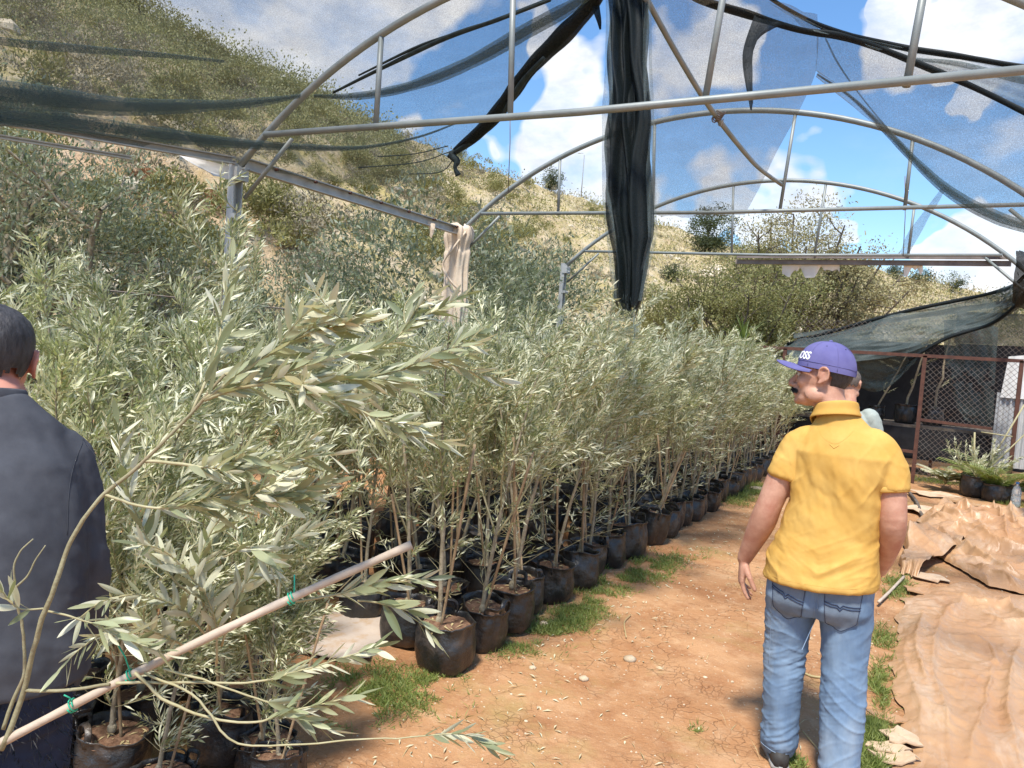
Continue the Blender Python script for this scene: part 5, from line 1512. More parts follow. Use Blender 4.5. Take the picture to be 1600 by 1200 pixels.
def hand(mb, w0, d, nrm, side, curl=(0.35, 0.4, 0.45, 0.5), sc=1.0, thumb_out=0.5):
    """w0 wrist, d towards the fingers, nrm out of the palm, side +1/-1 which side the thumb is on"""
    d = unit(d); nrm = unit(np.asarray(nrm, float) - d * (np.asarray(nrm, float) @ d)); s = np.cross(d, nrm) * side
    rings = []
    for f, wd, th in [(-0.05, 0.026, 0.021), (0.0, 0.029, 0.020), (0.02, 0.034, 0.018), (0.05, 0.041, 0.0165), (0.085, 0.042, 0.014), (0.098, 0.036, 0.010)]:
        a = np.arange(16) * 2 * PI / 16
        rings.append(w0 + d * f * sc + (np.cos(a)[:, None] * s * wd + np.sin(a)[:, None] * nrm * th) * sc)
    loft(mb, rings)
    for i, (o_, L, r) in enumerate([(0.031, 0.072, 0.0088), (0.0105, 0.081, 0.0092), (-0.0105, 0.076, 0.0088), (-0.031, 0.060, 0.0078)]):
        p = w0 + (d * 0.082 + s * o_) * sc; c = curl[i]; pts = [p - d * 0.02 * sc, p]; rr = [r * 0.9, r]
        dd = unit(d + s * o_ * 1.6); acc = 0.12
        for L_, k in ((0.44, 1.0), (0.31, 1.0), (0.25, 0.7)):
            acc += c * k * 0.75
            v = unit(dd * math.cos(acc) + nrm * math.sin(acc)); p = p + v * L * L_ * sc; pts.append(p); rr.append(r * (1.02 if L_ > 0.4 else 0.92 if L_ > 0.3 else 0.78))
        cap_tube(mb, pts, np.array(rr) * sc, 10, 3)
    p = w0 + (d * 0.018 + s * 0.022 + nrm * 0.006) * sc
    v1 = unit(d * 0.75 + s * thumb_out + nrm * 0.35); v2 = unit(d * 0.9 + s * thumb_out * 0.3 + nrm * 0.5)
    cap_tube(mb, [p, p + v1 * 0.042 * sc, p + v1 * 0.042 * sc + v2 * 0.032 * sc, p + v1 * 0.042 * sc + v2 * 0.058 * sc], np.array([0.0155, 0.0118, 0.0105, 0.0085]) * sc, 10, 3)


def head_parts(mb, c, Rm, sc=1.0, neck_to=None):
    """face looks along local +Y; c is the head centre at eye level"""
    Rm = np.array(Rm); L = lambda p: np.array(c) + Rm @ (np.array(p, float) * sc)
    E = lambda p, r: ell(mb, L(p), np.array(r) * sc, 20, 14, Rm)
    E((0, -0.010, 0.050), (0.076, 0.094, 0.074)); E((0, 0.022, 0.0), (0.070, 0.072, 0.085)); E((0, 0.030, -0.045), (0.060, 0.062, 0.070))
    E((0, 0.048, -0.088), (0.044, 0.042, 0.032)); E((0, 0.080, -0.102), (0.020, 0.018, 0.017)); E((0, 0.078, 0.026), (0.052, 0.018, 0.014)); E((0, 0.068, 0.055), (0.055, 0.026, 0.035))
    for s in (-1, 1):
        E((s * 0.040, 0.062, -0.026), (0.025, 0.027, 0.028)); E((s * 0.056, 0.012, -0.075), (0.016, 0.036, 0.026))
        E((s * 0.014, 0.103, -0.046), (0.010, 0.012, 0.009)); E((s * 0.079, -0.012, -0.002), (0.006, 0.017, 0.026))
        a = np.linspace(-0.6, 4.6, 16); P = [L((s * (0.085 + 0.004 * math.sin(q)), -0.014 + 0.019 * math.cos(q + 0.25), 0.006 + 0.027 * math.sin(q + 0.25))) for q in a]
        tube(mb, P, 0.0052 * sc, 8); E((s * 0.082, -0.004, -0.027), (0.006, 0.009, 0.009)); E((s * 0.081, 0.006, -0.004), (0.005, 0.006, 0.009))
    cap_tube(mb, [L((0, 0.086, 0.018)), L((0, 0.102, -0.012)), L((0, 0.117, -0.036)), L((0, 0.118, -0.044))], np.array([0.009, 0.010, 0.0125, 0.012]) * sc, 12, 3)
    E((0, 0.094, -0.066), (0.024, 0.013, 0.0075)); E((0, 0.092, -0.079), (0.021, 0.013, 0.0075)); E((0, 0.086, -0.072), (0.028, 0.012, 0.020))
    nk = [L((0, -0.02, -0.03)), L((0, -0.032, -0.09)), np.array(neck_to) if neck_to is not None else L((0, -0.04, -0.17))]
    cap_tube(mb, nk, np.array([0.056, 0.058, 0.066]) * sc, 22, 4)
    return L


def rot(yaw, pitch=0.0, roll=0.0):
    return np.array((Matrix.Rotation(yaw, 3, 'Z') @ Matrix.Rotation(pitch, 3, 'X') @ Matrix.Rotation(roll, 3, 'Y')))


def shell(fn, m, n, closed=True):
    mb = MB(); V = np.array([[fn(i / (m - 1), j / (n - 1)) for j in range(n)] for i in range(m)]); grid(mb, V); return mb


def hair_cap(c, Rm, sc, keep, grow=1.045, jag=0.02, seed=0, n=70):
    """hair as a close shell over the skull, dropped where keep() says skin"""
    V = []; Rm = np.array(Rm)
    mb = MB(); ell(mb, (0, 0, 0), (1, 1, 1), n, n // 2 + 10); U, Fs = mb.data()
    A = np.array([0.077, 0.095, 0.078]); P = U * A * grow + [0, -0.011, 0.053]
    lowz = P[:, 2] < 0.055; back = np.clip((0.04 - P[:, 1]) / 0.08, 0, 1)
    P[lowz, 2] = 0.055 + (P[lowz, 2] - 0.055) * (1.0 + 0.55 * back[lowz])
    P *= (1 + 0.03 * (fbm(U * 9, seed, 3) - 0.5))[:, None]
    jn = (fbm(P * 70, seed + 3, 2) - 0.5) * jag
    out = MB(); fl = []
    for F in Fs:
        cc = P[F].mean(1); fl.append(F[keep(cc[:, 0], cc[:, 1] + jn[F[:, 0]], cc[:, 2] + jn[F[:, 0]])])
    W = np.array(c) + (P * sc) @ Rm.T
    out.v = [W]; out.f = [f for f in fl if len(f)]; out.n = len(W); return out


def strands(o, m, Rm, n, ln):
    """short hair lying back and down over the scalp"""
    me = o.data; Pc = np.array([p.center for p in me.polygons]); Nn = np.array([p.normal for p in me.polygons]); ar = np.array([p.area for p in me.polygons])
    g = np.random.default_rng(8); i = g.choice(len(Pc), n, p=ar / ar.sum()); c0 = Pc.mean(0)
    N_ = unit(Nn[i]); N_ = np.where(((N_ * (Pc[i] - c0)).sum(1) < 0)[:, None], -N_, N_)
    fl = np.array(Rm) @ np.array([0, -0.5, -0.6]); D = unit(N_ * 0.8 + fl + g.normal(size=(n, 3)) * 0.35)
    V, F = quad_leaves(Pc[i] + g.normal(size=(n, 3)) * 0.0015 - N_ * 0.001, D, N_ + g.normal(size=(n, 3)) * 0.4, g.uniform(0.6, 1.3, n) * ln, np.full(n, 0.0026)); mb = MB(); mb.add(V, F)
    return mb.build('hair_strands', m, o, True, 'stuff')


def project(bvh, pts, d, off):
    """lay points onto a surface along direction d"""
    out = []
    for p in pts:
        p = Vector(p); h, n, i, ds = bvh.ray_cast(p - Vector(d) * 0.6, Vector(d), 2.0)
        if h is None: h = p; n = -Vector(d)
        if n.dot(Vector(d)) > 0: n = -n
        out.append(np.array(h + n * off))
    return np.array(out)


def on_surface(me, parent, name, m, rows, d, off=0.003):
    bvh = BVHTree.FromPolygons([v.co for v in me.vertices], [p.vertices for p in me.polygons])
    V = np.array([project(bvh, r, d, off) for r in rows]); mb = MB(); grid(mb, V); return mb.build(name, m, parent)


def stitch(me, parent, lines, d, m, r=0.0011, name='seam', off=0.001):
    bvh = BVHTree.FromPolygons([v.co for v in me.vertices], [p.vertices for p in me.polygons]); mb = MB()
    for L in lines:
        P, _ = smooth_path(np.array(L), None, 10) if len(L) > 2 else (np.linspace(L[0], L[1], 24), None)
        tube(mb, project(bvh, P, d, off), r, 5)
    return mb.build(name, m, parent)


def shoe(parent, a, yaw, lift=0.0, pitch=0.0):
    """a: ankle ground point; builds shoe with sole"""
    Rm = rot(yaw, pitch); mb = MB(); rings = []
    for y, w_, h, z in [(-0.085, 0.012, 0.03, 0.04), (-0.080, 0.030, 0.045, 0.05), (-0.05, 0.038, 0.075, 0.07), (0.0, 0.040, 0.085, 0.075), (0.05, 0.043, 0.06, 0.06), (0.11, 0.048, 0.042, 0.045), (0.16, 0.045, 0.032, 0.037), (0.19, 0.032, 0.025, 0.032), (0.20, 0.010, 0.012, 0.026)]:
        q = np.arange(18) * 2 * PI / 18; rings.append(np.stack([w_ * np.cos(q), np.full(18, y), 0.018 + (z - 0.018) * 0.5 + (h * 0.62) * np.sin(q)], 1))
    R_ = [np.array(a) + np.maximum(r, [-9, -9, 0.012]) @ Rm.T for r in rings]; loft(mb, R_); s = mb.build('shoe', M['shoe'], parent)
    mb = MB(); o = []
    out = [(-0.088, 0.0), (-0.075, 0.034), (0, 0.038), (0.06, 0.043), (0.12, 0.051), (0.17, 0.045), (0.203, 0.0)]
    pl = [(w_, y) for y, w_ in out] + [(-w_, y) for y, w_ in out[1:-1][::-1]]
    for z in (0.0, 0.02): o.append(np.array([[x * (1.02), y, z] for x, y in pl]) @ Rm.T + np.array(a))
    loft(mb, o); mb.build('sole', M['sole'], s)
    return s


# ------------------------------------------------------------------ the man in the yellow polo shirt
PO = np.array([-0.30, 3.35, 0.0])
man = thing('person', 'man walking away in a yellow polo shirt, faded jeans and violet cap, head turned', 'person', tuple(PO))
HD = np.array([-0.062, 0.02, 1.612]); HR = rot(math.radians(84), math.radians(3), math.radians(3)); HS_ = 1.07
b = MB()
L = head_parts(b, HD, HR, HS_, (0.0, 0.0, 1.44))
loft(b, [ring(-0.0, 0.0, 0.80, 0.03, 0.02), ring(-0.0, 0.0, 0.81, 0.165, 0.105), ring(0, 0.01, 0.95, 0.165, 0.11), ring(0.01, 0, 1.10, 0.155, 0.105), ring(0.025, 0, 1.25, 0.165, 0.105), ring(0.03, 0, 1.35, 0.14, 0.085), ring(0.02, 0, 1.41, 0.085, 0.065), ring(0.0, 0, 1.46, 0.05, 0.05)])
LA = [(-0.115, 0, 1.335), (-0.168, -0.01, 1.24), (-0.218, -0.03, 1.075), (-0.245, -0.015, 0.985), (-0.285, 0.02, 0.88), (-0.316, 0.045, 0.80)]
cap_tube(b, LA, [0.050, 0.057, 0.052, 0.054, 0.042, 0.031], 20)
hand(b, np.array([-0.317, 0.047, 0.795]), (-0.03, 0.02, -1.0), (0.9, 0.25, 0.05), 1, (0.25, 0.32, 0.42, 0.5), 1.08, 0.55)
RA = [(0.165, 0.0, 1.325), (0.213, -0.005, 1.235), (0.238, -0.02, 1.09), (0.235, 0.02, 1.01), (0.220, 0.085, 0.91), (0.205, 0.13, 0.84)]
cap_tube(b, RA, [0.050, 0.056, 0.052, 0.053, 0.042, 0.031], 20)
hand(b, np.array([0.204, 0.132, 0.836]), (-0.1, 0.3, -0.9), (-0.9, 0.1, 0.0), -1, (0.4, 0.45, 0.5, 0.55), 0.98, 0.5)
LL = [(-0.09, 0, 0.86), (-0.098, 0.0, 0.70), (-0.100, 0.005, 0.48), (-0.098, -0.015, 0.30), (-0.092, -0.02, 0.09)]
RL = [(0.095, 0, 0.86), (0.105, -0.01, 0.70), (0.118, -0.035, 0.48), (0.128, -0.075, 0.30), (0.135, -0.10, 0.09)]
for q in (LL, RL): cap_tube(b, q, [0.095, 0.082, 0.058, 0.054, 0.042], 20)
for q in (LL, RL): cap_tube(b, [np.array(q[-1]) + [0, -0.03, -0.04], np.array(q[-1]) + [0, 0.10, -0.055]], [0.034, 0.03], 12)
me, V, N = voxel(b, 0.0058, 3, 'body'); obj('body', finish(me, V, M['skin']), man)
# eyes, brows, moustache, stubble hair
for s in (-1, 1):
    mb = MB(); ell(mb, L((s * 0.031, 0.081, 0.0)), (0.0125 * HS_,) * 3, 14, 10); e_ = mb.build('eye', M['eye'], man)
    mb = MB(); ell(mb, L((s * 0.032, 0.0895, 0.0)), (0.0062 * HS_,) * 3, 10, 8); mb.build('iris', M['iris'], e_)
    mb = MB(); cap_tube(mb, [L((s * 0.014, 0.098, 0.020)), L((s * 0.032, 0.096, 0.028)), L((s * 0.052, 0.080, 0.022))], [0.004, 0.005, 0.003], 8); mb.build('eyebrow', M['hair'], man)
    mb = MB(); cap_tube(mb, [L((s * 0.014, 0.094, 0.0075)), L((s * 0.031, 0.0935, 0.0105)), L((s * 0.048, 0.080, 0.004))], [0.0035, 0.0045, 0.003], 8); mb.build('eyelid', M['skin'], man)
mb = MB(); cap_tube(mb, [L((x, 0.105 - 2.5 * x * x * 8, -0.0605 - abs(x) * 0.28)) for x in (-0.03, -0.015, 0, 0.015, 0.03)], np.array([0.0035, 0.005, 0.0045, 0.005, 0.0035]) * HS_, 10); mb.build('moustache', M['moustache'], man)
hair_cap(HD, HR, HS_, lambda x, y, z: (z > -0.05 - 0.25 * np.clip(y, -1, 0.03) - 0.02) & (y < 0.052) & ~((np.abs(x) > 0.05) & (z < 0.024) & (y > -0.040)) & (z < 0.045), 1.02, 0.012, 2).build('hair', M['hair'], man); strands(man.children[-1], M['hair'], HR, 2500, 0.008)

# shirt
def sleeve(b, pts, rad):
    P, R = smooth_path(pts, np.array(rad)[:, None], 6); r = R[:, 0].copy(); t0 = unit(P[0] - P[1])
    tube(b, np.vstack([P[0] + t0 * r[0] * 0.8, P]), np.concatenate([[r[0] * 0.5], r]), 28, True)


b = MB()
tl = 0.06
loft(b, [ring(0, 0.0, 0.785, 0.06, 0.05, 40, 2.3, tl), ring(0, -0.006, 0.783, 0.214, 0.172, 40, 2.5, tl), ring(0, -0.006, 0.795, 0.217, 0.174, 40, 2.5, tl), ring(0.0, 0.0, 0.87, 0.212, 0.164, 40, 2.5, 0.05), ring(0.012, 0.005, 0.98, 0.186, 0.142, 40, 2.4, 0.03), ring(0.030, 0, 1.10, 0.174, 0.130, 40, 2.4),
         ring(0.038, -0.004, 1.22, 0.180, 0.122, 40, 2.5), ring(0.04, -0.006, 1.31, 0.190, 0.117, 40, 2.5), ring(0.035, -0.004, 1.37, 0.158, 0.102, 40, 2.2), ring(0.022, 0, 1.42, 0.110, 0.084, 40, 2.1), ring(0.008, 0, 1.462, 0.080, 0.075, 40, 2.0), ring(0.0, 0, 1.485, 0.070, 0.070, 40, 2.0)])
sleeve(b, [(-0.055, 0, 1.362), (-0.110, 0, 1.340), (-0.150, -0.004, 1.27), (-0.172, -0.014, 1.185)], [0.055, 0.065, 0.068, 0.0675])
sleeve(b, [(0.105, 0, 1.372), (0.165, 0, 1.348), (0.203, -0.004, 1.27), (0.222, -0.012, 1.19)], [0.055, 0.065, 0.067, 0.065])
me, V, N = voxel(b, 0.0052, 5, 'polo_shirt')
x, y, z = V.T
P1 = np.stack([x * 16 + z * 3.5, y * 12, z * 4.5 + 3], 1)
P2 = np.stack([x * 5, y * 5, z * 17 - np.abs(x) * 9], 1)
P3 = np.stack([(x + z * 0.9) * 12, y * 8, (z - x * 0.9) * 4.0], 1)
low = np.clip((1.08 - z) / 0.2, 0, 1); mid = np.clip(1 - np.abs(z - 1.15) / 0.22, 0, 1); arm = np.clip((np.abs(x - 0.03) - 0.16) / 0.05, 0, 1) * (z > 1.15)
back = np.clip(-N[:, 1], 0, 1) * 0.6 + 0.4
d = (fbm(P1, 5, 3) - 0.5) * 0.028 * (0.35 + mid) + (ridge(P2, 6, 3) - 0.55) * 0.017 * low + (fbm(P3, 9, 3) - 0.5) * 0.026 * (mid + 0.7 * arm) + (fbm(V * 9, 3, 3) - 0.5) * 0.010
d += (ridge(P3 * 1.3, 19, 2) - 0.6) * 0.007 * arm * np.clip((z - 1.2) / 0.05, 0, 1)
def crease(P, n, w_, s):   # straight sharp-edged cloth creases: thin ridges along direction n, broken up by noise
    t = P @ unit(n) / w_ + 0.9 * fbm(P * 5, s, 2) * 2
    r_ = 1 - np.abs(2 * (t - np.floor(t)) - 1); return r_ ** 5 * np.clip(3.5 * fbm(P * 6.5 + s, s + 1, 2) - 1.35, 0, 1)


d += crease(V, (0.75, 0.0, -0.6), 0.085, 3) * 0.0055 * (mid + 0.3) + crease(V, (-0.35, 0, 0.9), 0.065, 5) * 0.006 * low * np.clip((z - 0.83) / 0.05, 0, 1) + crease(V, (0.95, 0, 0.25), 0.09, 8) * 0.005 * np.clip((1.36 - z) / 0.15, 0, 1) + crease(V, (-0.5, 0.2, -0.8), 0.06, 9) * 0.003 * arm * np.clip((z - 1.22) / 0.04, 0, 1)
V2 = V + N * d[:, None] * 0.8
obj('polo_shirt', finish(me, V2, M['polo']), man)
sh_o = man.children[-1]; shm = sh_o.data
# collar: folded band round the neck; ribbed cuffs
a = np.linspace(0, 2 * PI, 61)
def col_ring(rx, ry, z, cx=-0.004, cy=0.0, fr=0.0): return np.stack([cx + rx * np.cos(a), cy + ry * np.sin(a), z + 0.018 * np.clip(-np.sin(a), 0, 1) - fr * np.clip(np.sin(a), 0, 1) * 0.05 - 0.012 * np.cos(a) * -1], 1)
R_ = [col_ring(0.069, 0.069, 1.470, fr=1), col_ring(0.073, 0.073, 1.500, fr=1), col_ring(0.077, 0.077, 1.506, fr=1), col_ring(0.083, 0.083, 1.500, fr=1), col_ring(0.088, 0.088, 1.476, fr=1.2), col_ring(0.096, 0.094, 1.456, cy=-0.002, fr=1.4), col_ring(0.094, 0.092, 1.451, cy=-0.002, fr=1.4), col_ring(0.09, 0.088, 1.452, fr=1.2)]
mb = MB(); V = patch(np.array(R_), 30, 61); V[..., :2] += 0.004 * (fbm(V.reshape(-1, 3) * 14, 2, 2).reshape(V.shape[:2])[..., None] - 0.5); grid(mb, V); mb.build('collar', M['polo'], sh_o)
for c, ax, r in (((-0.1735, -0.0145, 1.180), (-0.2, -0.09, -1), 0.0685), ((0.2228, -0.0125, 1.185), (0.17, -0.08, -1), 0.066)):
    c = np.array(c); ax = unit(ax); u = unit(np.cross(ax, [0, 1, 0])); v = np.cross(ax, u); q = np.linspace(0, 2 * PI, 40); mb = MB()
    V = np.array([c + ax * h + rr * (np.cos(q)[:, None] * u + np.sin(q)[:, None] * v) for h, rr in ((-0.026, r * 0.97), (-0.022, r * 1.03), (-0.004, r * 1.035), (0.0, r * 0.99), (-0.008, r * 0.90))]); grid(mb, V); mb.build('cuff', M['polo'], sh_o)
stitch(shm, sh_o, [[(0.072 + 0.004, -0.3, 1.415), (0.045, -0.3, 1.375), (0.012, -0.3, 1.356), (-0.03, -0.3, 1.372), (-0.06, -0.3, 1.41)], [(-0.21, -0.3, 0.795), (0, -0.3, 0.805), (0.2, -0.3, 0.82)]], (0, 1, 0), M['polo'], 0.0007, 'seam', 0.0002)
mb = MB(); bvh = BVHTree.FromPolygons([v.co for v in shm.vertices], [p.vertices for p in shm.polygons])
tube(mb, project(bvh, [(-0.004, -0.3, 1.352), (0.012, -0.3, 1.338), (0.028, -0.3, 1.352)], (0, 1, 0), 0.0004), 0.0018, 6); mb.build('stitched_mark', M['polo'], sh_o)

# jeans
b = MB()
loft(b, [ring(0, 0, 0.92, 0.05, 0.05, 40), ring(0, 0, 0.915, 0.18, 0.125, 40, 2.5), ring(0.0, -0.004, 0.86, 0.197, 0.140, 40, 2.5), ring(0, -0.010, 0.78, 0.203, 0.142, 40, 2.6), ring(0.0, -0.012, 0.70, 0.203, 0.138, 40, 2.7), ring(0.0, -0.005, 0.655, 0.195, 0.12, 40, 2.8), ring(0.0, -0.005, 0.64, 0.05, 0.05, 40)])
cap_tube(b, [(-0.098, -0.004, 0.72), (-0.106, 0, 0.62), (-0.110, 0.004, 0.46), (-0.104, -0.012, 0.28), (-0.098, -0.02, 0.085)], [0.108, 0.098, 0.081, 0.076, 0.071], 28, 6)
cap_tube(b, [(0.100, -0.006, 0.72), (0.110, -0.012, 0.62), (0.122, -0.035, 0.46), (0.132, -0.075, 0.28), (0.138, -0.10, 0.085)], [0.108, 0.099, 0.085, 0.081, 0.078], 28, 6)
me, V, N = voxel(b, 0.0052, 4, 'jeans')
x, y, z = V.T; leg = np.clip((0.66 - z) / 0.1, 0, 1); kn = np.clip(1 - np.abs(z - 0.40) / 0.22, 0, 1); ank = np.clip(1 - np.abs(z - 0.13) / 0.12, 0, 1)
P2 = np.stack([x * 8, y * 8, z * 34 + np.abs(x) * 16 * np.where(x > 0, -1, 1)], 1)
P3 = np.stack([x * 14, y * 9, z * 5 + x * 6], 1)
d = (ridge(P2, 14, 3) - 0.55) * (0.011 * kn + 0.012 * ank + 0.002) * leg * np.clip(3.2 * fbm(V * 6, 77, 2) - 0.9, 0.05, 1.3) + (fbm(P3, 23, 3) - 0.5) * 0.016 * leg + (fbm(V * 14, 4, 3) - 0.5) * 0.007 + (ridge(np.stack([x * 6, y * 6, z * 20 - np.abs(x) * 14], 1), 31, 2) - 0.55) * 0.008 * np.clip(1 - np.abs(z - 0.63) / 0.09, 0, 1)
d += crease(V, (0.35, 0, 0.9), 0.05, 21) * 0.0045 * leg + crease(V, (-0.5, 0, 0.85), 0.06, 22) * 0.004 * leg * (kn + ank)
cleft = np.exp(-(x / 0.022) ** 2) * (y < 0) * np.clip((0.90 - z) / 0.06, 0, 1) * np.clip((z - 0.55) / 0.05, 0, 1); V2 = V + N * d[:, None]; V2[:, 1] += cleft * 0.016
jn_o = obj('jeans', finish(me, V2, M['jeans']), man); jm = me
for s, cx in ((-1, -0.102), (1, 0.098)):
    pts = lambda u, v: (cx + (u - 0.5) * (0.135 - 0.02 * v), -0.4, 0.80 - v * 0.14 - 0.03 * max(0, (1 - abs(u - 0.5) * 2)) * (v > 0.55) * (v - 0.55) / 0.45 + (u - 0.5) * 0.014 * s)
    rows = [[pts(u, v) for u in np.linspace(0, 1, 16)] for v in np.linspace(0, 1, 18)]
    pk = on_surface(jm, jn_o, 'pocket', M['pocket'], rows, (0, 1, 0), 0.0035)
    e = lambda u, v: pts(u, v)
    stitch(jm, jn_o, [[e(0.02, 0.02), e(0.02, .5), e(0.03, .95)], [e(0.98, 0.02), e(0.98, .5), e(0.97, .95)], [e(0.03, .95), e(0.28, 1.0), e(0.5, 1.0), e(0.75, 1.0), e(0.97, .95)], [e(0, .08), e(.5, .08), e(1, .08)]], (0, 1, 0), M['stitch'], 0.0012, 'pocket_stitching', 0.0042)
    zz = [(0.0, 0.34), (0.2, 0.40), (0.36, 0.42), (0.44, 0.50), (0.52, 0.43), (0.62, 0.46), (0.8, 0.49), (1.0, 0.50)]
    stitch(jm, jn_o, [[e(*zz[i]), e(*zz[i + 1])] for i in range(7)] + [[e(u0, v0 + 0.07), e(u1, v1 + 0.07)] for (u0, v0), (u1, v1) in zip(zz[:-1], zz[1:])], (0, 1, 0), M['stitch'], 0.0022, 'pocket_stitching', 0.0045)
stitch(jm, jn_o, [[(0.0, -0.4, 0.86), (0.0, -0.4, 0.78), (0.0, -0.4, 0.70), (-0.004, -0.4, 0.62)], [(0.012, -0.4, 0.86), (0.012, -0.4, 0.78), (0.012, -0.4, 0.70)]], (0, 1, 0), M['stitch_pale'], 0.0014, 'seat_seam')
stitch(jm, jn_o, [[(-0.172, -0.4, 0.80), (-0.168, -0.4, 0.68), (-0.164, -0.4, 0.55), (-0.160, -0.4, 0.42)]], (0, 1, 0), M['stitch_pale'], 0.0013, 'side_seam')
stitch(jm, jn_o, [[(-0.165, -0.4, 0.075), (-0.10, -0.4, 0.066), (-0.035, -0.4, 0.07)], [(0.066, -0.4, 0.07), (0.138, -0.4, 0.062), (0.21, -0.4, 0.07)]], (0, 1, 0), M['stitch_pale'], 0.0016, 'hem_seam')
for x0 in (-0.035, 0.055): on_surface(jm, jn_o, 'belt_loop', M['jeans'], [[(x0 + u, -0.4, 0.875 - v) for u in (0, 0.006, 0.012)] for v in np.linspace(0, 0.06, 6)], (0, 1, 0), 0.006)
shoe(man, (-0.098, -0.02, 0.0), math.radians(18)); shoe(man, (0.137, -0.10, 0.0), math.radians(-12))

# cap with brim and lettering
CC = np.array([0, -0.004, 0.040]); CA = np.array([0.087, 0.1075, 0.095])
LH = lambda p: HD + HR @ (np.array(p, float) * HS_)
def dome(az, t, k=1.0):  # az from the front, t 0 rim .. 1 top
    ph = t * PI / 2; cz = CC[2] + CA[2] * k * math.sin(ph) ** 0.92
    rr = math.cos(ph) ** 0.72
    rim = 0.006 * (1 - t) * (-math.cos(az)) * -1.6
    return np.array([CA[0] * k * rr * math.sin(az) * -1, CC[1] + CA[1] * k * rr * math.cos(az), cz + rim - 0.018 * (1 - t)])
mb = MB(); m_, n_ = 26, 73
V = np.array([[LH(dome(2 * PI * j / (n_ - 1), i / (m_ - 1) * 0.985, 1.0 + 0.012 * (vn(np.array([[math.sin(2 * PI * j / (n_ - 1)) * 3, math.cos(2 * PI * j / (n_ - 1)) * 3, i * 0.18]]), 3)[0] - 0.5) * 2)) for j in range(n_)] for i in range(m_)])
grid(mb, V); grid(mb, np.array([[LH(dome(2 * PI * j / (n_ - 1), 0.0, k)) for j in range(n_)] for k in (1.0, 0.985, 0.95)]))
mb.add(np.vstack([V[-1, :-1], [V[-1].mean(0)]]), [(i, (i + 1) % 72, 72) for i in range(72)])
cap_o = mb.build('cap', M['cap'], man)
mb = MB()
for k in range(6):
    az = PI / 6 + k * PI / 3 + PI / 6
    tube(mb, [LH(dome(az, t, 1.006)) for t in np.linspace(0.02, 0.98, 16)], 0.0012, 5)
tube(mb, [LH(dome(q, 0.12, 1.008)) for q in np.linspace(0, 2 * PI, 50)], 0.0009, 5)
mb.build('seam', M['cap'], cap_o)
mb = MB(); ell(mb, LH(dome(0, 0.999, 1.02)), (0.008, 0.008, 0.005), 10, 8); mb.build('button', M['cap'], cap_o)
for k in range(4):
    mb = MB(); az = PI / 3 * (k - 1.5) + PI; c = dome(az, 0.62, 1.004); ell(mb, LH(c), (0.0028,) * 3, 8, 6); mb.build('eyelet', M['stitch'], cap_o)
def brim(u, v, th):
    az = (u - 0.5) * 2 * math.radians(74); e_ = dome(az, 0.0, 0.99); ln = 0.082 * max(0.0, math.cos(az * 1.18)) ** 0.6
    p = e_ + np.array([-math.sin(az) * 0.25, 1.0, 0.0]) * ln * v
    p[2] += -0.024 * (p[0] / 0.08) ** 2 * (0.35 + 0.65 * v) + 0.024 * v - 0.014 * v * v + th
    return LH(p)
mb = MB(); V = np.concatenate([np.array([[brim(j / 40, i / 12, 0.0016) for j in range(41)] for i in range(13)]), np.array([[brim(j / 40, i / 12, -0.0016) for j in range(41)] for i in range(12, -1, -1)])]); grid(mb, V); mb.build('brim', M['cap'], cap_o)
tx = bpy.data.curves.new('lettering', 'FONT'); tx.body = 'BOSS'; tx.size = 0.042; tx.extrude = 0.0008; tx.offset = 0.0011; tx.align_x = 'CENTER'
to = bpy.data.objects.new('tmp', tx); COL.objects.link(to)
tm = bpy.data.meshes.new_from_object(to.evaluated_get(bpy.context.evaluated_depsgraph_get())); bpy.data.objects.remove(to)
mb = MB(); n = len(tm.vertices); tv = np.zeros(n * 3); tm.vertices.foreach_get('co', tv); tv = tv.reshape(-1, 3)
fs = [tuple(p.vertices) for p in tm.polygons]
LV = []
for x_, y_, z_ in tv:
    az = math.radians(36) + x_ * 0.92 / 0.10
    t = 0.16 + y_ / 0.092 * 0.60
    LV.append(LH(dome(az, t, 1.010 + (z_ + 0.0008) * 4)))
mb.add(np.array(LV), fs); mb.build('lettering', M['white_thread'], cap_o, False)
bpy.data.meshes.remove(tm)

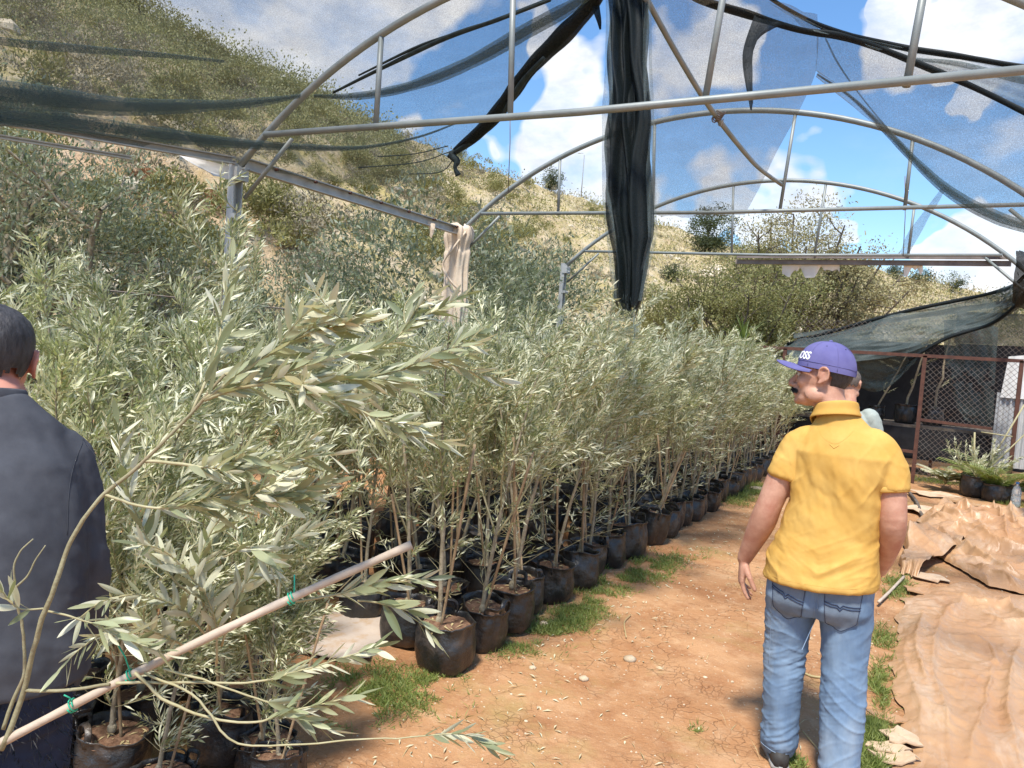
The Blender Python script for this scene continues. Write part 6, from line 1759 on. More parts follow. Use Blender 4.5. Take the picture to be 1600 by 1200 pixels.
# ------------------------------------------------------------------ the man in the charcoal sweater at the frame edge
def simple_person(label, loc, rz, head, yaw, sleeves, lean, mats, arms, vox=0.009, hgt=1.0, grey=False, hands=True, bulk=1.0, hairfn=None, nbz=0.19, prof=(0.195, 0.19, 0.20, 0.178, 0.125, 0.08, 0.066)):
    t = thing('person', label, 'person', loc, rz); top = np.array(head)
    b = MB(); Rm = rot(yaw, -0.12 if not grey else 0.0)
    nb = np.array([top[0] * 0.9, top[1] - 0.055, top[2] - nbz]); Lf = head_parts(b, top, Rm, 1.05, nb)
    px_, py_, pz_ = lean
    sp = lambda f: np.array([nb[0] * f ** 1.2, nb[1] * f ** 1.3, 0])
    tor = []
    zs = np.linspace(0.86, nb[2] - 0.02, 7)
    for i, z in enumerate(zs):
        f = (z - 0.86) / (zs[-1] - 0.86); c = sp(f); rx = np.interp(f, [0, .25, .7, .88, 1], [0.155, 0.15, 0.165, 0.15, 0.06]); tor.append(ring(c[0], c[1], z, rx, np.interp(f, [0, .5, .8, 1], [0.10, 0.10, 0.095, 0.05])))
    loft(b, tor)
    for A in arms:
        cap_tube(b, A, [0.055, 0.05, 0.042, 0.038, 0.028][:len(A)], 16)
        d = np.array(A[-1]) - np.array(A[-2]); hand(b, np.array(A[-1]), unit(d), (-np.sign(A[0][0]), 0.25, 0.0), 1 if A[0][0] < 0 else -1, (0.7, 0.75, 0.8, 0.85))
    for s in (-1, 1):
        cap_tube(b, [(s * 0.095, 0, 0.86), (s * 0.105, 0.01, 0.48), (s * 0.11, -0.02, 0.09)], [0.092, 0.06, 0.043], 16); cap_tube(b, [(s * 0.11, -0.05, 0.045), (s * 0.12, 0.09, 0.035)], [0.034, 0.03], 10)
    me, V, N = voxel(b, vox, 3, 'body'); obj('body', finish(me, V, mats[3]), t)
    b = MB(); tor = []
    zs = np.linspace(0.80, nb[2] + 0.012, 9)
    for i, z in enumerate(zs):
        f = np.clip((z - 0.86) / (nb[2] - 0.88), 0, 1); c = sp(f); rx = np.interp(f, [0, .2, .55, .74, .86, .955, 1], prof) * bulk
        tor.append(ring(c[0], c[1], z, rx, np.interp(f, [0, .5, .8, .93, 1], [0.165, 0.145, 0.125, 0.09, 0.066]) * bulk, 36, 2.4))
    loft(b, tor)
    for A in arms:
        k = len(A) - 1 if sleeves else 2
        pts = [np.array(p, float) for p in A[:k + 1]]
        if sleeves: pts[-1] = pts[-2] + (pts[-1] - pts[-2]) * 0.9
        cap_tube(b, pts, np.array([0.080, 0.072, 0.060, 0.054, 0.046])[:len(pts)] * (bulk if sleeves else 1.05), 20)
    me, V, N = voxel(b, vox, 4, 'sweater' if sleeves else 'shirt')
    x, y, z = V.T
    d = (fbm(np.stack([x * 9 + z * 4, y * 9, z * 3.5 - x * 3], 1), 7, 3) - 0.5) * 0.030 + (ridge(np.stack([x * 7, y * 7, z * 13 + x * 6], 1), 8, 3) - 0.55) * 0.012 * np.clip((np.abs(x) - 0.12) / 0.1 + (z < 1.0), 0.15, 1) + (fbm(V * 22, 2, 2) - 0.5) * 0.005
    so = obj('sweater' if sleeves else 'shirt', finish(me, V + N * d[:, None], mats[0]), t)
    q = np.linspace(0, 2 * PI, 41); mb = MB()
    rr = [(0.064, 0.0), (0.069, 0.016), (0.073, 0.012), (0.075, -0.008), (0.073, -0.014)] if sleeves else [(0.064, 0.0), (0.068, 0.03), (0.074, 0.032), (0.088, 0.0), (0.094, -0.02), (0.086, -0.014)]
    grid(mb, np.array([np.stack([nb[0] + r * np.cos(q), nb[1] + r * np.sin(q) * 1.0, nb[2] + h + 0.012 * np.clip(-np.sin(q), -1, 1)], 1) for r, h in rr])); mb.build('neckband' if sleeves else 'collar', mats[0], so)
    stitch(so.data, so, [[(0.20, -0.6, nb[2] - 0.09), (0.165, -0.6, nb[2] - 0.18), (0.160, -0.6, nb[2] - 0.30)], [(-0.20, -0.6, nb[2] - 0.09), (-0.165, -0.6, nb[2] - 0.18), (-0.160, -0.6, nb[2] - 0.30)]], (0, 1, 0), mats[0], 0.0006)
    b = MB(); loft(b, [ring(0, 0, 0.95, 0.05, 0.05, 30), ring(0, 0, 0.945, 0.165, 0.115, 30), ring(0, -0.01, 0.80, 0.185, 0.14, 30, 2.5), ring(0, -0.01, 0.69, 0.18, 0.13, 30, 2.6), ring(0, 0, 0.66, 0.05, 0.05, 30)])
    for s in (-1, 1): cap_tube(b, [(s * 0.095, -0.004, 0.72), (s * 0.104, 0.006, 0.48), (s * 0.108, -0.012, 0.28), (s * 0.11, -0.02, 0.08)], [0.10, 0.082, 0.076, 0.072], 22)
    me, V, N = voxel(b, vox, 4, 'trousers'); x, y, z = V.T
    d = (ridge(np.stack([x * 7, y * 7, z * 20], 1), 9, 3) - 0.55) * 0.016 + (fbm(V * 9, 2, 3) - 0.5) * 0.012
    obj('trousers', finish(me, V + N * d[:, None], mats[1]), t)
    for s in (-1, 1): shoe(t, (s * 0.11, -0.02, 0.0), -s * 0.2)
    hair_cap(top, Rm, 1.05, hairfn or (lambda x, y, z: (z > -0.05 - 0.3 * np.clip(y, -1, 0.03)) & ((y < 0.03) | (z > 0.075)) & ~((np.abs(x) > 0.055) & (z < 0.012) & (y > -0.035))), 1.07 if not grey else 1.02, 0.045, 5, 90).build('hair', mats[2], t); strands(t.children[-1], mats[2], Rm, 5200, 0.026 if not grey else 0.006)
    return t


r_ = ray(-14, 560); r_ = r_ / math.hypot(r_[0], r_[1]); c2 = r_ * 2.22
M['skin_red'] = mat('sunburnt_skin', (0.56, 0.22, 0.155), (0.64, 0.30, 0.21), 14, 0.5, 0.15, 160, 0.35, bdist=0.002)
simple_person('man in a charcoal sweater, back turned, standing among the bagged olives at the frame edge', (c2[0] + 0.13, c2[1] - 0.07, 0), math.radians(62), (0.005, 0.16, 1.51), math.radians(-4), True, (0, 0, 0),
              (M['navy'], M['navy_jeans'], M['hair'], M['skin_red']),
              [[(0.135, 0.09, 1.285), (0.185, 0.09, 1.13), (0.210, 0.09, 0.96), (0.20, 0.13, 0.80), (0.17, 0.17, 0.655)], [(-0.17, 0.09, 1.285), (-0.27, 0.03, 1.12), (-0.29, -0.04, 1.0), (-0.25, 0.10, 0.90), (-0.18, 0.22, 0.84)]], 0.0075, bulk=1.05, nbz=0.075, prof=(0.212, 0.20, 0.20, 0.195, 0.172, 0.125, 0.066))
simple_person('man in a pale sage shirt mostly hidden behind the man in the yellow polo', (-0.565, 7.5, 0), math.radians(4), (-0.015, 0.03, 1.515), math.radians(-14), False, (0, 0, 0),
              (M['sage'], M['navy_jeans'], M['hair_grey'], M['skin']),
              [[(0.165, 0.0, 1.25), (0.215, 0.0, 1.12), (0.235, 0.0, 0.98), (0.225, 0.06, 0.86), (0.21, 0.12, 0.75)], [(-0.165, 0.0, 1.25), (-0.215, 0.0, 1.12), (-0.235, 0.0, 0.98), (-0.225, 0.06, 0.86), (-0.21, 0.12, 0.75)]], 0.011, grey=True,
              hairfn=lambda x, y, z: (z > -0.03 - 0.3 * np.clip(y, -1, 0.03)) & ((y < 0.03) | (z > 0.075)) & ~((np.abs(x) > 0.05) & (z < 0.03) & (y > -0.04)))

# ================================================================== PLASTIC SHEETS AND LITTER ON THE GROUND
def tarp_material():
    m = bpy.data.materials.new('dusty_sheet'); m.use_nodes = True
    T = NT(m.node_tree); p = m.node_tree.nodes['Principled BSDF']
    co = T.n('ShaderNodeTexCoord').outputs['Object']
    co0 = co; co = T.n('ShaderNodeVectorMath', operation='MULTIPLY', inp={0: co, 1: (1.0, 0.38, 1.0)}).outputs[0]
    c = T.mix(T.ramp(T.noise(co, 1.8, 7, 0.65), 0.35, 0.65), (0.41, 0.215, 0.095), (0.48, 0.295, 0.155))
    c = T.mix(T.math('MULTIPLY', T.ramp(T.noise(co, 3.5, 9, 0.75, 0.8), 0.52, 0.68), 0.6), c, (0.58, 0.45, 0.32))
    c = T.mix(T.math('MULTIPLY', T.ramp(T.noise(co, 2.4, 8, 0.7, 0.5), 0.56, 0.68), 0.75), c, (0.38, 0.19, 0.085))
    c = T.mix(T.math('MULTIPLY', T.ramp(T.noise(co, 26, 5, 0.75), 0.56, 0.7), 0.35), c, (0.42, 0.23, 0.12))
    T.L.new(c, p.inputs['Base Color']); p.inputs['Roughness'].default_value = 0.40; p.inputs['Specular IOR Level'].default_value = 0.5
    wv = T.n('ShaderNodeTexVoronoi', feature='DISTANCE_TO_EDGE', inp={'Vector': T.n('ShaderNodeVectorMath', operation='ADD', inp={0: co, 1: T.n('ShaderNodeVectorMath', operation='SCALE', inp={0: T.n('ShaderNodeTexNoise', inp={'Vector': co, 'Scale': 4.0}).outputs['Color'], 'Scale': 0.5}).outputs[0]}).outputs[0], 'Scale': 5.0}).outputs['Distance']
    h = T.math('ADD', T.math('MULTIPLY', T.ramp(wv, 0.0, 0.16), 0.7), T.math('MULTIPLY', T.noise(co, 13, 7, 0.7), 1.2))
    T.L.new(T.n('ShaderNodeBump', inp={'Strength': 0.4, 'Distance': 0.012, 'Height': h}).outputs[0], p.inputs['Normal'])
    return m


M['tarp'] = tarp_material()


def tarp(name, label, left, right, ys, hgt, seed, nx=210, ny=300, dirn=(0.4, 1.0), freq=3.0, cat='plastic sheet', group=None, edge=0.10, extra=None, rgh=1.0, brd=0.4, shp=1.0, tha=None):
    """sheet between two edge curves (x as a function of y), heaped in folds"""
    u, v = np.meshgrid(np.linspace(0, 1, nx), np.linspace(0, 1, ny), indexing='xy')
    Yv = ys[0] + (ys[-1] - ys[0]) * v
    xl = np.interp(Yv, ys, left); xr = np.interp(Yv, ys, right)
    jag = 0.07 * (fbm(np.stack([Yv.ravel() * 4, 0 * Yv.ravel() + seed, 0 * Yv.ravel()], 1), seed, 3).reshape(Yv.shape) - 0.5)
    Xv = xl + (xr - xl) * u + jag * (1 - u) * 2
    Yv = Yv + 0.25 * (fbm(np.stack([u.ravel() * 3, 0 * u.ravel() + seed * 2.0, 0 * u.ravel()], 1), seed + 4, 3).reshape(u.shape) - 0.5) * np.where(v > 0.5, v, 1 - v)
    P = np.stack([Xv.ravel(), Yv.ravel(), 0 * Xv.ravel()], 1)
    wp = (fbm(P * 1.6, seed + 1, 3) - 0.5) * 1.4; wq = (fbm(P * 1.6 + 9, seed + 2, 3) - 0.5) * 1.4
    d = np.array(dirn) / np.hypot(*dirn); al = P[:, 0] * d[0] + P[:, 1] * d[1]; ac = -P[:, 0] * d[1] + P[:, 1] * d[0]
    f1 = ridge(np.stack([(ac + wp * 0.25) * freq, (al + wq) * 0.55, 0 * al + seed], 1), seed, 2)
    f2 = ridge(np.stack([(ac + wq * 0.4) * freq * 2.6, (al + wp * 0.5) * 1.5, 0 * al + seed], 1), seed + 5, 3)
    f3 = ridge(np.stack([(al + wp * .5) * 3.6, (ac + wq) * 1.6, 0 * al + seed], 1), seed + 8, 2)
    en = np.minimum.reduce([u.ravel() / edge, v.ravel() / edge, (1 - v.ravel()) / edge, np.ones(u.size)]); en = np.clip(en, 0, 1) ** 0.6
    body = 0.5 + 0.9 * (fbm(P * np.array([0.9, 0.35, 1]) + 3, seed + 3, 3))
    # stiff plastic: straight-edged facets and creases in many directions, over a few long folds
    gr = np.random.default_rng(seed); cr = 0.0
    for q in range(11):
        th = gr.uniform(0, PI) if tha is None else gr.normal() * tha; lam = gr.uniform(0.10, 0.55); t = (P[:, 0] * math.cos(th) + P[:, 1] * math.sin(th)) / lam + 1.2 * fbm(P * 1.3 + q * 5, seed + q, 2) + gr.random()
        tri = np.abs(2 * (t - np.floor(t)) - 1); tri = 0.8 * tri ** shp + 0.2 * tri; msk = np.clip(3.2 * fbm(P * 1.7 + q * 3, seed + 20 + q, 2) - 1.15, 0, 1)
        cr = cr + tri * msk * lam * 0.11
    z = hgt * en * (0.60 * f1 ** 8 + brd * (fbm(P * np.array([0.9, 0.4, 1]), seed + 7, 2))) * body + cr * rgh * np.clip(en, 0.15, 1)
    if extra is not None: z = z + extra(P[:, 0], P[:, 1]) * en
    z = z + gz(P[:, 0], P[:, 1]) + 0.012 + 0.012 * en
    x = P[:, 0] + (f1 - 0.5) * 0.10 * hgt / 0.2 * d[1]; y = P[:, 1] - (f1 - 0.5) * 0.10 * hgt / 0.2 * d[0]
    mb = MB(); grid(mb, np.stack([x, y, z], 1).reshape(ny, nx, 3))
    o = mb.build(name, M['tarp']); tag(o, label, cat, group); return o


def foldlines(lines):
    """long sharp folds: each line is (photo points on the ground, height, width)"""
    L = [(smooth_path(np.array([gnd(*p)[:2].tolist() + [0] for p in pts]), None, 8)[0][:, :2], h, w_) for pts, h, w_ in lines]
    def fn(x, y):
        Q = np.stack([x, y], 1); Q = Q + 0.05 * np.stack([fbm(np.stack([x * 5, y * 3, 0 * x], 1), 61, 3) - 0.5, fbm(np.stack([x * 5, y * 3, 0 * x + 4], 1), 62, 3) - 0.5], 1); z = 0 * x
        for P, h, w_ in L:
            best = np.full(len(x), 9.0); tt_ = np.zeros(len(x))
            for i in range(len(P) - 1):
                e = P[i + 1] - P[i]; f = np.clip(((Q - P[i]) @ e) / (e @ e), 0, 1); d = np.hypot(*(Q - P[i] - f[:, None] * e).T); k = d < best; best = np.where(k, d, best); tt_ = np.where(k, (i + f) / (len(P) - 1), tt_)
            z = z + h * 0.55 * np.exp(-(best / (w_ * 0.62)) ** 0.95) * np.clip(np.sin(PI * np.clip(tt_, 0.04, 0.96)), 0, 1) ** 0.5
        return z
    return fn


F1 = foldlines([([(1444, 962), (1432, 1000), (1434, 1050), (1448, 1085)], 0.09, 0.05), ([(1425, 985), (1412, 1040), (1425, 1100), (1440, 1190)], 0.07, 0.06), ([(1510, 935), (1470, 980), (1456, 1040), (1466, 1120), (1480, 1200)], 0.05, 0.035),
                ([(1548, 1050), (1530, 1110), (1505, 1200)], 0.05, 0.03), ([(1600, 1010), (1578, 1060), (1572, 1120), (1590, 1200)], 0.07, 0.04), ([(1470, 930), (1530, 950), (1600, 950)], 0.10, 0.05), ([(1520, 955), (1570, 985), (1640, 985)], 0.06, 0.035),
                ([(1560, 930), (1590, 975), (1640, 1010)], 0.09, 0.045), ([(1500, 1000), (1540, 1015), (1560, 1050)], 0.025, 0.02), ([(1460, 1060), (1500, 1075), (1540, 1060)], 0.02, 0.018)])
F2 = foldlines([([(1424, 838), (1462, 872), (1505, 915), (1540, 930)], 0.10, 0.06), ([(1455, 842), (1500, 872), (1560, 905), (1620, 925)], 0.13, 0.05), ([(1478, 850), (1500, 850), (1560, 872), (1620, 885)], 0.14, 0.06),
                ([(1452, 822), (1490, 806), (1550, 803), (1620, 806)], 0.16, 0.09), ([(1468, 832), (1510, 822), (1570, 828), (1620, 838)], 0.10, 0.05), ([(1540, 808), (1556, 835), (1575, 865)], 0.10, 0.04), ([(1575, 806), (1580, 840), (1600, 868)], 0.10, 0.04), ([(1500, 812), (1515, 838), (1540, 850)], 0.07, 0.035)])
tarp('plastic_sheet', 'broad dusty orange plastic sheet spread in long folds close to the walking man', [0.10, 0.06, -0.02, 0.0, -0.02, 0.02, 0.14, 0.42], [1.3, 1.4, 1.5, 1.6, 1.7, 1.7, 1.6, 1.2],
     [3.1, 3.7, 4.3, 4.9, 5.6, 6.2, 6.7, 7.1], 0.06, 3, rgh=0.26, brd=0.05, shp=3.0, tha=0.6, dirn=(-0.15, 1.0), freq=2.2, extra=F1)
tarp('plastic_sheet', 'crumpled heap of orange plastic sheet lying behind the broad spread sheet', [0.60, 0.34, 0.14, 0.06, 0.10, 0.22], [1.5, 1.7, 1.9, 2.0, 2.0, 1.9], [7.2, 7.8, 8.5, 9.1, 9.8, 10.6], 0.12, 8, rgh=1.1, shp=1.6, dirn=(0.75, -0.75), freq=2.8,
     extra=lambda x, y: 1.5 * F2(x, y) + 0.10 * np.exp(-((x - 0.75) / 0.5) ** 2 - ((y - 9.6) / 0.75) ** 2))
tarp('plastic_sheet', 'long trailing strip of pale plastic running from the crumpled heap towards the man', [-0.02, -0.04, -0.02, 0.10, 0.28], [0.10, 0.22, 0.40, 0.52, 0.62], [9.2, 8.7, 8.1, 7.5, 7.0][::-1], 0.10, 12, 60, 110, (0.3, -1.0), 5.0, edge=0.06)


def scrap(label, px_, py_, sx, sy, rz, seed, m, name='plastic_scrap', hz=0.03, group=None, cat='scrap'):
    p_ = gnd(px_, py_); g = np.random.default_rng(seed); n = 16; a = np.arange(n) * 2 * PI / n
    rr = 0.7 + 0.5 * g.random(n); rings = []
    rows = []
    for f in (0, 0.35, 0.7, 1.0): rows.append(np.stack([sx * f * rr * np.cos(a), sy * f * rr * np.sin(a), 0 * a], 1))
    V = np.array([np.vstack([r, r[:1]]) for r in rows]); q = V.reshape(-1, 3)
    q[:, 2] = hz * (ridge(q * 7 + seed, seed, 3) * 1.2 - 0.2) + 0.012; c, s = math.cos(rz), math.sin(rz)
    q = q @ np.array([[c, s, 0], [-s, c, 0], [0, 0, 1]]); V = q.reshape(V.shape)
    th = V.copy(); th[..., 2] -= 0.006
    mb = MB(); grid(mb, V); mb.add(np.concatenate([V[-1], th[-1]]), [(i, i + 1, n + 1 + i + 1, n + 1 + i) for i in range(n)])
    o = mb.build(name, m); o.location = (p_[0], p_[1], float(gz(p_[:1], p_[1:2])[0])); tag(o, label, cat, group); return o


M['scrap'] = mat('dusty_scrap', (0.52, 0.36, 0.22), (0.64, 0.50, 0.35), 5, 0.8, 0.4, 25, c3=(0.40, 0.22, 0.11), s3=4, lo3=0.5, hi3=0.7)
GS = 'dusty plastic scraps beside the sheets'
for q, (px_, py_, sx, sy, rz, lab) in enumerate([
        (1392, 1132, 0.10, 0.05, 0.2, 'long pale brick-like scrap wedged under the spread sheet edge'), (1408, 1165, 0.09, 0.08, 1.1, 'cupped tan scrap of plastic below the brick-like scrap'),
        (1388, 1180, 0.10, 0.05, 0.7, 'flat tan scrap nearest the jeans at the sheet edge'), (1434, 926, 0.11, 0.09, 0.9, 'pale curled scrap at the top corner of the spread sheet'),
        (1455, 905, 0.14, 0.10, 0.4, 'folded reddish-tan scrap between the spread sheet and the trailing strip'), (1462, 775, 0.35, 0.25, 0.3, 'wide flat torn scrap in front of the plant pots'),
        (1520, 790, 0.4, 0.28, 0.2, 'wide flat torn scrap beneath the black pot'), (1440, 800, 0.3, 0.25, 0.0, 'torn flat scrap beside the black hose end'),
        (1425, 845, 0.16, 0.22, 1.2, 'narrow upright scrap beside the trailing strip'), (1560, 800, 0.4, 0.2, 0.1, 'dusty torn scrap at the foot of the wall'), (1484, 752, 0.4, 0.2, 0.0, 'thin torn scrap lying under the chain-link panel'),
        (1398, 1195, 0.10, 0.06, 0.4, 'small broken scrap at the very bottom beside the sheet')]):
    scrap(lab, px_, py_, sx, sy, rz, 20 + q, M['scrap'] if q % 3 else M['tarp'], group=GS, hz=0.03 if q < 5 else 0.05)
o = scrap('pale grey-pink sheet lying on the ground between the loose bags', 505, 990, 0.42, 0.36, 0.4, 71, mat('pale_sheet', (0.42, 0.34, 0.28), (0.50, 0.42, 0.35), 5, 0.8, 0.3, 40, c3=(0.42, 0.3, 0.2), s3=14, lo3=0.5, hi3=0.66), 'ground_sheet', 0.02, None, 'sheet')

# hose, sticks
def stick(label, pts, r, m, name, cat, lift=0.02):
    P = np.array([gnd(*p) for p in pts]); P[:, 2] = gz(P[:, 0], P[:, 1]) + r + lift; Ps, _ = smooth_path(P, None, 6); mb = MB(); tube(mb, Ps, r, 7); tag(mb.build(name, m), label, cat)


stick('dark bent hose lying between the scraps beside the crumpled heap', [(1420, 772), (1432, 790), (1440, 808), (1452, 824)], 0.02, M['darkbark'], 'garden_hose', 'hose')
stick('straight pale stick lying behind the yellow shirt hem', [(1372, 948), (1390, 930), (1412, 906)], 0.011, M['cane_pale'], 'stick', 'stick', 0.03)
stick('thin pale stick lying between the legs of the jeans', [(1256, 1057), (1268, 1061), (1284, 1063)], 0.006, M['dry'], 'stick', 'stick', 0.0)
stick('thin dry twig slanting down beside the hem of the jeans', [(1254, 1148), (1272, 1170), (1292, 1192)], 0.003, M['dry'], 'twig', 'twig', 0.01)
stick('thin curved dry twig lying on the open path', [(985, 965), (975, 980), (978, 1000)], 0.003, M['dry'], 'twig', 'twig', 0.01)
for lab, px_, py_, s in (('tan fist-sized stone lying on the path', 984, 1031, 0.036), ('brown clod lying on the path below the tan stone', 912, 1060, 0.026), ('small reddish clod on the path near the wide black bag', 832, 1043, 0.02), ('small pale stone wedged behind the fourth black bag', 850, 976, 0.03),
                         ('flat pale slab at the edge of the far grass patch', 1186, 768, 0.12)):
    p_ = gnd(px_, py_); V, F = rk[int(px_) % 4].data(); mb = MB(); mb.v = [V * s * (1, 1, 0.9 if s < 0.1 else 0.3)]; mb.f = F; mb.n = len(V)
    o = mb.build('stone', M['stone']); o.location = (p_[0], p_[1], float(gz(p_[:1], p_[1:2])[0]) + s * 0.25); tag(o, lab, 'stone')


# ------------------------------------------------------------------ grass, litter, grit
def grass_patch(mb, cx, cy, rx, ry, n, h, g, rot_=0.0):
    r = np.sqrt(g.uniform(0, 1, n)) * (1 + 0.25 * g.normal(size=n)); a = g.uniform(0, 6.28, n); x = r * np.cos(a) * rx; y = r * np.sin(a) * ry
    x, y = x * math.cos(rot_) - y * math.sin(rot_) + cx, x * math.sin(rot_) + y * math.cos(rot_) + cy
    k = fbm(np.stack([x * 9, y * 9, 0 * x], 1), 4, 3) > 0.43; x, y = x[k], y[k]; n = len(x)
    B = np.stack([x, y, gz(x, y)], 1); D = unit(g.normal(size=(n, 3)) * [0.8, 0.8, 0.2] + [0, 0, 0.75]); V, F = leaf_arrays(B, D, unit(g.normal(size=(n, 3))), g.uniform(0.4, 1.2, n) * h, g.uniform(0.003, 0.006, n), 0.25, 0.1); mb.add(V, F)


g = np.random.default_rng(9); mb = MB()
for (px_, py_, rx, ry, n, h, ro) in [(615, 1075, 0.30, 0.22, 3600, 0.06, 0.2), (690, 1056, 0.12, 0.10, 700, 0.05, 0), (560, 1100, 0.22, 0.2, 1600, 0.05, 0), (795, 1005, 0.10, 0.2, 900, 0.05, 0), (860, 985, 0.16, 0.42, 3000, 0.065, 0.0), (905, 962, 0.16, 0.4, 2200, 0.06, 0), (945, 920, 0.18, 0.5, 2600, 0.06, 0), (1000, 890, 0.25, 0.55, 3200, 0.07, 0),
                                     (1035, 880, 0.16, 0.4, 1200, 0.05, 0), (1160, 778, 0.28, 0.7, 2600, 0.12, 0), (1170, 765, 0.25, 0.6, 1800, 0.12, 0), (1090, 870, 0.1, 0.3, 250, 0.04, 0), (1400, 915, 0.10, 0.4, 1500, 0.07, 0), (1378, 1010, 0.07, 0.4, 1100, 0.06, 0), (1372, 1080, 0.06, 0.3, 1200, 0.07, 0), (1366, 1150, 0.06, 0.22, 1500, 0.08, 0),
                                     (1362, 1195, 0.07, 0.12, 900, 0.08, 0), (1240, 1195, 0.05, 0.06, 350, 0.05, 0), (1085, 1140, 0.04, 0.06, 90, 0.05, 0), (1450, 752, 0.5, 0.22, 2000, 0.13, 0), (1540, 758, 0.6, 0.25, 2200, 0.14, 0), (1590, 790, 0.3, 0.2, 700, 0.12, 0), (1470, 870, 0.2, 0.25, 300, 0.05, 0)]:
    p_ = gnd(px_, py_); grass_patch(mb, p_[0], p_[1], rx, ry, n, h * 0.8, g, ro)
tag(mb.build('grass', M['grass'], None, True, 'stuff'), 'short green grass growing along the bags and beside the path', 'grass')
mb = MB(); n = 700; x = np.where(g.random(n) < 0.6, -1.75 + np.abs(g.normal(size=n)) * 0.35, g.uniform(-2.2, 0.9, n)); y = 1.8 + 9 * g.random(n) ** 1.4
B = np.stack([x, y, gz(x, y) + 0.008], 1); D = g.normal(size=(n, 3)) * [1, 1, 0.1]; V, F = leaf_arrays(B, D, np.tile([0.05, 0.05, 1], (n, 1)) + g.normal(size=(n, 3)) * 0.25, g.uniform(0.02, 0.06, n), g.uniform(0.005, 0.011, n)); mb.add(V, F)
tag(mb.build('leaf_litter', M['olive_pale'], None, True, 'stuff'), 'fallen olive leaves scattered over the red earth', 'leaves')
mb = MB(); n = 260; x = g.uniform(-2.2, 0.6, n); y = 1.8 + 9 * g.random(n) ** 1.3
B = np.stack([x, y, gz(x, y) + 0.004], 1); D = g.normal(size=(n, 3)) * [1, 1, 0.08]; V, F = leaf_arrays(B, D, np.tile([0.05, 0.05, 1], (n, 1)), g.uniform(0.04, 0.16, n), g.uniform(0.002, 0.004, n)); mb.add(V, F)
tag(mb.build('straw_litter', M['dry'], None, True, 'stuff'), 'dry straw and twiglets scattered over the red earth', 'straw')
mb = MB(); n = 2600
for q in range(n):
    y = 1.9 + 9 * g.random() ** 1.5; x = g.uniform(-2.0, 0.9); V, F = rk[q % 4].data() if q < 120 else OCT
    if q == 119:
        ob = MB(); ob.add(np.array([[1, 0, 0], [-1, 0.1, 0], [0, 1, 0.1], [0, -1, 0], [0.1, 0, 0.8], [0, 0, -0.8]]), np.array([[0, 2, 4], [2, 1, 4], [1, 3, 4], [3, 0, 4]])); OCT = ob.data()
    s = g.uniform(0.002, 0.007) * (1.6 if q < 120 else 1.0); mb.v.append(V * s * g.uniform(0.7, 1.4, 3) + [x, y, float(gz(np.array([x]), np.array([y]))[0]) + s * 0.2])
    for f in F: mb.f.append(f + mb.n)
    mb.n += len(V)
tag(mb.build('grit', M['stone'], None, False, 'stuff'), 'small grit and pebbles strewn over the red earth', 'pebbles')

# ------------------------------------------------------------------ plants in pots by the fence and on the bench
def potted(label, x, y, z, b, h, lean, seed, s=1.0, leaves=60):
    t = thing('potted_sapling', label, 'potted plant', (x, y, z), 0.0, 'potted saplings on the shed bench'); t.scale = (s, s, s)
    obj('grow_bag', BAGS[b][0], t); g = np.random.default_rng(seed); P = np.array([[lean * f, 0.0, 0.2 + h * f] for f in np.linspace(0, 1, 8)]); P += g.normal(size=P.shape) * 0.008
    mb = MB(); tube(mb, P, np.linspace(0.018, 0.011, 8), 8); mb.build('trunk', M['bark'], t); mb = MB(); tw = MB(); L = [[], [], [], [], []]
    for q in range(7):
        Q = twig(P[g.integers(2, 8)], g.normal(size=3) * [1, 1, 0.3] + [0, 0, 0.4], g.uniform(0.2, 0.4), g); tube(tw, Q, 0.0025, 4)
        for a, b_ in zip(L, shoot_leaves(Q, g, 0.035, 0.05, 0.011, 0.2)): a.extend(b_)
    tw.build('twigs', M['twig'], t); V, F = leaf_arrays(*[np.array(q) for q in L]); mb.add(V, F); mb.build('crown', M['olive'], t)


p_ = atY(1375, 640, 14.6); potted('slanting thin potted sapling on the bench beside the sage shirt', p_[0] - 0.05, 14.5, 0.825, 2, 1.05, 0.42, 1, 0.9)
p_ = atY(1414, 650, 14.4); potted('potted sapling standing between the rusty post and the slanting one', p_[0], 14.4, 0.825, 4, 1.15, 0.22, 2, 1.15)
p_ = atY(1458, 650, 14.5); potted('potted sapling behind the chain-link panel just past the rusty post', p_[0], 14.5, 0.825, 1, 1.25, 0.12, 3, 1.1)
# big black pot with dry twigs
p_ = gnd(1524, 776)
t = thing('plant_pot', 'big black pot of dry white-leaved twigs in front of the chain-link panel', 'potted plant', (p_[0], p_[1], 0))
o = obj('pot', BAGS[3][0], t); o.scale = (1.35, 1.25, 1.1)
o = obj('soil', BAGS[3][1], t); o.scale = (1.35, 1.25, 1.1)
g = np.random.default_rng(4); tw = MB(); L = [[], [], [], [], []]
for q in range(22):
    Q = twig((g.normal() * 0.1, g.normal() * 0.1, 0.3), (g.normal() * 0.6 + (0.3 if q < 8 else -0.2), g.normal() * 0.3, 0.8), g.uniform(0.3, 0.6), g); tube(tw, Q, np.linspace(0.006, 0.002, len(Q)), 5)
    for a, b_ in zip(L, shoot_leaves(Q, g, 0.03, 0.07, 0.02, 0.3)): a.extend(b_)
tube(tw, [(-0.05, 0, 0.3), (-0.09, 0, 0.9)], 0.012, 6); tube(tw, [(0.05, 0, 0.3), (0.45, -0.05, 1.35)], 0.012, 6); tube(tw, [(0.08, 0, 0.35), (0.55, 0.1, 1.0)], 0.009, 6); tube(tw, [(-0.02, -0.1, 0.92), (0.35, -0.1, 0.9)], 0.009, 6)
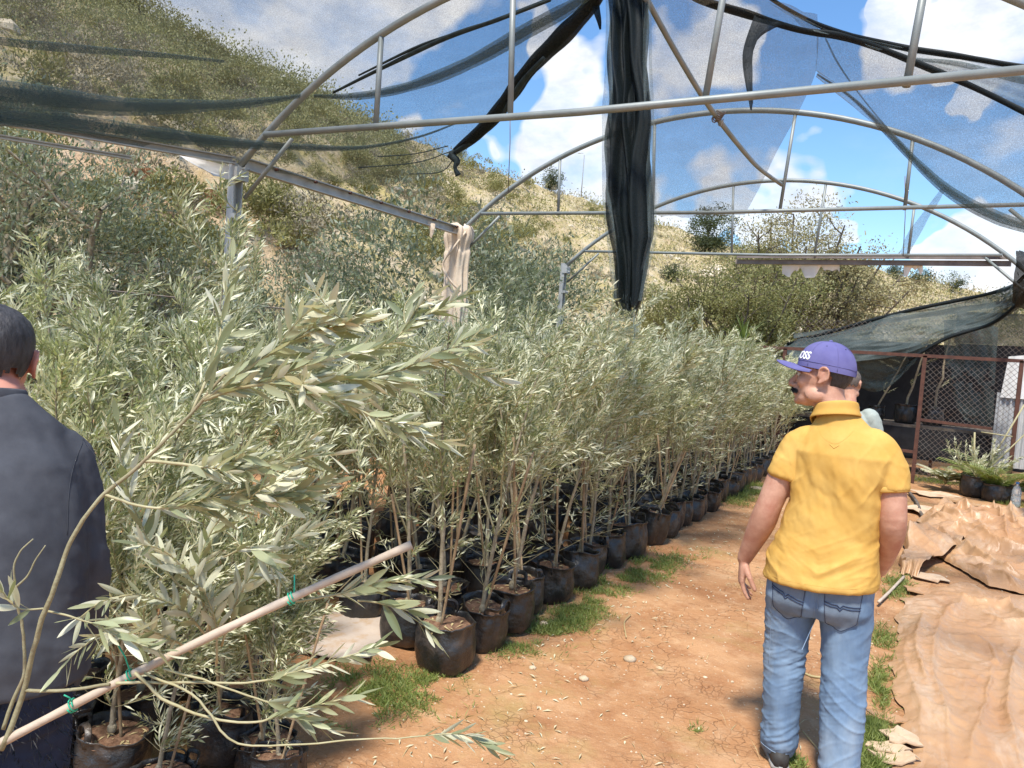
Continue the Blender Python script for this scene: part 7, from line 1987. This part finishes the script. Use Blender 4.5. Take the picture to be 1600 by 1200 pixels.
tw.build('twigs', M['twig'], t); mb = MB(); V, F = leaf_arrays(*[np.array(q) for q in L]); mb.add(V, F); mb.build('leaves', M['olive_pale'], t, True, 'stuff')


def frond_plant(label, x, y, h, n, seed, m, name='palm_plant'):
    t = thing(name, label, 'plant', (x, y, 0)); g = np.random.default_rng(seed); st = MB(); lf = MB()
    for q in range(n):
        a = g.uniform(0, 6.28); P = [np.array([0, 0, 0.1])]; d = unit(np.array([math.cos(a) * 0.6, math.sin(a) * 0.6, 1.0])); ln = h * g.uniform(0.7, 1.1)
        for i in range(8): d = unit(d + np.array([math.cos(a) * 0.1, math.sin(a) * 0.1, -0.07])); P.append(P[-1] + d * ln / 8)
        P = np.array(P); tube(st, P, np.linspace(0.007, 0.002, 9), 5); B = []; D = []; N = []
        for i in np.linspace(1.5, 7.9, 18):
            k = int(i); p = P[k] + (P[k + 1] - P[k]) * (i - k); tt_ = unit(P[k + 1] - P[k]); s_ = unit(np.cross(tt_, [0, 0, 1]))
            for sg in (-1, 1): B.append(p); D.append(tt_ * 0.6 + s_ * sg - [0, 0, 0.25]); N.append(np.cross(s_, tt_))
        V, F = leaf_arrays(np.array(B), np.array(D), np.array(N), np.full(len(B), 0.17 * h), np.full(len(B), 0.022)); lf.add(V, F)
    st.build('stems', M['twig'], t); lf.build('fronds', m, t)


p_ = atY(1556, 740, 12.55); frond_plant('bushy green fern-leaved plant by the wall end', p_[0], p_[1], 0.8, 22, 3, M['grass'], 'fern_plant')
p_ = atY(1590, 730, 12.75); frond_plant('yellow-green palm plant with split fronds against the wall end', p_[0] - 0.05, p_[1], 1.0, 9, 4, M['yucca'])
p_ = atY(1478, 745, 12.85); frond_plant('low silvery leafy plant at the foot of the chain-link panel', p_[0], p_[1], 0.42, 18, 5, M['olive'], 'leafy_plant')
p_ = atY(1505, 745, 12.9); frond_plant('low green leafy plant between the silvery plant and the black pot', p_[0], p_[1], 0.5, 14, 6, M['acacia'], 'leafy_plant')
p_ = gnd(1556, 785); t = thing('grow_bag', 'small black bag lying beside the big black pot', 'bag', (p_[0], p_[1] + 0.1, 0)); o = obj('bag_body', BAGS[5][0], t); o.scale = (1.3, 1.3, 0.9)

# water bottle
p_ = gnd(1586, 792)
t = thing('water_bottle', 'clear crumpled plastic water bottle standing beside the pots', 'bottle', (p_[0], p_[1], 0.0))
gm = bpy.data.materials.new('clear_plastic'); gm.use_nodes = True; pb = gm.node_tree.nodes['Principled BSDF']; pb.inputs['Base Color'].default_value = (0.75, 0.83, 0.86, 1); pb.inputs['Roughness'].default_value = 0.12; pb.inputs['Transmission Weight'].default_value = 0.75; pb.inputs['IOR'].default_value = 1.2
mb = MB(); rings = [ring(0, 0, z, r, r, 24, 2.0) for z, r in [(0.0, 0.05), (0.01, 0.058), (0.06, 0.058), (0.07, 0.054), (0.08, 0.058), (0.13, 0.057), (0.14, 0.053), (0.15, 0.057), (0.21, 0.056), (0.26, 0.04), (0.29, 0.018), (0.31, 0.017)]]; loft(mb, rings); mb.build('body', gm, t)
mb = MB(); loft(mb, [ring(0, 0, 0.308, 0.02, 0.02, 16, 2), ring(0, 0, 0.33, 0.02, 0.02, 16, 2)]); mb.build('cap', mat('blue_cap', (0.1, 0.25, 0.6)), t)
print('objects', len(bpy.data.objects), 'tris', sum(len(m.loops) - 2 * len(m.polygons) for m in bpy.data.meshes))
